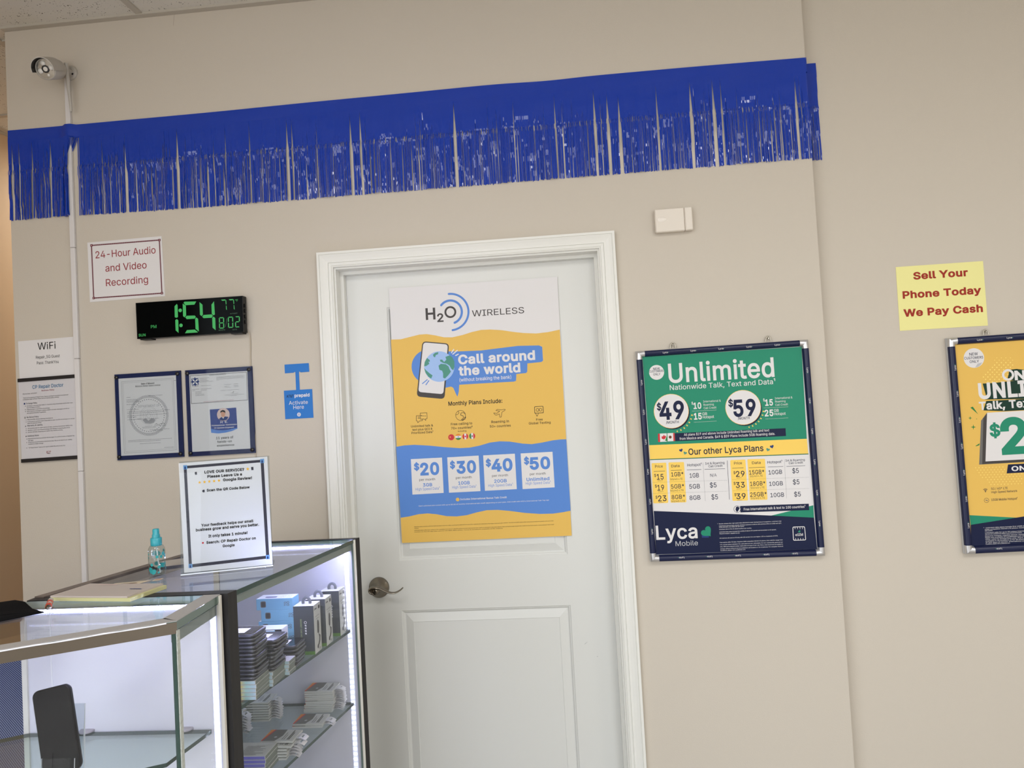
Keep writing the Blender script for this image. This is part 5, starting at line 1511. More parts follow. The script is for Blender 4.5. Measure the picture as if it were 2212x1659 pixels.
PR['license']=dict(o=(-1.1502,-0.0090,1.5827),a=0.0013,q=[(-123.0, 153.9), (123.7, 153.7), (123.2, -153.7), (-123.9, -153.9), (-107.9, 138.0), (107.7, 137.8), (106.8, -137.7), (-108.2, -138.7)],i=[
('L',((-97.0,126.3),(97.5,128.1),(98.6,-127.4),(-96.3,-129.9),(-97.0,126.3)),0.69,'midgrey',2),
('L',((-91.9,121.1),(92.7,123.4),(93.6,-121.7),(-90.8,-124.2),(-91.9,121.1)),0.46,'midgrey',2),
('T', 'State of Missouri', -23.5, 26.4, 112.0, 5.54, 'ink', 0.9, 3),
('T', 'Missouri Retail Sales License', -44.8, 48.6, 103.8, 5.99, 'ink', 0.1, 3),
('L',((65.4,-3.3),(73.9,-8.8)),1.61,'midgrey',2),
('L',((65.0,-8.0),(73.0,-14.2)),1.62,'midgrey',2),
('L',((64.3,-12.7),(71.8,-19.4)),1.61,'midgrey',2),
('L',((63.2,-17.3),(70.2,-24.5)),1.61,'midgrey',2),
('L',((61.7,-21.8),(68.2,-29.5)),1.61,'midgrey',2),
('L',((60.0,-26.2),(65.8,-34.4)),1.61,'midgrey',2),
('L',((57.9,-30.4),(63.1,-39.0)),1.62,'midgrey',2),
('L',((55.4,-34.5),(60.0,-43.4)),1.61,'midgrey',2),
('L',((52.7,-38.4),(56.6,-47.6)),1.61,'midgrey',2),
('L',((49.7,-42.0),(52.9,-51.5)),1.61,'midgrey',2),
('L',((46.4,-45.4),(48.9,-55.1)),1.62,'midgrey',2),
('L',((42.9,-48.6),(44.6,-58.4)),1.61,'midgrey',2),
('L',((39.1,-51.5),(40.1,-61.4)),1.61,'midgrey',2),
('L',((35.1,-54.1),(35.4,-64.0)),1.61,'midgrey',2),
('L',((31.0,-56.4),(30.4,-66.3)),1.54,'midgrey',2),
('L',((26.6,-58.4),(25.4,-68.2)),1.61,'midgrey',2),
('L',((22.1,-60.0),(20.1,-69.8)),1.62,'midgrey',2),
('L',((17.5,-61.4),(14.8,-70.9)),1.61,'midgrey',2),
('L',((12.8,-62.3),(9.4,-71.6)),1.62,'midgrey',2),
('L',((8.1,-63.0),(3.9,-72.0)),1.54,'midgrey',2),
('L',((3.2,-63.2),(-1.6,-71.9)),1.62,'midgrey',2),
('L',((-1.6,-63.2),(-7.1,-71.4)),1.61,'midgrey',2),
('L',((-6.4,-62.7),(-12.5,-70.6)),1.61,'midgrey',2),
('L',((-11.1,-61.9),(-17.8,-69.3)),1.55,'midgrey',2),
('L',((-15.8,-60.8),(-23.1,-67.7)),1.54,'midgrey',2),
('L',((-20.5,-59.3),(-28.2,-65.6)),1.61,'midgrey',2),
('L',((-24.9,-57.5),(-33.2,-63.2)),1.54,'midgrey',2),
('L',((-29.3,-55.4),(-37.9,-60.5)),1.61,'midgrey',2),
('L',((-33.5,-52.9),(-42.5,-57.4)),1.62,'midgrey',2),
('L',((-37.4,-50.2),(-46.8,-53.9)),1.54,'midgrey',2),
('L',((-41.2,-47.2),(-50.8,-50.2)),1.61,'midgrey',2),
('L',((-44.7,-43.9),(-54.6,-46.2)),1.54,'midgrey',2),
('L',((-48.0,-40.3),(-58.0,-41.9)),1.61,'midgrey',2),
('L',((-51.0,-36.5),(-61.1,-37.4)),1.62,'midgrey',2),
('L',((-53.7,-32.6),(-63.9,-32.7)),1.61,'midgrey',2),
('L',((-56.2,-28.4),(-66.3,-27.8)),1.61,'midgrey',2),
('L',((-58.2,-24.1),(-68.3,-22.7)),1.61,'midgrey',2),
('L',((-60.0,-19.6),(-70.0,-17.5)),1.61,'midgrey',2),
('L',((-61.4,-15.0),(-71.2,-12.2)),1.62,'midgrey',2),
('L',((-62.5,-10.4),(-72.0,-6.8)),1.61,'midgrey',2),
('L',((-63.2,-5.7),(-72.4,-1.4)),1.61,'midgrey',2),
('L',((-63.5,-0.9),(-72.5,4.0)),1.61,'midgrey',2),
('L',((-63.5,3.9),(-72.1,9.4)),1.62,'midgrey',2),
('L',((-63.1,8.6),(-71.2,14.8)),1.61,'midgrey',2),
('L',((-62.4,13.3),(-70.0,20.0)),1.61,'midgrey',2),
('L',((-61.3,17.9),(-68.4,25.2)),1.61,'midgrey',2),
('L',((-59.9,22.4),(-66.4,30.2)),1.61,'midgrey',2),
('L',((-58.1,26.9),(-64.0,35.1)),1.62,'midgrey',2),
('L',((-56.0,31.1),(-61.3,39.7)),1.61,'midgrey',2),
('L',((-53.5,35.2),(-58.2,44.2)),1.61,'midgrey',2),
('L',((-50.8,39.1),(-54.8,48.3)),1.62,'midgrey',2),
('L',((-47.8,42.7),(-51.0,52.3)),1.61,'midgrey',2),
('L',((-44.5,46.2),(-47.0,55.9)),1.62,'midgrey',2),
('L',((-40.9,49.3),(-42.7,59.2)),1.61,'midgrey',2),
('L',((-37.1,52.2),(-38.1,62.2)),1.61,'midgrey',2),
('L',((-33.1,54.8),(-33.4,64.8)),1.61,'midgrey',2),
('L',((-28.9,57.1),(-28.4,67.1)),1.61,'midgrey',2),
('L',((-24.5,59.1),(-23.3,69.0)),1.54,'midgrey',2),
('L',((-20.0,60.7),(-18.0,70.5)),1.61,'midgrey',2),
('L',((-15.4,62.1),(-12.7,71.6)),1.62,'midgrey',2),
('L',((-10.7,63.0),(-7.2,72.4)),1.61,'midgrey',2),
('L',((-5.9,63.6),(-1.8,72.7)),1.61,'midgrey',2),
('L',((-1.1,63.9),(3.7,72.6)),1.61,'midgrey',2),
('L',((3.7,63.8),(9.2,72.1)),1.61,'midgrey',2),
('L',((8.5,63.3),(14.6,71.2)),1.61,'midgrey',2),
('L',((13.3,62.5),(20.0,69.9)),1.61,'midgrey',2),
('L',((18.0,61.4),(25.2,68.2)),1.62,'midgrey',2),
('L',((22.6,59.9),(30.3,66.2)),1.62,'midgrey',2),
('L',((27.1,58.0),(35.3,63.7)),1.61,'midgrey',2),
('L',((31.4,55.9),(40.0,60.9)),1.61,'midgrey',2),
('L',((35.6,53.4),(44.6,57.8)),1.61,'midgrey',2),
('L',((39.5,50.7),(48.9,54.4)),1.62,'midgrey',2),
('L',((43.3,47.6),(52.9,50.6)),1.61,'midgrey',2),
('L',((46.8,44.3),(56.6,46.6)),1.61,'midgrey',2),
('L',((50.1,40.8),(60.0,42.3)),1.62,'midgrey',2),
('L',((53.1,37.0),(63.1,37.8)),1.54,'midgrey',2),
('L',((55.7,33.0),(65.8,33.1)),1.61,'midgrey',2),
('L',((58.1,28.9),(68.2,28.2)),1.62,'midgrey',2),
('L',((60.2,24.5),(70.2,23.2)),1.61,'midgrey',2),
('L',((61.9,20.1),(71.8,18.0)),1.61,'midgrey',2),
('L',((63.3,15.5),(73.0,12.7)),1.61,'midgrey',2),
('L',((64.4,10.9),(73.8,7.3)),1.61,'midgrey',2),
('L',((65.1,6.2),(74.3,1.9)),1.62,'midgrey',2),
('L',((65.4,1.4),(74.3,-3.5)),1.61,'midgrey',2),
('D',58.2,-2.9,1.61,'midgrey',2),
('D',57.3,-11.0,1.61,'midgrey',2),
('D',55.3,-18.9,1.54,'midgrey',2),
('D',52.1,-26.4,1.61,'midgrey',2),
('D',47.9,-33.3,1.62,'midgrey',2),
('D',42.7,-39.6,1.61,'midgrey',2),
('D',36.7,-45.1,1.61,'midgrey',2),
('D',30.0,-49.6,1.61,'midgrey',2),
('D',22.7,-53.1,1.55,'midgrey',2),
('D',14.9,-55.6,1.61,'midgrey',2),
('D',6.8,-56.9,1.61,'midgrey',2),
('D',-1.3,-57.0,1.62,'midgrey',2),
('D',-9.4,-56.0,1.54,'midgrey',2),
('D',-17.4,-53.8,1.62,'midgrey',2),
('D',-24.9,-50.6,1.61,'midgrey',2),
('D',-31.9,-46.3,1.61,'midgrey',2),
('D',-38.3,-41.0,1.61,'midgrey',2),
('D',-43.8,-34.9,1.61,'midgrey',2),
('D',-48.5,-28.1,1.61,'midgrey',2),
('D',-52.1,-20.7,1.61,'midgrey',2),
('D',-54.7,-12.9,1.61,'midgrey',2),
('D',-56.1,-4.7,1.62,'midgrey',2),
('D',-56.3,3.5,1.62,'midgrey',2),
('D',-55.4,11.6,1.61,'midgrey',2),
('D',-53.3,19.5,1.61,'midgrey',2),
('D',-50.1,27.0,1.61,'midgrey',2),
('D',-45.9,34.0,1.61,'midgrey',2),
('D',-40.7,40.3,1.61,'midgrey',2),
('D',-34.7,45.8,1.62,'midgrey',2),
('D',-27.9,50.3,1.61,'midgrey',2),
('D',-20.6,53.8,1.61,'midgrey',2),
('D',-12.8,56.3,1.62,'midgrey',2),
('D',-4.7,57.5,1.61,'midgrey',2),
('D',3.5,57.7,1.62,'midgrey',2),
('D',11.6,56.6,1.61,'midgrey',2),
('D',19.5,54.4,1.61,'midgrey',2),
('D',27.0,51.1,1.61,'midgrey',2),
('D',34.0,46.8,1.62,'midgrey',2),
('D',40.4,41.5,1.61,'midgrey',2),
('D',45.9,35.4,1.61,'midgrey',2),
('D',50.5,28.6,1.62,'midgrey',2),
('D',54.1,21.2,1.62,'midgrey',2),
('D',56.6,13.4,1.62,'midgrey',2),
('D',58.0,5.3,1.62,'midgrey',2),
('A',0.4,0.3,32.23,0,360,0.69,'ltgrey',2),
('A',0.4,0.3,27.63,0,360,0.46,'ltgrey',2),
('A',0.4,0.3,20.72,0,360,0.69,'ltgrey',2),
('A',0.4,0.3,13.81,0,360,0.69,'ltgrey',2),
('A',0.4,0.3,8.06,0,360,0.92,'ltgrey',2),
('P',((-23.7,-14.8),(-11.9,-8.9),(-0.9,-18.3),(11.0,-10.1),(25.7,-15.3),(19.5,-26.0),(5.6,-29.6),(-12.7,-27.5)),'ltgrey',2),
('T', 'DEPARTMENT OF', -37.9, 42.5, 30.4, 7.83, 'ltgrey', 0.2, 3),
('T', 'REVENUE', -42.1, -30.5, -13.0, 4.6, 'ltgrey', 0.2, 3),
('T', 'STATE OF', -13.2, 12.5, -39.2, 3.22, 'ltgrey', 0.2, 3),
('T', 'MISSOURI', -24.5, 25.6, -45.2, 5.99, 'ltgrey', 0.3, 3),
('F',-80.2,-64.5,68.1,1.85,'midgrey',3),
('F',-80.6,-40.1,59.9,1.84,'midgrey',3),
('F',-80.3,-35.8,55.0,1.85,'midgrey',3),
('F',-80.5,-27.9,50.6,1.85,'midgrey',3),
('F',-80.8,-48.9,42.4,1.84,'midgrey',3),
('F',1.7,54.5,69.7,1.84,'midgrey',3),
('F',-80.2,-35.9,23.7,1.84,'midgrey',3),
('F',-79.6,80.8,15.8,1.84,'midgrey',3),
('F',-79.8,61.1,10.2,1.85,'midgrey',3),
('F',-79.7,68.8,2.2,1.84,'midgrey',3),
('F',-79.9,-45.8,-3.0,1.85,'midgrey',3),
('F',-79.8,38.4,-12.0,1.84,'midgrey',3),
('F',20.1,62.5,-38.8,1.85,'midgrey',3),
('F',2.3,75.6,-52.0,1.84,'midgrey',3),
('F',13.6,52.6,-56.4,1.85,'midgrey',3),
('F',-79.6,83.3,-86.4,1.84,'midgrey',3),
('F',-79.8,42.4,-91.3,1.84,'midgrey',3),
('F',-36.4,41.1,-99.9,1.84,'midgrey',3),
('F',54.1,90.6,-117.6,1.76,'midgrey',3),
('L',((21.9,-33.8),(28.5,-29.7),(29.5,-33.1),(39.7,-34.7),(42.2,-31.6),(55.9,-30.6),(60.4,-33.7)),0.92,'ink',2),
('L',((100.0,119.2),(106.9,119.7)),0.92,'ink',2)])
PR['technician']=dict(o=(-0.8857,-0.0090,1.5827),a=0.0032,q=[(-122.5, 153.4), (123.3, 153.1), (122.5, -153.1), (-123.3, -153.4), (-107.7, 138.1), (106.8, 137.3), (105.3, -137.0), (-107.8, -137.5)],i=[
('L',((-103.8,133.4),(103.7,133.2),(102.8,34.3),(-103.4,33.8),(-103.8,133.4)),1.32,'ink',2),
('T', 'BUSINESS LICENSE CERTIFICATE', -32.4, 28.0, 129.2, 3.08, 'ink', 0.6, 3),
('P',((-98.9,122.8),(-73.8,122.8),(-73.8,98.3),(-98.6,98.1)),'hnavy',2),
('P',((-86.2,110.4),(-83.1,101.9),(-75.5,99.0),(-77.7,106.5)),'paper',3),
('P',((-86.2,110.4),(-95.0,107.6),(-98.0,100.3),(-90.1,102.3)),'paper',3),
('P',((-86.2,110.4),(-89.4,119.0),(-97.0,121.9),(-94.7,114.4)),'paper',3),
('P',((-86.2,110.4),(-77.4,113.3),(-74.5,120.6),(-82.3,118.6)),'paper',3),
('D',-86.3,124.2,2.07,'hnavy',3),
('D',-72.6,110.9,2.07,'hnavy',3),
('D',-86.1,97.3,1.98,'hnavy',3),
('D',-99.9,110.8,2.07,'hnavy',3),
('F',-68.7,-33.5,120.8,1.84,'midgrey',3),
('F',-68.9,-42.8,116.6,1.84,'midgrey',3),
('F',-69.1,-35.0,112.2,1.84,'midgrey',3),
('F',-69.3,-19.8,107.8,1.84,'midgrey',3),
('F',-6.3,95.3,121.3,1.85,'midgrey',3),
('F',-6.5,92.9,117.6,1.84,'midgrey',3),
('F',-6.6,94.9,113.8,1.77,'midgrey',3),
('F',-6.8,2.7,110.0,1.76,'midgrey',3),
('F',-98.4,-74.0,93.6,1.85,'midgrey',3),
('F',-65.8,-29.8,93.9,1.76,'midgrey',3),
('F',-97.7,-71.1,82.8,1.76,'midgrey',3),
('F',-66.4,-27.8,82.8,1.85,'midgrey',3),
('F',-98.0,-87.7,77.9,1.84,'midgrey',3),
('F',-66.5,-43.9,78.6,1.76,'midgrey',3),
('F',-86.8,-62.5,73.2,1.84,'midgrey',3),
('F',-87.0,-65.0,68.5,1.84,'midgrey',3),
('F',-87.2,-55.4,64.2,1.84,'midgrey',3),
('F',-87.4,-54.4,60.1,1.85,'midgrey',3),
('F',21.3,45.5,93.2,1.85,'midgrey',3),
('F',56.1,71.4,93.6,1.85,'midgrey',3),
('F',21.1,38.9,87.3,1.77,'midgrey',3),
('F',55.8,73.0,87.8,1.84,'midgrey',3),
('F',20.9,45.0,82.8,1.76,'midgrey',3),
('F',55.6,72.8,83.4,1.84,'midgrey',3),
('F',5.5,26.0,72.9,1.77,'midgrey',3),
('F',33.3,73.9,73.1,1.76,'midgrey',3),
('F',40.2,64.5,52.3,1.77,'midgrey',3),
('L',((20.1,56.6),(91.7,56.2)),0.66,'ink',2),
('L',((42.8,60.7),(55.6,68.2),(49.6,61.4),(58.6,60.2),(71.0,60.8)),0.69,'ink',2),
('F',-57.8,52.5,36.7,1.84,'maroon2',3),
('P',((-36.9,8.8),(60.3,10.3),(61.7,-64.2),(18.4,-75.9),(-8.8,-77.7),(-35.3,-73.6)),'hkblue',2),
('P',((-36.2,-58.8),(-12.7,-65.5),(14.2,-67.7),(61.8,-61.0),(61.7,-64.2),(41.1,-71.8),(18.4,-75.9),(-8.8,-77.7),(-35.3,-73.6)),'hblue',3),
('D',12.3,-11.9,23.32,'skinbg',3),
('P',((3.0,-8.8),(4.9,-2.4),(11.8,-0.1),(18.4,-3.1),(19.6,-11.9),(16.5,-19.3),(10.8,-21.8),(5.3,-17.6)),'skin',5),
('P',((0.9,-6.5),(2.8,1.7),(10.9,4.9),(19.3,1.6),(20.4,-8.7),(18.3,-4.9),(10.6,-1.6),(4.2,-3.4)),'ink',6),
('P',((-5.3,-26.8),(5.2,-19.8),(10.6,-24.4),(18.8,-18.4),(31.1,-21.3),(25.0,-30.7),(11.3,-34.3),(0.1,-31.4)),'hnavy',4),
('P',((7.4,-21.0),(14.7,-20.3),(11.7,-26.7)),'paper',5),
('T', 'H. K.', 0.3, 27.4, -42.0, 7.39, 'paper', 0.8, 3),
('T', 'Professional Technician', -31.8, 60.1, -50.7, 4.62, 'paper', 1.2, 3),
('T', 'IT System Engineer', -23.1, 49.6, -59.9, 4.4, 'paper', 1.2, 3),
('T', '11 years of', -18.1, 44.9, -97.2, 8.29, 'ink', 0.8, 3),
('T', 'hands-on', -13.7, 38.8, -110.6, 7.93, 'ink', 0.8, 3),
('T', 'experience', -16.1, 47.2, -123.3, 6.63, 'ink', 0.8, 3)])
PR['clock']=dict(o=(-0.9690,-0.0380,1.9194),a=-0.0018,q=[(-197.0, 64.3), (197.2, 64.0), (196.0, -64.0), (-196.2, -64.3)],i=[
('P',((-43.7,50.7),(-41.1,46.0),(-41.2,4.4),(-46.7,1.6),(-53.1,4.5),(-52.4,43.0)),'led',1),
('P',((-45.8,-2.8),(-40.6,-7.7),(-41.3,-52.4),(-51.7,-42.4),(-51.8,-6.4)),'led',1),
('P',((-18.7,53.3),(-15.4,56.8),(28.1,55.0),(20.8,44.0),(-12.2,44.1)),'led',1),
('P',((-22.1,50.4),(-10.6,42.3),(-10.9,8.0),(-17.0,1.2),(-22.4,6.1)),'led',1),
('P',((-14.4,1.0),(-8.8,6.5),(20.7,5.4),(24.4,0.6),(19.4,-5.7),(-9.2,-5.6)),'led',1),
('P',((21.5,-5.9),(26.5,-1.6),(32.3,-7.2),(33.4,-52.2),(21.6,-41.8)),'led',1),
('P',((-17.7,-54.9),(-10.2,-44.3),(18.3,-44.2),(29.7,-53.7),(28.2,-55.0)),'led',1),
('P',((39.8,51.5),(50.4,42.1),(50.4,6.8),(45.9,1.7),(39.7,6.9)),'led',1),
('P',((93.0,51.2),(94.3,4.4),(89.3,1.6),(83.1,7.2),(83.2,40.0)),'led',1),
('P',((47.6,-0.5),(53.0,5.4),(82.2,5.6),(87.1,0.3),(82.1,-6.2),(52.5,-6.0)),'led',1),
('P',((89.1,-2.5),(94.9,-8.4),(94.8,-51.1),(83.9,-41.5),(83.8,-6.9)),'led',1),
('D',-32.1,27.1,6.41,'led',1),
('D',-31.4,-26.2,6.31,'led',1),
('P',((118.9,55.3),(135.0,55.0),(133.3,51.2),(123.0,50.8)),'led',1),
('P',((134.8,51.5),(137.5,53.4),(137.9,38.5),(135.5,36.6)),'led',1),
('P',((135.8,33.9),(137.8,31.7),(138.7,17.1),(135.6,20.4)),'led',1),
('P',((146.7,54.9),(163.4,54.6),(161.5,50.8),(150.8,50.7)),'led',1),
('P',((163.0,51.3),(165.6,53.2),(166.1,38.3),(163.7,36.4)),'led',1),
('P',((164.0,33.7),(166.0,31.5),(166.9,16.9),(163.8,20.2)),'led',1),
('T', '°F', 170.4, 180.4, 44.7, 7.99, 'led', 0, 1),
('T', 'AUTO/DST', 149.4, 176.5, 1.8, 3.78, 'leddim', 0, 1),
('T', 'MONTH', 106.2, 128.9, -53.8, 3.96, 'leddim', 0, 1),
('T', 'DATE', 156.4, 172.4, -54.9, 3.78, 'leddim', 0, 1),
('P',((110.1,-6.8),(125.5,-7.1),(123.1,-10.4),(112.5,-10.2)),'led',1),
('P',((127.2,-8.8),(126.8,-25.9),(123.4,-24.2),(123.7,-11.4)),'led',1),
('P',((126.8,-27.9),(126.4,-45.1),(123.1,-42.4),(123.3,-29.5)),'led',1),
('P',((111.8,-43.3),(122.4,-43.4),(124.7,-46.7),(109.3,-46.5)),'led',1),
('P',((108.0,-27.7),(111.4,-29.4),(111.1,-42.2),(107.6,-44.8)),'led',1),
('P',((108.4,-8.5),(111.8,-11.2),(111.5,-24.1),(108.0,-25.7)),'led',1),
('P',((110.4,-26.7),(112.5,-25.1),(122.4,-25.2),(124.4,-26.9),(122.3,-28.5),(112.4,-28.4)),'led',1),
('P',((143.0,-6.9),(158.4,-7.1),(155.9,-10.4),(145.4,-10.2)),'led',1),
('P',((160.1,-8.8),(159.7,-25.8),(156.3,-24.0),(156.6,-11.4)),'led',1),
('P',((159.7,-27.7),(159.3,-44.7),(156.0,-42.0),(156.2,-29.3)),'led',1),
('P',((144.7,-42.8),(155.2,-43.0),(157.6,-46.3),(142.2,-46.1)),'led',1),
('P',((140.9,-27.5),(144.3,-29.2),(144.0,-41.8),(140.5,-44.4)),'led',1),
('P',((141.3,-8.5),(144.7,-11.2),(144.4,-23.9),(140.9,-25.5)),'led',1),
('P',((168.7,-6.9),(182.7,-7.1),(180.3,-10.3),(171.0,-10.2)),'led',1),
('P',((184.4,-8.7),(184.0,-25.7),(180.6,-24.0),(180.9,-11.3)),'led',1),
('P',((168.9,-26.5),(171.0,-24.8),(179.6,-25.0),(181.6,-26.6),(179.5,-28.3),(170.9,-28.1)),'led',1),
('P',((166.5,-27.4),(169.9,-29.1),(169.6,-41.8),(166.1,-44.4)),'led',1),
('P',((170.3,-42.8),(179.5,-42.9),(181.9,-46.2),(167.8,-46.0)),'led',1),
('L',((137.9,-12.8),(130.9,-41.3)),1.05,'leddim',1),
('T', 'PM', -142.7, -122.1, -29.8, 11.05, 'led', 0, 1),
('T', 'SUN', -189.0, -163.3, -56.2, 9.25, 'led', 0.4, 1)])
PR['review']=dict(o=(-0.5234,-0.7301,1.3112),a=-0.0134,q=[(-109.4, 134.7), (102.7, 136.7), (106.5, -136.7), (-99.8, -134.7)],i=[
('L',((-94.4,123.7),(89.7,126.4)),6.75,'dgrey',1),
('L',((89.7,126.4),(95.5,-117.2)),7.51,'dgrey',1),
('L',((95.5,-117.2),(-85.6,-120.0)),7.51,'dgrey',1),
('L',((-85.6,-120.0),(-94.4,123.7)),6.83,'dgrey',1),
('P',((-99.0,128.9),(-89.8,129.0),(-89.4,118.4),(-98.5,118.3)),'lblue2',2),
('P',((-96.3,119.3),(-96.3,123.8),(-94.4,126.8),(-92.5,123.5),(-92.5,119.0)),'hnavy',3),
('P',((85.0,131.7),(94.7,131.9),(94.9,121.0),(85.3,120.9)),'lblue2',2),
('P',((87.7,121.9),(87.8,126.5),(89.8,129.6),(91.7,126.3),(91.6,121.6)),'hnavy',3),
('P',((90.9,-112.0),(100.4,-112.2),(100.6,-122.5),(91.2,-122.3)),'lblue2',2),
('P',((93.5,-121.5),(93.6,-117.1),(95.6,-114.2),(97.5,-117.4),(97.4,-121.8)),'hnavy',3),
('P',((-90.1,-114.8),(-81.1,-115.0),(-80.7,-125.1),(-89.7,-124.9)),'lblue2',2),
('P',((-87.4,-124.1),(-87.4,-119.8),(-85.6,-117.0),(-83.8,-120.1),(-83.8,-124.4)),'hnavy',3),
('T', 'LOVE OUR SERVICE?', -49.4, 45.4, 104.7, 6.75, 'ink', 2.3, 3),
('P',((54.2,112.8),(55.3,109.9),(58.3,109.4),(56.0,107.5),(56.6,104.4),(54.1,106.2),(51.5,104.7),(52.3,107.7),(50.0,109.9),(53.0,110.0)),'gold',2),
('P',((62.2,112.6),(67.9,112.7),(68.2,104.6),(62.8,104.5)),'dgrey',2),
('P',((-72.1,109.9),(-67.3,110.1),(-66.9,102.8),(-71.5,102.7)),'dgrey',2),
('T', 'Please Leave Us a', -42.7, 39.9, 93.1, 6.75, 'ink', 2.1, 3),
('P',((-61.0,87.2),(-60.0,84.4),(-57.3,84.0),(-59.4,82.2),(-58.7,79.3),(-61.1,81.0),(-63.4,79.7),(-62.8,82.5),(-64.8,84.5),(-62.1,84.6)),'gold',2),
('P',((-49.7,87.5),(-48.7,84.7),(-45.9,84.3),(-48.0,82.5),(-47.4,79.6),(-49.7,81.3),(-52.1,79.9),(-51.4,82.7),(-53.5,84.8),(-50.8,84.8)),'gold',2),
('P',((-38.4,87.8),(-37.3,85.0),(-34.6,84.6),(-36.7,82.8),(-36.0,79.9),(-38.4,81.6),(-40.7,80.2),(-40.1,83.0),(-42.2,85.0),(-39.4,85.1)),'gold',2),
('P',((-27.0,88.0),(-25.9,85.2),(-23.2,84.8),(-25.3,83.0),(-24.6,80.1),(-27.0,81.8),(-29.4,80.4),(-28.7,83.3),(-30.8,85.3),(-28.0,85.4)),'gold',2),
('P',((-15.5,88.3),(-14.5,85.5),(-11.7,85.1),(-13.8,83.3),(-13.2,80.4),(-15.6,82.1),(-17.9,80.7),(-17.3,83.5),(-19.4,85.6),(-16.6,85.7)),'gold',2),
('T', 'Google Review!', -5.8, 63.5, 81.8, 6.75, 'ink', 2.1, 3),
('T', 'Scan the QR Code Below', -45.0, 57.7, 58.8, 6.33, 'ink', 2.1, 3),
('P',((-55.9,60.7),(-53.8,63.9),(-50.0,64.1),(-49.6,57.6),(-53.4,57.2)),'dgrey',2),
('T', 'Your feedback helps our small', -59.3, 63.9, -27.0, 6.41, 'ink', 2.1, 3),
('T', 'business grow and serve you better.', -71.8, 77.1, -37.4, 6.73, 'ink', 2.1, 3),
('T', 'It only takes 1 minute!', -42.9, 49.0, -55.2, 6.75, 'ink', 2.1, 3),
('D',-56.0,-67.1,2.32,'red',2),
('T', 'Search: CP Repair Doctor on', -48.1, 68.6, -70.3, 6.43, 'ink', 2.1, 3),
('T', 'Google', -10.4, 17.9, -82.3, 6.33, 'ink', 2.1, 3)])

# ================================================================ the setting
WALL = mat('wall_paint', '#c6beb2', .62, spec=.3, bump=(260, .10, 3))
WARM = mat('hall_paint', '#c3ac91', .65, spec=.3, bump=(260, .10, 3))
WHITE = mat('white_paint', '#e2e2dd', .38, spec=.4)
DOORW = mat('door_paint', '#d6d7d4', .35, spec=.4)
FLOORM = mat('floor_vinyl', '#b3aca2', .45, vary=('#a39b90', 5, .35, .65, (1, 1, 1)))
GRID = mat('ceiling_grid', '#b7b1a6', .5)
tile = mat('ceiling_tile', '#d8d5cd', .85, spec=.1)
def _pits(m):
    n = m.node_tree; b = n.nodes['Principled BSDF']; t = n.nodes.new('ShaderNodeTexCoord')
    v = n.nodes.new('ShaderNodeTexVoronoi'); v.inputs['Scale'].default_value = 130; z = n.nodes.new('ShaderNodeTexNoise'); z.inputs['Scale'].default_value = 42; z.inputs['Detail'].default_value = 1
    r = n.nodes.new('ShaderNodeMath'); r.operation = 'LESS_THAN'; mu = n.nodes.new('ShaderNodeMath'); mu.operation = 'MULTIPLY'; mu.inputs[1].default_value = .33
    mx = n.nodes.new('ShaderNodeMix'); mx.data_type = 'RGBA'
    n.links.new(t.outputs['Object'], v.inputs['Vector']); n.links.new(t.outputs['Object'], z.inputs['Vector'])
    pw = n.nodes.new('ShaderNodeMath'); pw.operation = 'POWER'; pw.inputs[1].default_value = 2.2; n.links.new(z.outputs[0], pw.inputs[0])
    n.links.new(pw.outputs[0], mu.inputs[0]); n.links.new(v.outputs['Distance'], r.inputs[0]); mu.inputs[1].default_value = .66; n.links.new(mu.outputs[0], r.inputs[1])
    n.links.new(r.outputs[0], mx.inputs['Factor']); mx.inputs['A'].default_value = lin('#d8d5cd'); mx.inputs['B'].default_value = lin('#6f6a62')
    n.links.new(mx.outputs['Result'], b.inputs['Base Color'])
_pits(tile)
XL, XR, YB, YH, ZC = -2.38, 4.2, -5.5, 2.6, 3.034
obj('floor', MB().box(XL - .1, XR + .1, YB - .1, YH + .1, -.1, 0), FLOORM, kind='structure')
ceil = obj('ceiling', MB().box(XL - .1, XR + .1, YB - .1, YH + .1, ZC + .006, ZC + .1), tile, kind='structure')
g = MB()
for k in range(-3, 9):
    x = -1.12 + .61 * k
    if XL < x < XR: g.box(x - .012, x + .012, YB, YH, ZC, ZC + .006)
for k in range(-9, 5):
    y = .075 + .61 * k
    if y < 0 or y > .13: g.box(XL, XR, y - .012, y + .012, ZC - .0004, ZC + .006)
g.box(XL, -1.656, .063, .087, ZC - .0004, ZC + .006)
g.box(-1.656, 1.206, -.024, 0, ZC - .003, ZC + .006); g.box(1.206, XR, .026, .05, ZC - .003, ZC + .006); g.box(XL, XL + .022, YB, YH, ZC - .003, ZC + .006)
obj('ceiling_grid', g, GRID, parent=ceil)
# main wall with the door opening, its left end free, its right end stepping back 5 cm
m = MB(); T = .125
m.box(-1.6555, -.452, 0, T, 0, ZC); m.box(.48, 1.206, 0, T, 0, ZC); m.box(-.452, .48, 0, T, 2.066, ZC)
m.add([(-1.0, -.0004, 3.03), (-.9985, -.0004, 3.03), (-1.0045, -.0004, 2.99), (-1.0055, -.0004, 2.99)], [(0, 1, 2, 3)], 1)
obj('wall_front', m, [WALL, mat('hairline_crack', '#a3978a', .8)], kind='structure')
obj('wall_right_front', MB().box(1.206, XR, .05, T, 0, ZC), WALL, kind='structure')
obj('wall_right', MB().box(XR, XR + .1, YB, T, 0, ZC), WALL, kind='structure')
m = MB(); m.box(XL - .1, XL, -2.85, YH, 0, ZC); m.box(XL - .1, XL, YB, -5.3, 0, ZC); m.box(XL - .1, XL, -5.3, -2.85, 0, .25); m.box(XL - .1, XL, -5.3, -2.85, 2.75, ZC)
obj('wall_left', m, WARM, kind='structure')
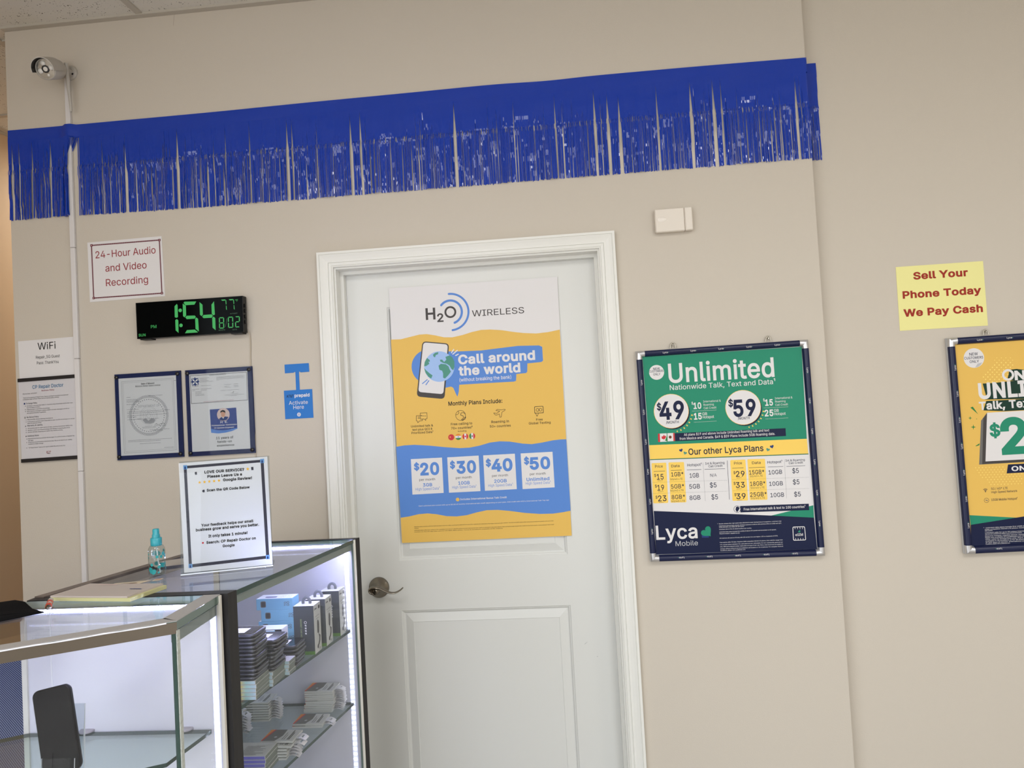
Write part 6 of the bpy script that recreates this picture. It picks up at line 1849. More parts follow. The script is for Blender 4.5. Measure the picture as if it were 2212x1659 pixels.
obj('wall_hall_end', MB().box(XL, -1.5, YH, YH + .1, 0, ZC), WARM, kind='structure')
obj('wall_hall_right', MB().box(-1.6555, -1.5, T, YH, 0, ZC), WALL, kind='structure')
m = MB(); m.box(XL, XR, YB - .1, YB, 0, .25); m.box(XL, XR, YB - .1, YB, 2.75, ZC); m.box(XL, -2.2, YB - .1, YB, .25, 2.75); m.box(.5, 2.0, YB - .1, YB, .25, 2.75); m.box(4.0, XR, YB - .1, YB, .25, 2.75)
obj('wall_back', m, WALL, kind='structure')
ALU = mat('storefront_metal', '#4a4642', .4, metal=.7); PANE = thin_glass('window_glass', '#fbfbfb')
def window(name, x0, x1, z0, z1, n, side=False):
    m = MB(); p = MB(); d = .05
    def b(a0, a1, c0, c1, mb=m, t=(.03, .08)):
        if side: mb.box(XL - t[1], XL - t[0], a0, a1, c0, c1)
        else: mb.box(a0, a1, YB - t[1], YB - t[0], c0, c1)
    b(x0, x1, z0, z0 + d); b(x0, x1, z1 - d, z1)
    for k in range(n + 1): x = x0 + (x1 - x0 - d) * k / n; b(x, x + d, z0 + d, z1 - d)
    o = obj(name, m, ALU, kind='structure')
    for k in range(n): b(x0 + (x1 - x0 - d) * k / n + d, x0 + (x1 - x0 - d) * (k + 1) / n, z0 + d, z1 - d, p, (.052, .058))
    obj('pane', p, PANE, parent=o)
window('window_1', -2.2, .5, .25, 2.75, 3); window('window_3', 2.0, 4.0, .25, 2.75, 2); window('window_2', -5.3, -2.85, .25, 2.75, 2, True)
bb = MB(); bb.box(-1.6555, -.512, -.014, 0, 0, .1); bb.box(.534, 1.206, -.014, 0, 0, .1); obj('baseboard_front', bb, WHITE, kind='structure')
# wall-mounted end light under the ceiling of the hall, the troffer above the shop floor
for nm, x, y, a, b_, lab in (('ceiling_light', -.55, -2.75, .3, .6, 'left'), ('ceiling_light', 1.4, -2.75, .3, .6, 'middle'), ('ceiling_light', 3.3, -2.75, .3, .6, 'right'), ('ceiling_light', -2.02, 1.55, .27, .27, None)):
    t = MB(); t.box(x - a, x + a, y - b_, y - b_ + .02, 2.994, ZC); t.box(x - a, x + a, y + b_ - .02, y + b_, 2.994, ZC); t.box(x - a, x - a + .02, y - b_, y + b_, 2.994, ZC); t.box(x + a - .02, x + a, y - b_, y + b_, 2.994, ZC); t.box(x - a, x + a, y - b_, y + b_, 3.02, ZC)
    o = obj(nm, t, WHITE); tag(o, 'long white ceiling light, %s of the three above the shop floor' % lab if lab else 'small square ceiling light in the hall beyond the wall end', 'ceiling light')

# casing and jamb round the door
def casing_profile(L):   # L: list of (offset across the casing from its inner edge, projection from the wall)
    xi0, xi1, zt = -.4515, .4795, 2.0655
    m = MB(); n = len(L); v = []
    for o_, d_ in L: v += [(xi0 - o_, -d_, 0), (xi0 - o_, -d_, zt + o_), (xi1 + o_, -d_, zt + o_), (xi1 + o_, -d_, 0)]
    f = []
    for k in range(n - 1):
        for j in range(3): f.append((4 * k + j, 4 * k + j + 1, 4 * k + 4 + j + 1, 4 * k + 4 + j))
    m.add(v, f); return m
cm = casing_profile([(0, 0), (0, .011), (.004, .013), (.0045, .011), (.0055, .011), (.006, .013), (.014, .0145), (.0145, .012), (.0158, .012), (.0165, .015), (.024, .0155), (.034, .018), (.041, .0205), (.0435, .0215), (.044, .019), (.0452, .019), (.0458, .0215), (.054, .0215), (.054, 0)])
obj('trim_1', cm, WHITE, kind='structure')
j = MB()
for x0, x1 in ((-.452, -.4455), (.4735, .48)): j.box(x0, x1, -.0005, T + .005, 0, 2.066)
j.box(-.4455, .4735, -.0005, T + .005, 2.0595, 2.066)
for x0, x1 in ((-.4455, -.4335), (.4615, .4735)): j.box(x0, x1, .048, .0745, 0, 2.0475)
j.box(-.4455, .4735, .048, .0745, 2.0475, 2.0595)
obj('trim_2', j, WHITE, kind='structure')
# door slab with two moulded panels
def door_slab():
    m = MB(); y0 = .0755; X0, X1, Z0, Z1 = -.444, .472, .008, 2.058
    P = [(-.2885, .3115, 1.0165, 1.925), (-.2885, .3115, .13, .8405)]
    xs = [X0, P[0][0], P[0][1], X1]; zs = [Z0, P[1][2], P[1][3], P[0][2], P[0][3], Z1]
    for i in range(3):
        for k in range(5):
            if i == 1 and k in (1, 3): continue
            m.add([(xs[i], y0, zs[k]), (xs[i + 1], y0, zs[k]), (xs[i + 1], y0, zs[k + 1]), (xs[i], y0, zs[k + 1])], [(0, 1, 2, 3)])
    for x0, x1, z0, z1 in P:
        v = []; L = [(0, 0), (.003, .003), (.0055, .0035), (.010, .009), (.0125, .0095), (.0165, .0085), (.041, .0015), (.0425, .0028)]
        for o, d in L: v += [(x0 + o, y0 + d, z0 + o), (x1 - o, y0 + d, z0 + o), (x1 - o, y0 + d, z1 - o), (x0 + o, y0 + d, z1 - o)]
        f = [(4 * k + a, 4 * k + (a + 1) % 4, 4 * k + 4 + (a + 1) % 4, 4 * k + 4 + a) for k in range(len(L) - 1) for a in range(4)]
        n = 4 * len(L) - 4; f.append((n, n + 1, n + 2, n + 3)); m.add(v, f)
    m.box(X0, X1, y0 + .0105, y0 + .04, Z0, Z1)
    for a in ((X0, y0, Z0, X0, y0 + .0105, Z1), (X1, y0, Z0, X1, y0 + .0105, Z1)):
        m.add([(a[0], a[1], a[2]), (a[0], a[4], a[2]), (a[0], a[4], a[5]), (a[0], a[1], a[5])], [(0, 1, 2, 3)])
    m.add([(X0, y0, Z1), (X1, y0, Z1), (X1, y0 + .0105, Z1), (X0, y0 + .0105, Z1)], [(0, 1, 2, 3)])
    # two small scuffs on the right stile
    m.add([(.352, y0 - .0002, .705), (.362, y0 - .0002, .7125), (.3625, y0 - .0002, .7118), (.353, y0 - .0002, .7035)], [(0, 1, 2, 3)], 1)
    m.add([(.393, y0 - .0002, .662), (.3955, y0 - .0002, .662), (.3955, y0 - .0002, .6595), (.393, y0 - .0002, .6595)], [(0, 1, 2, 3)], 1)
    return m
door = obj('door_1', door_slab(), [DOORW, mat('door_scuff', '#a9abac', .6)], kind='structure')
NICK = mat('satin_nickel', '#8b857b', .24, metal=1.0)
hx, hz, hy = -.3655, .9255, .0755
h = MB().lathe([(0, .027), (.0125, .027), (.0135, .024), (.014, .021), (.0335, .0075), (.0365, .004), (.037, 0)], (hx, hy, hz), 40, ax=(0, -1, 0))
hd = obj('door_handle', h, NICK, parent=door)
pts = [(hx - .006, hy - .05, hz - .012), (hx - .019, hy - .0505, hz - .006), (hx - .0215, hy - .052, hz + .004), (hx - .013, hy - .054, hz + .0105), (hx + .001, hy - .055, hz + .0125), (hx + .016, hy - .055, hz + .0095), (hx + .033, hy - .0545, hz + .001), (hx + .052, hy - .0535, hz - .0075), (hx + .070, hy - .052, hz - .0085), (hx + .086, hy - .050, hz - .002), (hx + .0985, hy - .048, hz + .0075)]
def smooth_path(p, n=5):
    p = [Vector(q) for q in p]; o = []
    for i in range(len(p) - 1):
        a, b, c, d = p[max(i - 1, 0)], p[i], p[i + 1], p[min(i + 2, len(p) - 1)]
        for k in range(n):
            t = k / n; o.append(.5 * ((2 * b) + (c - a) * t + (2 * a - 5 * b + 4 * c - d) * t * t + (3 * b - a - 3 * c + d) * t ** 3))
    return o + [p[-1]]
sp = smooth_path(pts); rr = [.0085 - .0055 * max(0, (i / len(sp) - .35) / .65) for i in range(len(sp))]
lv = MB().tube(sp, rr, 12, flat=.5, up=(0, 0, 1)); lv.lathe([(.009, 0), (.009, .034), (.0, .034)], (hx, hy - .022, hz), 20, ax=(0, -1, 0)); lv.lathe([(.0155, 0), (.0165, .004), (.012, .0075), (0, .008)], (hx - .004, hy - .047, hz + .0005), 24, ax=(0, -1, 0))
obj('lever', lv, NICK, parent=hd)

# ================================================================ things on the walls
PR_GLOSS = .3
def sheet(key, name, label, cat, col='paper', parent=None):
    d = PR[key]; pr = Print().base(d['q'][:4], col).run(d['i'])
    o = obj(name, pr.mb, pr.mats()); place(o, d); return tag(o, label, cat)
sheet('wireless', 'poster', 'large white, yellow and blue wireless plan poster taped to the white door', 'poster')
sheet('recording', 'paper_sign', 'white sheet with red border reading 24-Hour Audio and Video Recording', 'sign')
PAL['yellowpaper'] = '#e8e39a'
sheet('sell', 'paper_sign', 'yellow paper sign reading Sell Your Phone Today We Pay Cash', 'sign', 'yellowpaper')
PAL['bluecard'] = '#2a74c4'
sheet('prepaid', 'hang_sign', 'small blue T-topped card reading prepaid Activate Here beside the door casing', 'sign', 'bluecard')
sheet('wifi', 'paper_sign', 'white WiFi password sheet taped left of the raceway', 'sign')

# policy sheet in a plastic sleeve with black bars top and bottom
d = PR['policy']; t = thing('poster_hanger', 'white policy sheet held in a glossy sleeve between two black bars', 'notice', d['o']); place(t, d)
pr = Print().base(d['q'][4:], 'paper').run(d['i']); obj('policy_sheet', pr.mb, pr.mats(), parent=t)
q = d['q']; BLK = mat('black_plastic', '#14141a', .3)
def bar(a, b, hgt, dn):
    m = MB(); u = (Vector(b) - Vector(a)).normalized(); nv = Vector((-u.y, u.x)) * (-hgt if dn else hgt)
    A, B = Vector(a), Vector(b); P4 = [A, B, B + nv, A + nv]
    m.prism([(p.x / 1000, p.y / 1000) for p in P4], -.0045, .0035); return m
obj('top_bar', bar(q[0], q[1], 12.5, True), BLK, parent=t); obj('bottom_bar', bar(q[3], q[2], 13, False), BLK, parent=t)
CLR = thin_glass('clear_film', '#f8f8fa', 1.5, .02, .9); ACR = thin_glass('acrylic', '#f5f7f8', 1.49, 0, .16)
sl = MB(); nx = 14; ny = 18; A, B, Cc, D = [Vector(k) / 1000 for k in (q[4], q[5], q[6], q[7])]
vv = []
for jy in range(ny + 1):
    for ix in range(nx + 1):
        u, v_ = ix / nx, jy / ny; p_ = (A * (1 - u) + B * u) * (1 - v_) + (D * (1 - u) + Cc * u) * v_
        vv.append((p_.x, p_.y, .0022 + .0012 * math.sin(u * 5 + v_ * 3) * math.sin(v_ * 7 + 1)))
sl.add(vv, [(jy * (nx + 1) + ix, jy * (nx + 1) + ix + 1, (jy + 1) * (nx + 1) + ix + 1, (jy + 1) * (nx + 1) + ix) for jy in range(ny) for ix in range(nx)], smooth=True)
obj('sleeve', sl, CLR, parent=t)

# the two blue plaques
BLUEP = mat('plaque_blue', '#182452', .4, spec=.15)
for key, lab in (('license', 'navy framed retail sales license with round state seal, left of the pair'), ('technician', 'navy framed certificate with technician portrait badge, right of the pair')):
    d = PR[key]; t = thing('wall_plaque', lab, 'certificate'); place(t, d)
    q = d['q'][:4]; m = MB(); m.prism([(x / 1000, y / 1000) for x, y in q[::-1]], -.008, -.0012); obj('backboard', m, BLUEP, parent=t)
    pr = Print().base(d['q'][4:], 'paper').run(d['i']); obj('certificate_sheet', pr.mb, pr.mats(), parent=t)
    cov = MB(); cov.prism([(x / 1000, y / 1000) for x, y in q[::-1]], .0012, .0026); obj('clear_cover', cov, ACR, parent=t)
    for x, y in inset_quad(q, .925): obj('screw_cap', MB().lathe([(.0068, 0), (.0068, .0025), (.005, .0042), (0, .0046)], (x / 1000, y / 1000, .0022), 20), mat('screw_black', '#15141a', .25), parent=t)

# snap frames with the two carrier posters
NAVYF = mat('frame_navy', '#131b3f', .3, spec=.35); CHR = mat('frame_corner_metal', '#c9c9cb', .3, metal=.75)
def snap_frame(key, label, nx_, ny_):
    d = PR[key]; t = thing('framed_poster', label, 'framed poster'); place(t, d)
    o4 = [Vector((x / 1000, y / 1000)) for x, y in d['q'][:4]]; i4 = [Vector((x / 1000, y / 1000)) for x, y in d['q'][4:]]
    pr = Print(); pr.base(d['q'][4:], 'paper').run([i for i in d['i']]); obj('poster_sheet', pr.mb, pr.mats(), parent=t)
    obj('back_panel', MB().prism([(v.x, v.y) for v in o4[::-1]], -.0115, -.0006), mat('frame_back', '#bfc0c2', .5), parent=t)
    nm = ('top_rail', 'side_rail', 'bottom_rail', 'side_rail')
    for k in range(4):
        a, b, ai, bi = o4[k], o4[(k + 1) % 4], i4[k], i4[(k + 1) % 4]; u = (b - a).normalized(); L = (b - a).length; inn = Vector((u.y, -u.x)); W = max(.014, (ai - a).dot(inn))
        c = .029; m = MB(); prof = [(.0005, 0), (.0008, .008), (.003, .0115), (W * .5, .0128), (W - .004, .0105), (W - .0008, .005), (W, .0012)]
        def seg(mb, s0, s1, mi, m0=0, m1=0, lift=0):
            v = []
            for o_, z in prof: v += [a + u * (s0 + m0 * o_) + inn * o_, a + u * (s1 - m1 * o_) + inn * o_]
            vs = [(p_.x, p_.y, prof[i // 2][1] + lift) for i, p_ in enumerate(v)]
            mb.add(vs, [(2 * i, 2 * i + 1, 2 * i + 3, 2 * i + 2) for i in range(len(prof) - 1)], mi, True)
        seg(m, c, L - c, 0)
        lg = Print(); n = nx_ if k % 2 == 0 else ny_; ang = math.atan2(u.y, u.x); cw = 16.0
        for i in range(n):
            s_ = c + .022 + (L - 2 * c - .05) * (i + .5) / n; ct = a + u * s_ + inn * (W * .66)
            lg.text('Lyca', 0, cw, 0, 5.4, 'paper', .4, 0, rot=ang, at=(ct.x * 1000 - u.x * cw / 2, ct.y * 1000 - u.y * cw / 2))
            hp = [(cw + 1.5, 0.2), (cw + 4.2, 2.0), (cw + 1.5, 3.8)]; ca, sa = math.cos(ang), math.sin(ang); ox, oy = ct.x * 1000 - u.x * cw / 2, ct.y * 1000 - u.y * cw / 2
            lg.poly([(ox + x * ca - y * sa, oy + x * sa + y * ca) for x, y in hp], 'hgreen', 0)
        m.add([(x, y, .0133) for x, y, z in lg.mb.v], lg.mb.f, 1); 
        m.m[-len(lg.mb.f):] = [1 + q_ for q_ in lg.mb.m]
        obj(nm[k], m, [NAVYF] + lg.mats(), parent=t)
        cc = MB()
        seg(cc, 0, c, 0, 1, 0, .0009)
        # the other leg of this mitred corner cap
        a2, b2 = o4[k - 1], o4[k]; u2 = (b2 - a2).normalized(); L2 = (b2 - a2).length; inn2 = Vector((u2.y, -u2.x)); v = []
        for o_, z in prof: v += [a2 + u2 * (L2 - c) + inn2 * o_, a2 + u2 * (L2 - o_) + inn2 * o_]
        cc.add([(p_.x, p_.y, prof[i // 2][1] + .0009) for i, p_ in enumerate(v)], [(2 * i, 2 * i + 1, 2 * i + 3, 2 * i + 2) for i in range(len(prof) - 1)], 0, True)
        obj('corner_cap', cc, CHR, parent=t)
    a, b = o4[0], o4[1]; u = (b - a).normalized(); upv = Vector((-u.y, u.x)); L = (b - a).length
    for f_ in (.222, .778):
        c0 = a + u * L * f_; pts = []
        for k in range(13):
            th = PI * k / 12; pts.append(c0 + u * (.0085 * math.cos(th)) + upv * (.004 + .0165 * math.sin(th)) )
        hk = MB().tube([(p_.x, p_.y, -.004) for p_ in pts], .0022, 8); hk.tube([(c0.x, c0.y + .0135, -.010), (c0.x, c0.y + .0135, .001)], .0022, 8)
        obj('hook', hk, mat('hook_metal', '#b9b3a6', .3, metal=.8), parent=t)
    return t
snap_frame('lyca', 'navy snap frame with green Unlimited plan poster on the wall right of the door', 5, 6)
snap_frame('lycar', 'navy snap frame with yellow promotion poster below the yellow paper sign', 5, 7)

# digital clock
d = PR['clock']; t = thing('digital_clock', 'black digital wall clock with green numerals showing 1:54', 'clock'); place(t, d)
q = [(x / 1000, y / 1000) for x, y in d['q'][:4]]; m = MB(); m.prism([(x, y) for x, y in q[::-1]], -.029, -.0015); obj('case', m, mat('clock_case', '#0d0d0f', .38, spec=.25), parent=t)
face = Print(); face.mb.prism(inset_quad([(x, y) for x, y in q[::-1]], .985), -.0014, 0, 0); face.cols = ['__f']; MATS['__f'] = mat('clock_face', '#030506', .1, spec=.03)
face.run(d['i']); face.cols[0] = '__f'; obj('display', face.mb, face.mats(), parent=t)
rx = q[1][0] - .001; 
for k, z in enumerate((.031, .0125, -.0075, -.027)): obj('button', MB().bbox(rx + .0005, rx + .004, z - .0065, z + .0065, -.019, -.011, .001), mat('clock_case', '#0d0d0f', .38, spec=.25), parent=t)
obj('stand_foot', MB().box(q[0][0] + .01, q[0][0] + .05, q[3][1] - .004, q[3][1] + .004, -.036, -.006), mat('clock_case', '#0d0d0f', .38, spec=.25), parent=t); obj('stand_foot', MB().box(q[1][0] - .05, q[1][0] - .008, q[2][1] - .004, q[2][1] + .004, -.036, -.006), mat('clock_case', '#0d0d0f', .38, spec=.25), parent=t)
cpts = smooth_path([(-.7672, -.012, 1.862), (-.7655, -.004, 1.83), (-.7685, -.003, 1.74), (-.7645, -.003, 1.66), (-.766, -.003, 1.55), (-.7635, -.003, 1.47), (-.7645, -.003, 1.40), (-.764, -.003, 1.02)], 6)
tag(obj('power_cord', MB().tube(cpts, .0019, 8), mat('cord_beige', '#b9ad9b', .4)), 'thin beige cord running down the wall below the clock', 'cord')

# cable raceway down the wall
RW = mat('raceway_plastic', '#d6d3d3', .35)
t = thing('cable_raceway', 'white cable raceway running down the wall below the security camera', 'raceway', (-1.4125, 0, .9))
zz = [.30, 1.3967, 1.8019, 2.2062, 2.832]
for a, b in zip(zz, zz[1:]): obj('raceway_length', MB().bbox(-1.4225, -1.4045, -.0125, 0, a + .0006, b - .0006, .0018), RW, parent=t, world=True)
# security camera
t = thing('security_camera', 'white bullet security camera with black hood and antenna in the upper left corner', 'security camera', (-1.4047, 0, 2.8569))
GW = mat('camera_shell', '#b3aea6', .35); ax = Vector((.115, -.90, -.42)).normalized(); F0 = Vector((-1.4056, -.13, 2.809)); B0 = F0 - ax * .096
obj('mount_plate', MB().lathe([(.0265, 0), (.0265, .005), (.022, .009), (0, .009)], (-1.4025, 0, 2.853), 32, ax=(0, -1, 0)), GW, parent=t, world=True)
obj('screw', MB().lathe([(.004, 0), (.004, .0015), (0, .0015)], (-1.3905, -.0078, 2.845), 14, ax=(0, -1, 0)), mat('screw_black', '#15141a', .25), parent=t, world=True)
obj('neck', MB().tube([(-1.4025, -.006, 2.853), (-1.404, -.022, 2.856), tuple(B0 + Vector((.012, 0, .0)))], [.0105, .011, .012], 14), GW, parent=t, world=True)
bd = obj('body', MB().lathe([(.02, -.004), (.026, 0), (.0335, .018), (.0355, .03), (.0355, .0945), (.033, .096), (.0315, .096), (.0315, .0925)], B0, 40, ax=ax), GW, parent=t, world=True)
lens = MB().lathe([(.0315, 0), (.0, .0)], F0 - ax * .0015, 40, ax=ax, smooth=False)
obj('lens_window', lens, mat('camera_glass_glare', '#d5d0c6', .1, metal=.5), parent=t, world=True)  # dark glass coloured pale silver, the reflected window put into its colour
xa = Vector((1, 0, 0)); xa = (xa - ax * xa.dot(ax)).normalized(); ya = ax.cross(xa); ya = -ya if ya.z < 0 else ya
ir = MB()
for a in (100, 10, 195): ir.lathe([(.0085, 0), (.0085, .0006), (0, .0008)], F0 - ax * .001 + (xa * math.cos(math.radians(a)) + ya * math.sin(math.radians(a))) * .0195, 20, ax=ax)
ir.lathe([(.0045, 0), (.0045, .0006), (0, .0008)], F0 - ax * .001 + (-ya * .02 + xa * .004), 16, ax=ax)
obj('infrared_led', ir, mat('led_lens', '#e9e6df', .12), parent=t, world=True)
obj('lens', MB().lathe([(.0125, 0), (.0125, .0012), (.0098, .0012)], F0 - ax * .001, 28, ax=ax).lathe([(.0098, .001), (0, .0018)], F0 - ax * .001, 28, 1, ax=ax), [mat('lens_ring', '#1a1818', .3), mat('lens_glass_glare', '#d8d3cb', .08)], parent=t, world=True)  # centre of the lens pale as well, its reflection is part of the colour
hd = MB(); n = 22; v = []
for k in range(n + 1):
    a = math.radians(-12 + 204 * k / n); dr = xa * math.cos(a) + ya * math.sin(a)
    for r_, s_ in ((.0362, -.05), (.0362, .022), (.0395, .022), (.0395, -.05)): v.append(F0 + dr * r_ + ax * s_)
hd.add(v, [(4 * k + i, 4 * k + (i + 1) % 4, 4 * k + 4 + (i + 1) % 4, 4 * k + 4 + i) for k in range(n) for i in range(4)]); hd.m = [1 if i % 4 in (0,) else 0 for i in range(len(hd.f))]
obj('sun_hood', hd, [GW, mat('hood_inside', '#18120f', .5)], parent=t, world=True)
obj('antenna', MB().tube([(-1.388, -.045, 2.868), (-1.388, -.043, 2.835), (-1.3855, -.037, 2.76), (-1.3838, -.033, 2.70), (-1.3836, -.033, 2.695)], [.0072, .0072, .0058, .0042, .003], 14), GW, parent=t, world=True)
# alarm sensor box
t = thing('alarm_sensor', 'small cream wall box with an oval window high right of the door', 'alarm box', (.734, 0, 2.14)); CRM = mat('cream_plastic', '#dcd4c9', .4)
obj('cover', MB().bbox(.6715, .7695, -.026, -.002, 2.1008, 2.180, .003), CRM, parent=t, world=True); obj('side_strip', MB().bbox(.7705, .7965, -.026, -.002, 2.1015, 2.1805, .003), CRM, parent=t, world=True)
obj('back_plate', MB().box(.674, .794, -.003, 0, 2.103, 2.178), CRM, parent=t, world=True)
ov = MB(); vo = [(.6955 + (.0155 * c_ if True else 0), -.0262 - h_, 2.1435 + .0085 * s_ * (1 - .25 * c_)) for h_, k_ in ((0, 1), (.0012, .8)) for c_, s_ in [(k_ * math.cos(2 * PI * i / 28), k_ * math.sin(2 * PI * i / 28)) for i in range(28)]]
ov.add(vo, [(i, (i + 1) % 28, 28 + (i + 1) % 28, 28 + i) for i in range(28)] + [tuple(range(28, 56))], 0, True); obj('sensor_window', ov, mat('cream_plastic_light', '#e6dfd6', .3), parent=t, world=True)

# ---------------------------------------------------------------- foil fringe along the wall
FOIL = mat('foil_blue', '#0a37a6', .075, spec=.6)
def fringe():
    t = thing('foil_fringe', 'royal blue foil fringe banner hung along the top of the wall', 'banner', (-.22, 0, 2.66))
    R = random.Random(21)
    def top(x): return 2.6625 + .0035 * math.sin(x * 2.1 + 1) - .004 * math.exp(-((x - .33) / .12) ** 2)
    def bulge(x): return .0155 * math.exp(-((x + 1.4135) / .02) ** 4)
    def sheet_band(x0, x1, y_, n):
        m = MB(); v = []
        for i in range(n + 1):
            x = x0 + (x1 - x0) * i / n
            for k in range(5): v.append((x, y_ - .0035 - bulge(x) * (1 if k else .9) - .0008 * math.sin(x * 9 + k), top(x) - .0122 * k))
        m.add(v, [(5 * i + k, 5 * i + 5 + k, 5 * i + 6 + k, 5 * i + 1 + k) for i in range(n) for k in range(4)], 0, True); return m
    hb = sheet_band(-1.6545, 1.2055, 0, 160)
    hb.add([(1.2055, -.0035, top(1.2)), (1.2095, -.001, top(1.2)), (1.2095, -.001, top(1.2) - .049), (1.2055, -.0035, top(1.2) - .049), (1.2095, .046, top(1.2)), (1.2095, .046, top(1.2) - .049)], [(0, 1, 2, 3), (1, 4, 5, 2)])
    b2 = sheet_band(1.2095, 1.2555, .05, 8); hb.add(b2.v, b2.f, 0, True)
    obj('header_band', hb, FOIL, parent=t, world=True)
    pitch = .003; n = int((1.2055 + 1.6545) / pitch); LV = [0, .03, .055, .072, .084, .092, .099, .105, .111, .1165, .122] + [.128 + .0086 * k for k in range(20)] + [.3]
    gaps = []; x = -1.64
    while x < 1.19:
        big = R.random() < .27; gaps.append((x, R.uniform(.005, .013) if big else R.uniform(.0015, .0045), R.uniform(-.06, .04) if big else R.uniform(.0, .12), R.uniform(.010, .024))); x += R.expovariate(1 / .029) + .006
    patch = {}
    def pn(i, k, s_):
        key = (int(i / s_), k)
        if key not in patch: patch[key] = (R.gauss(0, 1), R.gauss(0, 1))
        return patch[key][0]
    m = MB()
    def strand(x, y_, i, zt, zb, tied=0.0, dim=1.0):
        w0 = pitch * .5; tw_t = R.gauss(0, 9); wn = R.choice((1.02, 1.02, 1.0, 1.0, .95, .85, .7)); v = []; y = y_ - .004 - bulge(x) - R.uniform(0, .0006); kink = R.gauss(0, .0012); sway = R.gauss(0, .0009)
        loop = R.random() < .5
        for k, f in enumerate(LV):
            z = zt + (zb - zt) * f / .3; sh = 0
            for gx, gw, gs, fall in gaps:
                dx = x - gx
                if abs(dx) < fall:
                    g = max(0, min(1, (f - max(gs, 0)) / (.30 - max(gs, 0)) * 2.2)) ; sh += math.copysign(gw * .5 * (1 - abs(dx) / fall) * g, dx)
            low = f > .119; xx = x + sh + (kink if .110 <= f <= .123 else 0) + (sway * (f - .12) / .18 if low else 0) + tied * min(1, f / .12)
            if f > 0:
                if low:                            # crumpled lower half: clusters of strands catch the daylight
                    hot = pn(i, 'a%d' % (k // 5), 11) + .8 * pn(i, 'b%d' % (k // 2), 3) + .35 * R.gauss(0, 1)
                    sl_ = R.uniform(8, 14) if hot > 1.0 else R.gauss(-1.5, 1.2)
                elif f > .08:                      # the packing crease above it
                    hot = pn(i, 'c%d' % (k // 3), 16) + .6 * R.gauss(0, 1) + (.9 if f > .11 else 0)
                    sl_ = R.uniform(8, 14) if hot > 1.75 else R.gauss(-.8, .8)
                else: sl_ = .5 * pn(i, 'd', 40) + (10 if f > .03 and R.random() < .012 else 0)
                dz = LV[k] - LV[k - 1]; y += math.tan(math.radians(sl_)) * dz
                if .114 <= f <= .118: y -= .0022
                y = max(y_ - .03 - bulge(x), min(y_ - .0015 - bulge(x) * (1 if f < .13 else .9), y))
            ww = w0 * (1.06 if not low else wn); a = math.radians(tw_t if low else tw_t * .15)
            v += [(xx - ww * math.cos(a), y - ww * math.sin(a) * .6, z), (xx + ww * math.cos(a), y + ww * math.sin(a) * .6, z)]
        m.add(v, [(2 * k, 2 * k + 1, 2 * k + 3, 2 * k + 2) for k in range(len(LV) - 1)])
    for i in range(n):
        x = -1.6545 + pitch * (i + .5)
        tie = 0
        if -1.418 < x < -1.377:                       # gathered to the left of the raceway
            if x < -1.4125: tie = -.004
            elif R.random() < .55: tie = -1.434 - x
            elif x < -1.383: continue
        strand(x, 0, i, top(x) - .045, 2.3175 + R.gauss(0, .0012) + .008 * math.exp(-((x + 1.6) / .5) ** 2) , tie)
    for k in range(15): x = 1.211 + pitch * k; strand(x, .05, 900 + k, top(1.2) - .045, 2.325 + R.gauss(0, .001))
    for k in range(12): strand(1.2095, .0 + .0035 * k + .006, 950 + k, top(1.2) - .045, 2.32) if k % 2 else None
    o = obj('fringe', m, FOIL, parent=t, world=True); o['kind'] = 'stuff'
fringe()
# ================================================================ the two glass showcases
ZT = 1.17
FN, FF, BF, BN = (-.399, -.955), (-.3163, -.349), (-.7434, -.347), (-.8646, -.9588)
GLS = thin_glass('case_glass', '#f9fafb', 1.5, 0, .6); TOPG = thin_glass('top_glass', '#f5f8f8', 1.52, 0, .75); SHG = thin_glass('shelf_glass', '#eef5f3', 1.5, 0, 1.2)
EDGE = mat('glass_edge', '#1f3b33', .15, spec=.6); EDGEL = mat('glass_edge_lit_tone', '#62756e', .15, spec=.6)  # second edge is a paler copy, light on the glass put into its colour
DARKW = mat('dark_laminate', '#151416', .5, vary=('#211f21', 6, .4, .7, (14, 14, .6)))
RAILW = mat('brown_rail', '#5b4f48', .42, vary=('#6e625a', 5, .35, .65, (3, 3, 3)))
LINER = mat('white_liner', '#dcdbe6', .3, spec=.5); TRIMW = mat('trim_cream', '#e4e1da', .45); MET = mat('channel_metal', '#6f665b', .3, metal=.8)
FROST = mat('frosted_edge', '#7f8a85', .35, spec=.5); FROSTT = mat('frosted_top', '#a09d9b', .5, spec=.25); SIL = mat('silicone', '#b9beb9', .4, bump=(160, .8, 3))
LEDT = mat('led_strip_top', '#f2f5ff', .4, emit='#c2c4fd', es=125)
LEDM = mat('led_strip', '#f2f5ff', .4, emit='#d0d8fc', es=.8); LEDD = mat('led_dot', '#ffffff', .4, emit='#eceeff', es=9)
def lerp(a, b, t): return (a[0] + (b[0] - a[0]) * t, a[1] + (b[1] - a[1]) * t)
def poly_slab(pts, z0, z1):                        # glass slab: faces 0, edges 1
    m = MB(); n = len(pts); v = [(x, y, z0) for x, y in pts] + [(x, y, z1) for x, y in pts]
    tr = tessellate_polygon([[Vector((x, y, 0)) for x, y in pts]])
    m.add(v, [tuple(n + i for i in t) for t in tr], 0); m.add(v, [tuple(t[::-1]) for t in tr], 0)
    m.add(v, [(i, (i + 1) % n, n + (i + 1) % n, n + i) for i in range(n)], 1); return m
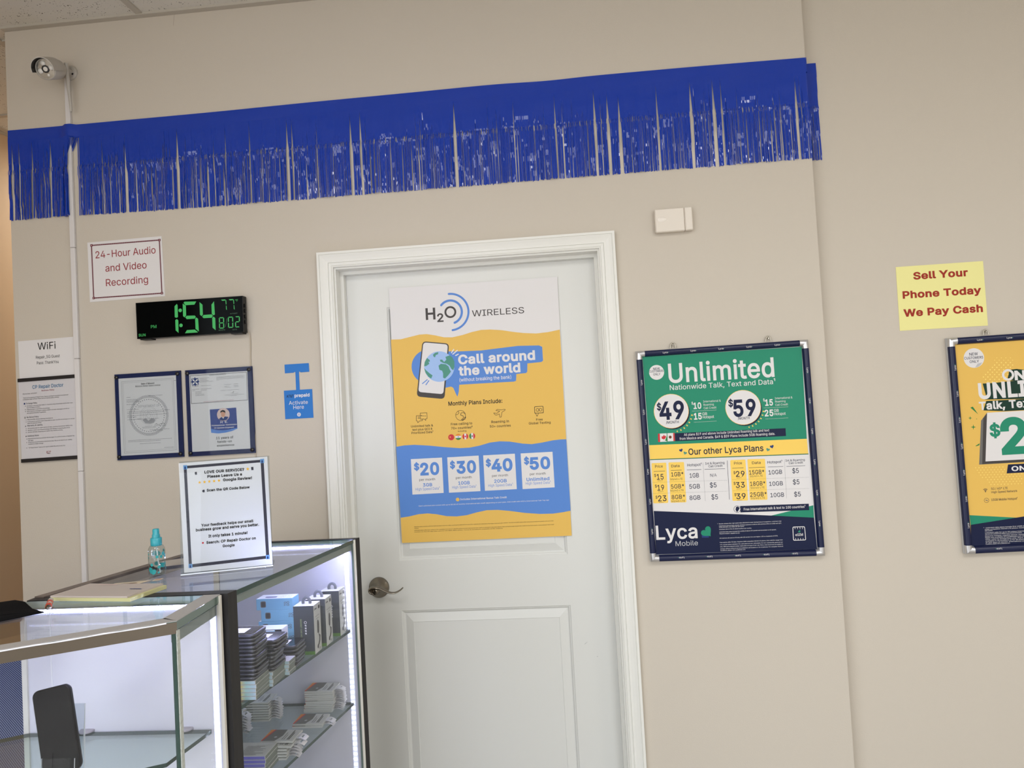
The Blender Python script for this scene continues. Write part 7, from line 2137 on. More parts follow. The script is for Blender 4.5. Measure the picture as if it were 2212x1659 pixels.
def led_strip(parent, a, b, nrm, wv, w_, n, m0=None):       # tape from a to b facing nrm, width along wv
    a, b, nv, wv = Vector(a), Vector(b), Vector(nrm).normalized(), Vector(wv).normalized(); m = MB()
    def q(p0, p1, h, mi, lift): m.add([p0 - wv * h + nv * lift, p1 - wv * h + nv * lift, p1 + wv * h + nv * lift, p0 + wv * h + nv * lift], [(0, 1, 2, 3)], mi)
    q(a, b, w_ / 2, 0, .001)
    d = (b - a).normalized(); L = (b - a).length
    for k in range(n):
        c = a + d * L * (k + .5) / n; q(c - d * .003, c + d * .003, w_ * .32, 1, .0022)
    return obj('led_strip', m, [m0 or LEDM, LEDD], parent=parent, world=True)

# --- showcase that runs towards the wall
t = thing('glass_showcase', 'glass showcase with dark ends, lit and stocked with phone accessories, beside the door', 'display case', (-.58, -.65, 0)); CA = t
def A_(nm, mb, ms): return obj(nm, mb, ms, parent=CA, world=True)
up_ = 1.1588
A_('plinth', MB().prism([FN, FF, BF, BN], .012, .10), DARKW)
A_('deck', MB().prism([lerp(FN, BN, .02), lerp(FF, BF, .02), lerp(BF, FF, .01), lerp(BN, FN, .01)], .44, .46), LINER)
A_('lower_panel', MB().wallq(FN, FF, .012, .1, .44), DARKW); A_('lower_panel', MB().wallq(BF, BN, .012, .1, .44), DARKW)
A_('end_panel', MB().prism([(FN[0] + .001, FN[1] + .002), (FN[0] - .004, FN[1] - .03), (BN[0] + .002, BN[1] - .0265), (BN[0], BN[1] + .002)], .012, ZT + .001), DARKW)
A_('end_panel', MB().prism([(FF[0] + .0045, FF[1] + .0), (FF[0] + .0115, FF[1] + .016), (BF[0], BF[1] + .016), (BF[0], BF[1])], .012, ZT + .002), DARKW)
ln = MB(); ln.prism([(FF[0] - .002, FF[1] - .001), (BF[0] + .004, BF[1] - .001), (BF[0] + .004, BF[1] - .004), (FF[0] - .002, FF[1] - .004)], .46, up_ - .004); A_('white_liner', ln, LINER)
ln = MB(); ln.prism([(FN[0] - .004, FN[1] + .002), (BN[0] + .006, BN[1] + .002), (BN[0] + .006, BN[1] + .005), (FN[0] - .004, FN[1] + .005)], .46, up_ - .004); A_('white_liner', ln, LINER)
A_('end_trim', MB().box(FF[0] - .0035, FF[0] + .0038, FF[1] - .0055, FF[1] + .001, .44, ZT - .001), TRIMW)
def front_pane(a, b, z0, z1, th=.006):
    dx, dy = b[0] - a[0], b[1] - a[1]; l = math.hypot(dx, dy); nx, ny = -dy / l * th, dx / l * th; m = MB()
    P = [a, b, (b[0] + nx, b[1] + ny), (a[0] + nx, a[1] + ny)]; n = 4; v = [(x, y, z0) for x, y in P] + [(x, y, z1) for x, y in P]
    m.add(v, [(0, 1, 5, 4), (2, 3, 7, 6)], 0); m.add(v, [(1, 2, 6, 5), (3, 0, 4, 7), (4, 5, 6, 7), (3, 2, 1, 0)], 1); return m
A_('front_glass', front_pane(lerp(FN, FF, .006), lerp(FN, FF, .983), .44, up_), [GLS, EDGEL])
A_('top_glass', poly_slab([lerp(FN, FF, -.002), lerp(FN, FF, .998), lerp(BF, BN, .002), lerp(BN, BF, .0)], up_ + .0005, ZT), [TOPG, EDGE])
fb = MB(); fb.wallq(lerp(FN, FF, .012), lerp(FN, FF, .982), .0095, up_ - .0195, up_ - .0005); fb.shift((-.006, 0, 0)); A_('top_channel', fb, FROST)
rb = MB(); rb.wallq(BF, BN, .026, up_ - .02, ZT + .0035); A_('back_rail', rb, RAILW)
dm = MB(); a, b = lerp(BF, BN, .04), lerp(BF, BN, .55); dm.wallq(a, b, -.006, .46, up_ - .021); a, b = lerp(BF, BN, .48), lerp(BF, BN, .97); a = (a[0] + .012, a[1] - .0025); b = (b[0] + .012, b[1] - .0025)
A_('sliding_door', dm, LINER); A_('sliding_door', MB().wallq(a, b, -.006, .46, up_ - .021), LINER)
def inset_front(y, d): u = (y - FN[1]) / (FF[1] - FN[1]); return FN[0] + (FF[0] - FN[0]) * u - d
def shelf_A(z, y0, y1, d=.021, back=.03):
    m = poly_slab([(inset_front(y0, d), y0), (inset_front(y1, d), y1), (BF[0] + back, y1), (BN[0] + .07, y0)], z - .008, z); return A_('shelf', m, [SHG, EDGE])
S1, S2 = .905, .69
shelf_A(S1, -.945, -.356); shelf_A(S2, -.945, -.356)
led_strip(CA, (-.3415, -.3535, .47), (-.3415, -.3535, 1.135), (0, -1, 0), (1, 0, 0), .014, 44)
led_strip(CA, (-.412, -.9495, .47), (-.412, -.9495, 1.135), (0, 1, 0), (1, 0, 0), .012, 44)
c0 = lerp(FN, FF, .03); c1 = lerp(FN, FF, .96); led_strip(CA, (c0[0] - .022, c0[1], up_ - .006), (c1[0] - .022, c1[1], up_ - .006), (-.3, 0, -1), (1, -.14, 0), .010, 40, LEDT)

led_strip(CA, (-.735, -.3535, 1.1545), (-.345, -.3535, 1.1545), (0, -1, -.3), (0, 0, 1), .004, 40, LEDT)
# --- angled corner showcase in front of it
P1, P2 = (-.4172, -.9895), (-.404, -1.188); dr = (-.8475, -.5308); P3 = (P2[0] + dr[0] * 1.05, P2[1] + dr[1] * 1.05)
Q1 = (-.868, -.990); Q2 = (Q1[0] + dr[0] * .72, Q1[1] + dr[1] * .72)
t = thing('corner_showcase', 'angled corner glass showcase in front, lit white inside, with one phone on its shelf', 'display case', (-.75, -1.25, 0)); CB = t
def B_(nm, mb, ms): return obj(nm, mb, ms, parent=CB, world=True)
foot = [P1, P2, P3, Q2, Q1]
B_('plinth', MB().prism(foot, .012, .10), DARKW); B_('deck', MB().prism(foot, .50, .52), LINER)
for a, b in ((P2, P1), (P3, P2), (Q1, Q2)): B_('lower_panel', MB().wallq(a, b, .012, .1, .50), DARKW)
B_('white_liner', MB().prism([(P1[0] - .002, P1[1] - .008), (P1[0] - .002, P1[1] - .0015), (-.8545, -.9915), (-.8545, -.9985)], .10, 1.1535), LINER)
B_('end_trim', MB().prism([(P1[0] + .0035, P1[1] - .0095), (P1[0] + .0035, P1[1] - .001), (P1[0] - .004, P1[1] - .001), (P1[0] - .004, P1[1] - .0095)], .10, ZT - .0005), TRIMW)
B_('panel_seam', MB().tube([(-.7995, -.9988, 1.15), (-.8005, -.9988, 1.05), (-.7985, -.9988, .95), (-.799, -.9988, .53)], .0016, 6), mat('white_cable', '#efeff6', .3))
B_('back_post', MB().box(-.866, -.8545, -1.003, -.991, .10, 1.1535), TRIMW)
B_('back_post', MB().prism([(Q2[0] - .01, Q2[1] - .01), (Q2[0] + .02, Q2[1]), (Q2[0] + .02, Q2[1] + .014), (Q2[0] - .01, Q2[1] + .002)], .10, 1.1535), TRIMW)
B_('side_glass', front_pane(lerp(P2, P1, .02), lerp(P2, P1, .975), .50, 1.153), [GLS, EDGEL])
B_('front_glass', front_pane(P3, lerp(P3, P2, .995), .50, 1.153), [GLS, EDGE])
sm = MB(); sm.prism([(P2[0] - .0065, P2[1] + .0012), (P2[0] + .0012, P2[1] - .0028), (P2[0] + .002, P2[1] + .006), (P2[0] - .004, P2[1] + .0062)], .50, 1.1535); B_('corner_seam', sm, SIL)
ed = MB(); ed.prism([(P2[0] - .0088, P2[1] - .0040), (P2[0] - .0018, P2[1] - .0025), (P2[0] - .0035, P2[1] + .0018), (P2[0] - .0082, P2[1] - .0012)], .50, 1.153); B_('glass_edge', ed, EDGE)
B_('top_glass', poly_slab([(P1[0], P1[1] - .0012), P2, P3, Q2, Q1], 1.1545, ZT), [TOPG, EDGEL])
def strip(a, b, win, z0, z1, m0=0, m1=0):
    dx, dy = b[0] - a[0], b[1] - a[1]; l = math.hypot(dx, dy); nx, ny = -dy / l, dx / l
    return MB().prism([a, b, (b[0] + nx * win + dx / l * m1, b[1] + ny * win + dy / l * m1), (a[0] + nx * win + dx / l * m0, a[1] + ny * win + dy / l * m0)], z0, z1)
B_('top_band', strip(P3, P2, .036, ZT + .0002, ZT + .0012, 0, -.019), FROSTT); B_('top_band', strip(P2, P1, .036, ZT + .0002, ZT + .0012, .019, 0), FROSTT)
fr = MB(); q = strip(P3, P2, -.0015, 1.1475, ZT - .0012); B_('front_channel', q, MET)
fr = strip(lerp(P3, P2, .006), lerp(P3, P2, .985), .016, 1.1518, 1.1535); fr.shift((-.0055, .0066, 0)); B_('led_channel', fr, MET)
s2 = strip(lerp(P2, P1, .05), lerp(P2, P1, .97), .010, 1.128, 1.1535); s2.shift((-.007, 0, 0)); B_('side_channel', s2, FROST)
sc = MB(); pts = []
for k in range(41):
    u = k / 40; x, y = lerp(P3, P2, u * .985); pts.append((x - .001, y - .0022, ZT - .0012 + .0008 * math.sin(k * 2.3) * math.sin(k * .9)))
sc.tube(pts, [.0010 + .0006 * abs(math.sin(k * 1.7)) for k in range(41)], 6); B_('glue_bead', sc, mat('glue_white', '#e6e7f2', .3))
B_('back_rail', MB().prism([(Q1[0] + .0, Q1[1]), (Q1[0] + .014, Q1[1] - .026), (Q2[0] + .014, Q2[1] - .026), Q2], 1.134, ZT + .0035), RAILW)
SB = .8898
shp = [(-.442, -1.003), (-.4532, -1.1045), (-.4575, -1.150), (-.481, -1.163), (P3[0] - .035, P3[1] + .07), (Q2[0] + .03, Q2[1] + .01), (-.855, -1.004)]
B_('shelf', poly_slab(shp, SB - .008, SB), [SHG, EDGE])
for x in (-.50, -.722): B_('shelf_clip', MB().lathe([(.0155, 0), (.016, .003), (.0145, .0048), (0, .005)], (x, -1.0, SB + .0004), 24), mat('clip_grey', '#a8a2ac', .35))
led_strip(CB, (-.4305, -.9985, .53), (-.4305, -.9985, 1.137), (0, -1, 0), (1, 0, 0), .0135, 40)
led_strip(CB, (-.848, -.9989, 1.1505), (-.438, -.9989, 1.1505), (0, -1, -.3), (0, 0, 1), .004, 40, LEDT)
nf = Vector((-.5308, .8475, 0)); a = Vector((*lerp(P3, P2, .02), 1.1503)) + nf * .0145; b = Vector((*lerp(P3, P2, .95), 1.1503)) + nf * .0145
led_strip(CB, a, b, nf, (0, 0, 1), .0045, 60, LEDT)

# ================================================================ stock inside the stocked showcase
WBOX = mat('carton_white', '#cfd0cc', .4); GREYB = mat('carton_grey', '#45494d', .4)
def print_on(mb, base_mats, fn, o, ex, ey, lift=.0003):
    """adds artwork drawn in mm on the face with origin o and axes ex, ey"""
    pr = Print(); fn(pr); o, ex, ey = Vector(o), Vector(ex), Vector(ey); n = ex.cross(ey); k = len(base_mats)
    mb.add([o + ex * x + ey * y + n * (z + lift) for x, y, z in pr.mb.v], pr.mb.f); mb.m[-len(pr.mb.f):] = [k + i for i in pr.mb.m]
    return base_mats + pr.mats()
PAL['olive'] = '#a7b57c'
def car_holder():
    t = thing('car_mount_box', '', 'boxed phone mount', group='boxed magnetic phone mounts on the upper shelf')
    w_, d_, h_ = .056, .0525, .130; m = MB(); m.box(-w_, 0, 0, d_, 0, h_, 0)
    m.add([(-w_, -.0002, 0), (0, -.0002, 0), (0, -.0002, h_), (-w_, -.0002, h_)], [(0, 1, 2, 3)], 1)
    m.add([(-w_, -.0003, 0), (0, -.0003, 0), (0, -.0003, .009), (-w_, -.0003, .009)], [(0, 1, 2, 3)], 2); ms = [WBOX, GREYB, mat('carton_green', '#5f8a3c', .4)]
    def near(p):
        p.text('MAGNET CAR HOLDER', 0, 62, 0, 4.6, 'olive', .6, 0, rot=-PI / 2, at=(18, 95)); p.text('phone mount', 0, 24, 0, 4.5, 'paper', .8, 0, rot=-PI / 2, at=(30, 62)) if False else None
        p.arc(32.5, 86, 3.2, 0, 360, 1.4, 'paper', 0)
        for k, l_ in enumerate((9, 6, 7, 5)): p.poly([(30.5, 80 - k * 7), (35, 80 - k * 7), (35, 80 - k * 7 - 5), (30.5, 80 - k * 7 - 5 + l_ * .2)], 'paper', 0)
        p.line([(12, 60), (12, 40)], .8, 'steel', 0)
    ms = print_on(m, ms, near, (-w_, -.0005, 0), (1, 0, 0), (0, 0, 1))
    def side(p):
        p.text('magnet holder', 10, 42, 96, 3.4, 'steel', .1, 0); p.line([(14, 90), (36, 90)], .9, 'steel', 0)
        p.rquad([(35, 113), (47, 113), (47, 122), (35, 122)], 2, 'dark', 0); p.arc(7, 118, 2.2, 0, 360, 1.2, 'dark', 0); p.line([(11, 118), (22, 118)], 3, 'dark', 0)
        p.rquad([(22, 50), (34, 48), (37, 76), (31, 86), (24, 84)], 6, 'dark', 0); p.poly([(29, 50), (36, 44), (44, 40), (41, 26), (33, 16), (26, 20), (34, 30), (35, 38)], 'dark', 0); p.disc(24, 15, 6, 'dark', 0)
        p.line([(30, 8), (44, 8)], 1.2, 'steel', 0); p.line([(32, 5), (44, 5)], 1.0, 'steel', 0)
    ms = print_on(m, ms, side, (0, 0, 0), (0, 1, 0), (0, 0, 1)); obj('carton', m, ms, parent=t)
    hk = MB(); pts = [(-w_ * .5 + .010 * math.cos(a), d_ * .5, h_ + .004 + .0125 * math.sin(a)) for a in [PI * k / 10 for k in range(-1, 12)]]
    hk.tube(pts, .0026, 6, flat=1.6, smooth=False); obj('hang_loop', hk, mat('loop_grey', '#6d7076', .4), parent=t); return t
t = car_holder(); t.location = (-.366, -.579, S1); t['label'] = 'grey and white boxed phone mount nearest the stacked phones, upper shelf'
copy_thing(t, (-.3575, -.5105, S1), 'middle of the three grey and white boxed phone mounts'); copy_thing(t, (-.3475, -.420, S1), 'grey and white boxed phone mount with green base, next to the vertical LED strip')
# light blue boxes
CY = mat('carton_blue', '#7fb4d0', .4); CYT = mat('carton_top', '#e3e9f0', .4)
def blue_box():
    t = thing('blue_gadget_box', '', 'blue box', group='light blue gadget boxes on the upper shelf'); w_, d_, h_ = .101, .046, .0302
    m = MB(); m.bbox(0, w_, 0, d_, 0, h_, .0006, 0); m.add([(.001, .001, h_ + .0002), (w_ - .001, .001, h_ + .0002), (w_ - .001, d_ - .001, h_ + .0002), (.001, d_ - .001, h_ + .0002)], [(0, 1, 2, 3)], 1); ms = [CY, CYT]
    def fr(p):
        p.rquad([(12, 7), (27, 7), (27, 24), (12, 24)], 4, 'steel', 0); p.rquad([(14, 9), (25, 9), (25, 22), (14, 22)], 3, 'dark', 1)
        p.text('GO', 0, 12, 0, 7, 'steel', 1, 0, rot=PI / 2, at=(92, 10)); p.text('TO', 0, 11, 0, 6.4, 'steel', 1, 0, rot=PI / 2, at=(84, 10))
    ms = print_on(m, ms, fr, (0, 0, 0), (1, 0, 0), (0, 0, 1))
    def tp(p):
        p.rquad([(20, 10), (52, 10), (52, 22), (20, 22)], 3, 'hnavy', 0); p.text('GO TO', 62, 92, 12, 15, 'grey', 0, 0); p.line([(60, 32), (92, 32)], 1.5, 'grey', 0)
    ms = print_on(m, ms, tp, (0, 0, h_ + .0003), (1, 0, 0), (0, 1, 0)); obj('carton', m, ms, parent=t); return t
bb_ = blue_box(); lab = ['light blue gadget box on top of the taller blue stack', 'light blue gadget box second from the top of the taller blue stack', 'light blue gadget box third from the top of the taller blue stack', 'light blue gadget box fourth from the top of the taller blue stack', 'light blue gadget box at the foot of the taller blue stack']
for k in range(5):
    loc = (-.525 + (0, .012, .004, .010, .006)[k], -.577, S1 + .0305 * (4 - k)); 
    if k == 0: bb_.location = loc; bb_['label'] = lab[0]
    else: copy_thing(bb_, loc, lab[k])
for k, l_ in enumerate(('light blue gadget box on top of the shorter blue stack behind the phones', 'light blue gadget box in the middle of the shorter blue stack', 'light blue gadget box at the foot of the shorter blue stack')):
    copy_thing(bb_, (-.541 + .003 * (k % 2), -.668, S1 + .0305 * (2 - k)), l_)
# dark phones / cases in three stacks, white phone boxes below
PHB = mat('phone_body_dark', '#2b2b31', .28, spec=.6); PHE = mat('phone_band', '#8d8e96', .3, metal=.8); PHS = mat('phone_screen', '#0c0c12', .08); LBL = mat('label_paper', '#d8d6dc', .5)
def round_rect(x0, x1, y0, y1, r, n=6):
    o = []
    for cx, cy, a in ((x1 - r, y1 - r, 0), (x0 + r, y1 - r, 90), (x0 + r, y0 + r, 180), (x1 - r, y0 + r, 270)):
        o += [(cx + r * math.cos(math.radians(a + 90 * k / n)), cy + r * math.sin(math.radians(a + 90 * k / n))) for k in range(n + 1)]
    return o
def slab_phone(name, L, W_, th, label_, cat, grp, sticker=True):
    t = thing(name, label_, cat, group=grp); pr_ = round_rect(-L, 0, 0, W_, .010)
    m = MB(); rings = []
    for ins, z in ((.0022, 0), (.0004, .0012), (0, .0028), (0, th - .0028), (.0004, th - .0012), (.002, th)):
        cx, cy = -L / 2, W_ / 2; rings.append([(cx + (x - cx) * (1 - 2 * ins / L), cy + (y - cy) * (1 - 2 * ins / W_), z) for x, y in pr_])
    n = len(pr_); v = [q for r in rings for q in r]; m.add(v, [(i * n + k, i * n + (k + 1) % n, (i + 1) * n + (k + 1) % n, (i + 1) * n + k) for i in range(5) for k in range(n)], 0, True)
    m.add(rings[0], [tuple(range(n))[::-1]]); m.add(rings[-1], [tuple(range(n))]); obj('body', m, PHB, parent=t)
    e_ = MB(); rr_ = []
    for ins, z in ((-.0003, th * .62), (-.0003, th * .78)): rr_.append([(-L / 2 + (x + L / 2) * (1 - 2 * ins / L), W_ / 2 + (y - W_ / 2) * (1 - 2 * ins / W_), z) for x, y in pr_])
    e_.add(rr_[0] + rr_[1], [(k, (k + 1) % n, n + (k + 1) % n, n + k) for k in range(n)], 0, True); obj('metal_band', e_, PHE, parent=t)
    s_ = MB(); s_.prism(round_rect(-L + .005, -.005, .004, W_ - .004, .007), th, th + .0002); obj('screen', s_, PHS, parent=t)
    if sticker: obj('paper_label', MB().box(-.082, -.030, .016, .052, th + .0003, th + .0006), LBL, parent=t)
    return t
def ordinal(k): return ('topmost', 'second from the top', 'third from the top', 'fourth from the top', 'fifth from the top', 'sixth from the top', 'seventh from the top', 'eighth from the top', 'ninth from the top', 'tenth from the top', 'eleventh from the top', 'twelfth from the top')[k]
def box_label(k, n): return 'topmost' if k == 0 else ('lowest' if k == n - 1 else ordinal(k))
ph = slab_phone('phone', .150, .0745, .0083, '', 'phone', 'dark phones stacked on the upper shelf')
first = True
for x, y, z0, n, dz, desc in ((-.391, -.886, S1 + .0440, 12, .0087, 'the tall stack next to the dark corner post'), (-.384, -.803, S1 + .0355, 8, .0092, 'the middle stack of dark phones'), (-.378, -.685, S1 + .0002, 6, .0098, 'the low stack beside the boxed phone mounts')):
    for k in range(n):
        loc = (x + rnd.uniform(-.004, .003) + (.006 if n == 8 and k < 3 else 0), y + rnd.uniform(-.0025, .0025), z0 + dz * (n - 1 - k)); l_ = 'dark phone, %s in %s' % (box_label(k, n), desc); rz = rnd.uniform(-.05, .05) * (1 if n != 12 else .4)
        if first: ph.location = loc; ph.rotation_euler.z = rz; ph['label'] = l_; first = False
        else: copy_thing(ph, loc, l_, rz)
FOILW = mat('holographic_foil', '#bfe0e8', .12, metal=.6)
def _holo(m):
    n = m.node_tree; b = n.nodes['Principled BSDF']; tc_ = n.nodes.new('ShaderNodeTexCoord'); s_ = n.nodes.new('ShaderNodeSeparateXYZ'); r = n.nodes.new('ShaderNodeValToRGB'); mr_ = n.nodes.new('ShaderNodeMapRange')
    n.links.new(tc_.outputs['Object'], s_.inputs[0]); mr_.inputs['From Min'].default_value = -.06; mr_.inputs['From Max'].default_value = 0; n.links.new(s_.outputs['X'], mr_.inputs['Value']); n.links.new(mr_.outputs[0], r.inputs[0])
    e_ = r.color_ramp.elements; e_[0].color = lin('#eef0c8'); e_[1].color = lin('#cfe4f6'); k = e_.new(.42); k.color = lin('#f2e39a'); k = e_.new(.6); k.color = lin('#bfe8e0'); n.links.new(r.outputs[0], b.inputs['Base Color'])
_holo(FOILW); b_ = FOILW.node_tree.nodes['Principled BSDF']; b_.inputs['Metallic'].default_value = .15
FOILV = mat('violet_foil', '#8b86e6', .14, metal=.3); SIDEG = mat('carton_side', '#777e75', .45); PRT = mat('carton_print', '#8f95ad', .4)
def flat_box(name, L, W_, h_, endmat, label_, cat, grp):
    t = thing(name, label_, cat, group=grp); m = MB(); m.bbox(-L, 0, 0, W_, 0, h_, .0005, 0)
    m.add([(-L + .001, -.0002, .0008), (-.001, -.0002, .0008), (-.001, -.0002, h_ - .0008), (-L + .001, -.0002, h_ - .0008)], [(0, 1, 2, 3)], 1)
    m.add([(.0002, .001, .0006), (.0002, W_ - .001, .0006), (.0002, W_ - .001, h_ - .0006), (.0002, .001, h_ - .0006)], [(0, 1, 2, 3)], 2); ms = [WBOX, endmat, SIDEG]
    def tp(p):
        for k in range(7): p.line([(8, 8 + k * 7.5), (8 + (40, 55, 30, 48, 52, 36, 44)[k], 8 + k * 7.5)], 1.6, 'steel', 0)
    ms = print_on(m, ms, tp, (-.075, 0, h_ + .0001), (1, 0, 0), (0, 1, 0)); obj('carton', m, ms, parent=t); return t
fb1 = flat_box('flat_carton', .150, .0745, .0084, FOILW, '', 'flat box', 'flat shiny-ended cartons in the showcase'); first = True
for x, y, z0, n, dz, desc in ((-.393, -.886, S1, 5, .0087, 'under the tall stack of phones'), (-.3885, -.806, S1, 4, .0087, 'under the middle stack of phones'), (-.379, -.731, S1, 4, .0087, 'in the stack without phones')):
    for k in range(n):
        loc = (x + rnd.uniform(-.002, .002), y + (0 if n == 5 else rnd.uniform(-.001, .001)), z0 + dz * (n - 1 - k)); l_ = 'white carton with shiny end, %s %s' % (box_label(k, n), desc)
        if first: fb1.location = loc; fb1['label'] = l_; first = False
        else: c = copy_thing(fb1, loc, l_)
    if n == 4 and 'without' in desc: pass
for c in [o for o in bpy.data.objects if o.get('category') == 'flat box' and 'without phones' in o['label']]: c.scale = (1, .56, 1)
# small black and white carton on the low stack of phones
t = thing('small_carton', 'small white-topped carton with black printed front on the low phone stack', 'small box', (-.496, -.66, S1 + .0600)); m = MB(); m.bbox(0, .074, 0, .040, 0, .034, .0006, 0); m.add([(.001, -.0002, .001), (.073, -.0002, .001), (.073, -.0002, .033), (.001, -.0002, .033)], [(0, 1, 2, 3)], 1)
ms = print_on(m, [CYT, mat('carton_black', '#26262b', .35)], lambda p: [p.arc(50, 15, 9, 0, 360, 2, 'grey', 0), p.line([(40, 20), (62, 8)], 2.4, 'grey', 0), p.line([(36, 9), (58, 24)], 1.4, 'grey', 0)], (0, -.0003, 0), (1, 0, 0), (0, 0, 1)); obj('carton', m, ms, parent=t)
# screen protector packs with hang tabs on the lower shelf
def pack():
    t = thing('protector_pack', '', 'screen protector pack', group='screen protector packs on the lower shelf'); m = MB(); L, W_, h_ = .084, .066, .0052; m.bbox(-L, 0, 0, W_, 0, h_, .0004, 0)
    def tp(p):
        p.poly([(0, 0), (12, 0), (22, 66), (0, 66)], 'orange', 0); p.poly([(3, 0), (36, 0), (46, 30), (44, 66), (12, 66)], 'steel', 1); p.poly([(0, 0), (4, 0), (14, 66), (10, 66)], 'red', 2)
        for k, (x, l_) in enumerate(((52, 40), (57, 28), (66, 52), (70, 40))): p.line([(x, 8), (x, 8 + l_)], 2.6 if k > 1 else 1.4, 'dark', 0)
        p.disc(30, 22, 4, 'grey', 2)
    ms = print_on(m, [WBOX], tp, (-L, 0, h_), (1, 0, 0), (0, 1, 0)); obj('carton', m, ms, parent=t)
    tb = MB(); y0, y1 = .015, .047; v = []
    for k in range(7):
        u = k / 6; x = u * .026; z = h_ * .6 + .0035 * math.sin(u * 3.4) - .004 * u; 
        for y in (y0 + .004 * u, .024, .038, y1 - .004 * u): v.append((x, y, z))
    f = []
    for k in range(6):
        for j in range(3):
            if j == 1 and k == 3: continue
            f.append((4 * k + j, 4 * k + j + 1, 4 * k + 5 + j, 4 * k + 4 + j))
    tb.add(v, f); tb.add([(a, b, c - .0006) for a, b, c in v], [q[::-1] for q in f]); obj('hang_tab', tb, mat('hang_tab_white', '#e4e3e6', .4), parent=t); return t
pk = pack(); first = True
def put(x, y, z, l_, rz=0.0):
    global first
    if first: pk.location = (x, y, z); pk.rotation_euler.z = rz; pk['label'] = l_; first = False
    else: copy_thing(pk, (x, y, z), l_, rz)
for k in range(11): put(-.376 + rnd.uniform(-.002, .002) - (.004 if k > 6 else 0), -.426 + rnd.uniform(-.0015, .0015), S2 + .0056 * (10 - k), 'screen protector pack, %s in the tall stack by the LED strip' % box_label(k, 11), rnd.uniform(-.03, .03))
for k in range(2): put(-.375, -.528 - .003 * k, S2 + .0056 * (1 - k), 'screen protector pack, %s of the pair lying alone at the shelf edge' % ('upper', 'lower')[k])
for k in range(8): put(-.5455 + rnd.uniform(-.0015, .0015), -.482, S2 + .007 * (7 - k), 'screen protector pack, %s in the rear stack' % box_label(k, 8))
for k in range(7): put(-.598 + rnd.uniform(-.003, .003), -.575, S2 + .0075 * (6 - k), 'screen protector pack, %s in the stack half hidden by the dark post' % box_label(k, 7), rnd.uniform(-.04, .04))
for k in range(6): put(-.3885 + rnd.uniform(-.002, .002) - (.012 if k > 1 else 0), -.704 - (.012 if k > 0 else 0), S2 + .0074 * (5 - k), 'screen protector pack, %s in the stack nearest the glass front' % box_label(k, 6), rnd.uniform(-.03, .03))
fv = flat_box('flat_carton', .150, .0745, .0088, FOILV, '', 'flat box', 'violet-ended cartons on the lower shelf'); first = True
for k in range(5):
    loc = (-.423 + rnd.uniform(-.002, .002), -.790, S2 + .0091 * (4 - k)); l_ = 'carton with violet foil end, %s in its lower-shelf stack' % box_label(k, 5)
    if first: fv.location = loc; fv['label'] = l_; first = False
    else: copy_thing(fv, loc, l_)

# ================================================================ in and behind the corner showcase
t = thing('smartphone', 'black smartphone leaning in a clear stand inside the corner showcase', 'phone', (-.585, -1.266, .928))
Mr = Matrix.Rotation(math.radians(-4), 3, 'Z') @ Matrix.Rotation(-math.radians(6), 3, 'X') @ Matrix.Rotation(math.radians(-12.5), 3, 'Y')
def leaned(mb):                                     # drawn in the phone's own x (across), z (up); y is its thickness
    mb.v = [tuple(Mr @ Vector(q)) for q in mb.v]; return mb
pw_, ph_, pt_ = .0765, .150, .0095
rim = round_rect(-pw_ / 2, pw_ / 2, 0, ph_, .012, 8); n = len(rim); m = MB(); v = []
for ins, y in ((.0018, 0), (.0004, .001), (0, .003), (0, pt_ - .003), (.0012, pt_)): v += [(x * (1 - 2 * ins / pw_), y, ph_ / 2 + (z - ph_ / 2) * (1 - 2 * ins / ph_)) for x, z in rim]
m.add(v, [(i * n + k, i * n + (k + 1) % n, (i + 1) * n + (k + 1) % n, (i + 1) * n + k) for i in range(4) for k in range(n)], 0, True); m.add(v[-n:], [tuple(range(n))]); m.add(v[:n], [tuple(range(n))])
obj('body', leaned(m), mat('phone_black', '#0b0b0e', .35, spec=.3), parent=t)
m = MB(); sc_ = round_rect(-pw_ / 2 + .002, pw_ / 2 - .002, .002, ph_ - .002, .010, 8); m.add([(x, -.0003, z) for x, z in sc_], [tuple(range(len(sc_)))[::-1]]); obj('screen', leaned(m), mat('phone_display', '#06070c', .03, spec=.12), parent=t)
t = thing('phone_stand', 'clear acrylic stand holding the black smartphone', 'phone stand', (-.585, -1.266, .928))
def bent(pts, w0, w1, dx=0):                              # acrylic ribbon through (y,z) points
    m = MB(); v = []
    for i, (y, z) in enumerate(pts): w_ = w0 + (w1 - w0) * i / (len(pts) - 1); o_ = dx * i / (len(pts) - 1); v += [(o_ - w_, y, z), (o_ + w_, y, z), (o_ - w_, y + .0022, z), (o_ + w_, y + .0022, z)]
    f = []
    for i in range(len(pts) - 1): a = 4 * i; f += [(a, a + 1, a + 5, a + 4), (a + 3, a + 2, a + 6, a + 7)]
    g_ = [(4 * i, 4 * i + 2, 4 * i + 6, 4 * i + 4) for i in range(len(pts) - 1)] + [(4 * i + 1, 4 * i + 5, 4 * i + 7, 4 * i + 3) for i in range(len(pts) - 1)]
    m.add(v, f, 0); m.add(v, g_, 1); return m
bk = Mr @ Vector((0, pt_ + .002, .118)); ft = Mr @ Vector((0, pt_ + .002, -.004)); lp = Mr @ Vector((0, -.012, -.004)); lt = Mr @ Vector((0, -.0125, .030))
AED = mat('acrylic_edge', '#dfe6ee', .15)
obj('lip', bent([(lt.y, lt.z), (lp.y, lp.z), (ft.y, ft.z)], .031, .031), [ACR, AED], parent=t)
obj('back_plate', bent([(ft.y, ft.z), (bk.y, bk.z)], .034, .030), [ACR, AED], parent=t)
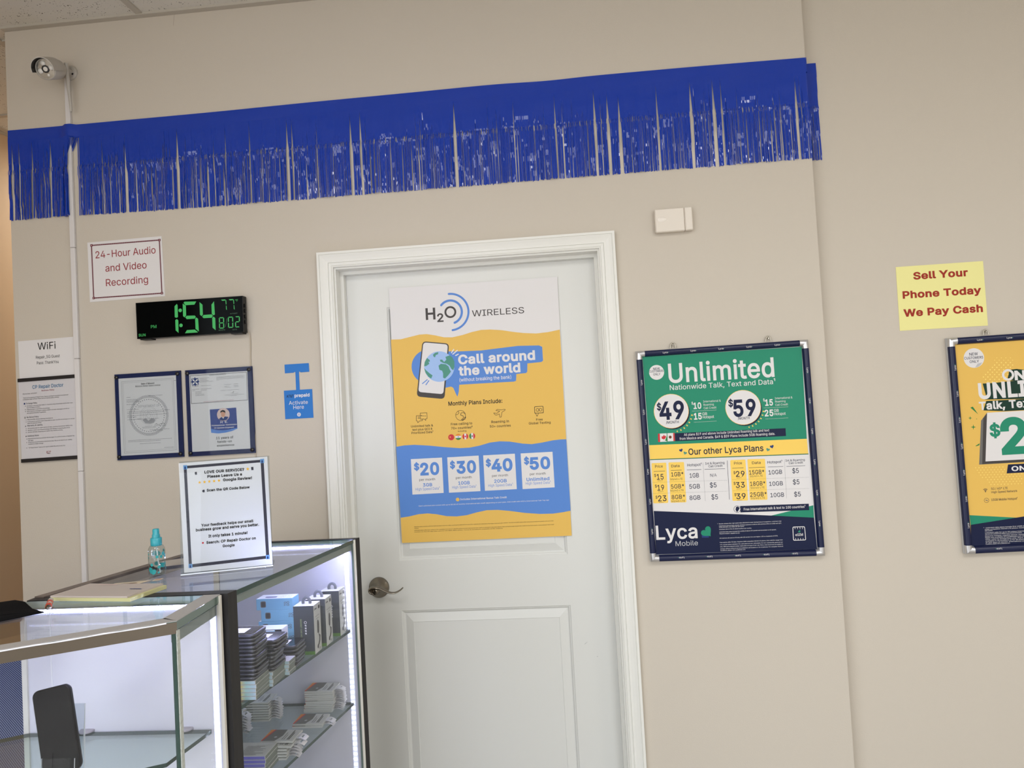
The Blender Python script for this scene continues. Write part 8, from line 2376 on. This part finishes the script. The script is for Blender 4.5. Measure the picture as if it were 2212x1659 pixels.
obj('rear_leg', bent([(bk.y, bk.z), (bk.y + .022, .05), (bk.y + .034, SB - .928 + .0005)], .030, .030, -.040), [ACR, AED], parent=t)
obj('front_leg', bent([(lp.y, lp.z), (lp.y - .004, SB - .928 + .0005)], .034, .034), [ACR, AED], parent=t)

# blue mesh office chair on the staff side
t = thing('office_chair', 'office chair with blue mesh back seen through the corner showcase', 'chair', (-1.45, -.40, 0), math.radians(8))
MESHB = mat('mesh_blue', '#24386f', .5)
def _mesh(m):
    n = m.node_tree; b = n.nodes['Principled BSDF']; tc_ = n.nodes.new('ShaderNodeTexCoord'); mp = n.nodes.new('ShaderNodeMapping'); wv = n.nodes.new('ShaderNodeTexWave'); r = n.nodes.new('ShaderNodeValToRGB')
    mp.inputs['Rotation'].default_value = (0, math.radians(38), 0); wv.bands_direction = 'X'; wv.inputs['Scale'].default_value = 62; n.links.new(tc_.outputs['Object'], mp.inputs[0]); n.links.new(mp.outputs[0], wv.inputs[0])
    e_ = r.color_ramp.elements; e_[0].color = lin('#1b2d63'); e_[0].position = .5; e_[1].color = lin('#8d9ac0'); e_[1].position = .86; n.links.new(wv.outputs[0], r.inputs[0]); n.links.new(r.outputs[0], b.inputs['Base Color'])
_mesh(MESHB); BLKP = mat('black_plastic', '#14141a', .3)
m = MB(); v = []; nx, nz = 14, 12
for k in range(nz + 1):
    for i in range(nx + 1):
        u = i / nx - .5; z = .50 + .375 * k / nz; v.append((u * .46 * (1 - .12 * (k / nz) ** 2), .05 - .10 * (1 - 4 * u * u) * .5 + .03 * math.sin(k / nz * 3), z))
fs = [(k * (nx + 1) + i, k * (nx + 1) + i + 1, (k + 1) * (nx + 1) + i + 1, (k + 1) * (nx + 1) + i) for k in range(nz) for i in range(nx)]
m.add(v, fs, 0, True); m.add([(a, b + .008, c) for a, b, c in v], fs, 0, True); obj('backrest', m, MESHB, parent=t)
top = v[-(nx + 1):]; bot = v[:nx + 1]; lf = [v[k * (nx + 1)] for k in range(nz + 1)]; rt = [v[k * (nx + 1) + nx] for k in range(nz + 1)]
obj('back_frame', MB().tube(lf + top[1:], .013, 10).tube(rt, .013, 10).tube(bot, .013, 10), mat('frame_darkblue', '#161d3a', .35), parent=t)
seat = MB(); ring = round_rect(-.24, .24, -.30, .16, .08, 6); rn = len(ring); sv = []
for ins, z in ((.02, .42), (0, .44), (0, .465), (.03, .485), (.10, .492)): sv += [(x * (1 - ins * 3), -.07 + (y + .07) * (1 - ins * 3), z) for x, y in ring]
seat.add(sv, [(i * rn + k, i * rn + (k + 1) % rn, (i + 1) * rn + (k + 1) % rn, (i + 1) * rn + k) for i in range(4) for k in range(rn)], 0, True); seat.add(sv[-rn:], [tuple(range(rn))]); seat.add(sv[:rn], [tuple(range(rn))[::-1]])
obj('seat', seat, mat('seat_blue', '#1c2440', .7), parent=t)
for sx_ in (-1, 1): obj('armrest', MB().tube([(sx_ * .25, .02, .44), (sx_ * .28, 0, .55), (sx_ * .28, -.02, .66), (sx_ * .275, -.10, .68), (sx_ * .27, -.26, .685)], [.014, .014, .016, .022, .02], 10), BLKP, parent=t)
obj('gas_lift', MB().lathe([(.03, .09), (.03, .25), (.018, .25), (.018, .42)], (0, -.07, 0), 18), BLKP, parent=t)
for k in range(5):
    a = 2 * PI * k / 5 + .3; dx, dy = math.cos(a), math.sin(a); lg = obj('base_leg', MB().tube([(0, -.07, .10), (dx * .15, -.07 + dy * .15, .085), (dx * .29, -.07 + dy * .29, .065)], [.024, .02, .015], 8), BLKP, parent=t)
    obj('caster', MB().lathe([(.0, -.012), (.027, -.012), (.027, .012), (.0, .012)], (dx * .29, -.07 + dy * .29, .0275), 18, ax=(-dy, dx, 0)), BLKP, parent=lg)

# ================================================================ on the showcase tops
ZA = ZT + .0006
# upright sign in an acrylic holder
d = PR['review']; yaw, tilt = math.radians(20), math.radians(9); ex = Vector((math.cos(yaw), math.sin(yaw), 0)); nb = Vector((-math.sin(yaw), math.cos(yaw), 0)); ey = Vector((0, 0, math.cos(tilt))) + nb * math.sin(tilt); nn = ex.cross(ey)
Rm = Matrix(((ex.x, ey.x, nn.x), (ex.y, ey.y, nn.y), (ex.z, ey.z, nn.z)))
t = thing('sign_holder', 'upright review request sign in a clear acrylic holder on the glass counter', 'counter sign'); place(t, d, Rm)
pr = Print().base(d['q'][:4], 'paper').run(d['i']); obj('insert_sheet', pr.mb, pr.mats(), parent=t)
q = d['q']; hb_ = -.1395; tz = .1385; xw = .1075
m = MB(); m.box(-xw, xw, hb_, tz, .0016, .0040, 0); o = obj('front_panel', m, [ACR], parent=t)
obj('back_panel', MB().box(-xw, xw, hb_, tz, -.0040, -.0016, 0), ACR, parent=t)
fm = MB(); a = Vector((0, hb_, 0)); inv = Rm.transposed(); back = inv @ (nb * 1.0); z0 = inv @ Vector((0, 0, 1)); base_w = Vector(d['o']) + Rm @ Vector((0, hb_, 0)); dz = ZA - base_w.z
c0 = a + z0 * dz
pts = [c0 - back * .004, c0 + back * .082]; f4 = []
for p_, s_ in ((pts[0], -1), (pts[0], 1), (pts[1], 1), (pts[1], -1)): f4.append(Vector((s_ * xw, 0, 0)) + p_)
fm.add([*f4, *[p_ + z0 * .0028 for p_ in f4]], [(0, 1, 2, 3), (4, 5, 6, 7), (0, 1, 5, 4), (1, 2, 6, 5), (2, 3, 7, 6), (3, 0, 4, 7)]); obj('foot', fm, [ACR], parent=t)
fm = MB(); fm.box(-xw, xw, hb_ - .0012, hb_ + .0016, -.0042, .0042); obj('bottom_fold', fm, AED, parent=t)
# spray bottle with teal dots
t = thing('spray_bottle', 'small clear spray bottle with teal cap and teal dots on the glass counter', 'spray bottle', (-.690, -.765, ZA))
TEAL = mat('teal_plastic', '#2f9aa6', .3); TEALD = mat('teal_dot', '#2b9a9c', .3); BOT = thin_glass('clear_plastic', '#eef4f4', 1.5, .03, 1.6)
pf = [(.0, .0006), (.016, .0006), (.0192, .004), (.0196, .010), (.0196, .060), (.0188, .0675), (.0155, .0735), (.0125, .0755)]
b = MB().lathe(pf, n=36)
def brad(z): return 1.001 * (.0196 if z < .06 else .0192)
rb_ = random.Random(5)
for k in range(28):
    a, z, r = rb_.uniform(0, 2 * PI), rb_.uniform(.008, .060), rb_.choice((.0026, .0038, .005, .006)); nn_ = 14; R0 = .01972; v = [(R0 * math.cos(a), R0 * math.sin(a), z)] + [(R0 * math.cos(a + r * math.cos(2 * PI * i / nn_) / R0), R0 * math.sin(a + r * math.cos(2 * PI * i / nn_) / R0), z + r * math.sin(2 * PI * i / nn_)) for i in range(nn_)]
    b.add(v, [(0, 1 + i, 1 + (i + 1) % nn_) for i in range(nn_)], 1)
obj('bottle', b, [BOT, TEALD], parent=t)
obj('collar', MB().lathe([(.0128, .0735), (.0132, .075), (.0132, .0925), (.0122, .0935), (.0095, .0935)], n=32), TEAL, parent=t)
obj('spray_head', MB().lathe([(.0095, .093), (.0093, .100), (.0088, .1015), (.0078, .1025), (.0078, .1135), (.0068, .115), (0, .1153)], n=28).tube([(.006, -.002, .109), (.0092, -.004, .109)], .0022, 8), TEAL, parent=t)
obj('dip_tube', MB().tube([(0, 0, .075), (.002, .001, .04), (.006, .003, .006)], .0016, 6), mat('tube_white', '#d8dcdc', .4), parent=t)
# pad of forms
t = thing('receipt_pad', 'thick pad of pale forms with yellow page edges lying on the glass counter', 'notepad', (-.597, -1.0265, ZA))
ang = math.atan2(.0318, -.2024); ux, uy = Vector((math.cos(ang), math.sin(ang), 0)), Vector((math.sin(ang), -math.cos(ang), 0))
if uy.y < 0: uy = -uy
def padq(mb, a0, a1, b0, b1, z0, z1, mi=0, curl=0, nseg=10):
    v = []
    for i in range(nseg + 1):
        for j_ in range(2):
            a = a0 + (a1 - a0) * i / nseg; bq = b0 if j_ == 0 else b1; zc = curl * (.5 + .5 * math.cos(i / nseg * 5.0)) * (.4 if j_ == 0 else 1); P = ux * a + uy * bq
            v += [(P.x, P.y, z0 + (zc * .2 if z0 > .001 else 0)), (P.x, P.y, z1 + zc)]
    f = []
    for i in range(nseg):
        c = 4 * i; f += [(c, c + 4, c + 5, c + 1), (c + 2, c + 3, c + 7, c + 6), (c + 1, c + 5, c + 7, c + 3), (c, c + 2, c + 6, c + 4)]
    f += [(0, 1, 3, 2), (4 * nseg, 4 * nseg + 2, 4 * nseg + 3, 4 * nseg + 1)]; mb.add(v, f, mi); return mb
obj('yellow_sheets', padq(MB(), 0, .206, 0, .112, .0002, .0072, curl=.0010), mat('page_yellow', '#c4c18c', .6), parent=t)
tp = padq(MB(), .008, .207, .001, .111, .0076, .0108, curl=.0014); PRK = mat('form_paper', '#b9aea7', .6); ms = [PRK]
def forms(p):
    for k in range(9): p.line([(12, 18 + k * 9), (190, 18 + k * 9)], .5, 'grey', 0)
    p.text('INVOICE', 20, 58, 92, 6, 'grey', .4, 0) if False else None
    p.line([(24, 60), (52, 60)], 4, 'hnavy', 0); p.line([(120, 96), (168, 96)], 2.4, 'pinkish', 0)
xf = Vector((0, 0, .01265)) + ux * .2 * 0; ms = print_on(tp, ms, forms, tuple(Vector((0, 0, .0128))), tuple(ux), tuple(uy), .0); obj('form_sheets', tp, ms, parent=t)
# flat papers
def flat(name, pts, z, mtl, label, cat, th=.0005, art=None):
    cx, cy = sum(p_[0] for p_ in pts) / len(pts), sum(p_[1] for p_ in pts) / len(pts); m = MB().prism([(x - cx, y - cy) for x, y in pts], 0, th); ms = [mtl]
    if art: ms = print_on(m, ms, art, (0, 0, th), (1, 0, 0), (0, 1, 0))
    o = obj(name, m, ms, loc=(cx, cy, z)); return tag(o, label, cat)
flat('paper_sheet', [(-.801, -.622), (-.700, -.548), (-.62, -.51), (-.60, -.60), (-.655, -.645), (-.742, -.685)], ZT + .0042, mat('paper_grey', '#bdb6ae', .6), 'grey paper sheet lying on the counter behind the spray bottle', 'paper')
flat('business_card', [(-.752, -.842), (-.672, -.818), (-.687, -.868), (-.752, -.889)], ZA, mat('card_tan', '#cdbfa8', .6), 'tan printed card on the glass beside the receipt pad', 'card', art=lambda p: [p.line([(-18, -6), (22, 6)], 5, 'brown', 0), p.line([(-14, 4), (16, 13)], 2.5, 'steel', 0)])
flat('price_sticker', [(-.669, -.808), (-.652, -.803), (-.650, -.823), (-.667, -.828)], ZA, mat('sticker_cream', '#dcc9ae', .6), 'tiny red and cream sticker on the glass below the spray bottle', 'sticker', art=lambda p: [p.line([(-5, 0), (5, 2)], 5, 'sellred', 0)])
# black cloth
m = MB(); rim = [(-.741, -1.0925), (-.745, -1.099), (-.7875, -1.153), (-.90, -1.30), (-1.04, -1.36), (-1.10, -1.22), (-.985, -1.075), (-.905, -1.018), (-.8775, -1.0010), (-.84, -1.020), (-.79, -1.062)]
n = len(rim); c = (-.90, -1.16); v = []; K = 6
for k in range(K + 1):
    s_ = 1 - k / K
    for i, (x, y) in enumerate(rim):
        h_ = .0016 + .0055 * (1 - s_) ** .6 + .0022 * math.sin(i * 1.9 + k) * (1 - s_) + (.005 * (1 if i in (7, 8, 9) else 0) * s_)
        v.append((c[0] + (x - c[0]) * s_, c[1] + (y - c[1]) * s_, ZA + h_ + (.001 if k else 0)))
cl = MB().add(v, [(k * n + i, k * n + (i + 1) % n, (k + 1) * n + (i + 1) % n, (k + 1) * n + i) for k in range(K) for i in range(n)], 0, True); cl.add([(x, y, ZA + .0001) for x, y in rim], [tuple(range(n))]); cl.add([(x, y, ZA + .0001) for x, y in rim] + v[:n], [(i, (i + 1) % n, n + (i + 1) % n, n + i) for i in range(n)])
o = obj('cloth', cl, mat('black_cloth', '#0d0d10', .95, spec=.1, bump=(900, .5, 2)), world=True, loc=(-.9, -1.16, ZA)); tag(o, 'black cloth spread on the corner showcase at the left edge', 'cloth')
# pen seen end-on
t = thing('pen', 'clear and red pen lying beside the black cloth, its metal tip forward', 'pen', (-.745, -1.076, ZA)); dv = Vector((-.40, .62, 0)).normalized(); r0 = .0058; o0 = Vector((0, 0, r0))
obj('barrel', MB().lathe([(r0, .016), (r0, .075), (.004, .082), (0, .083)], o0, 18, ax=dv), mat('pen_clear', '#cfc9c4', .15), parent=t)
obj('grip', MB().lathe([(r0 * .9, .006), (r0 * 1.05, .008), (r0 * 1.05, .024), (r0, .026)], o0, 18, ax=dv), mat('pen_red', '#b8351f', .3), parent=t)
obj('grip', MB().lathe([(r0, .036), (r0 * 1.06, .038), (r0 * 1.06, .054), (r0, .056)], o0, 18, ax=dv), mat('pen_red', '#b8351f', .3), parent=t)
obj('tip', MB().lathe([(.0022, -.004), (.0045, 0), (r0 * .92, .006)], o0, 18, ax=dv), NICK, parent=t)
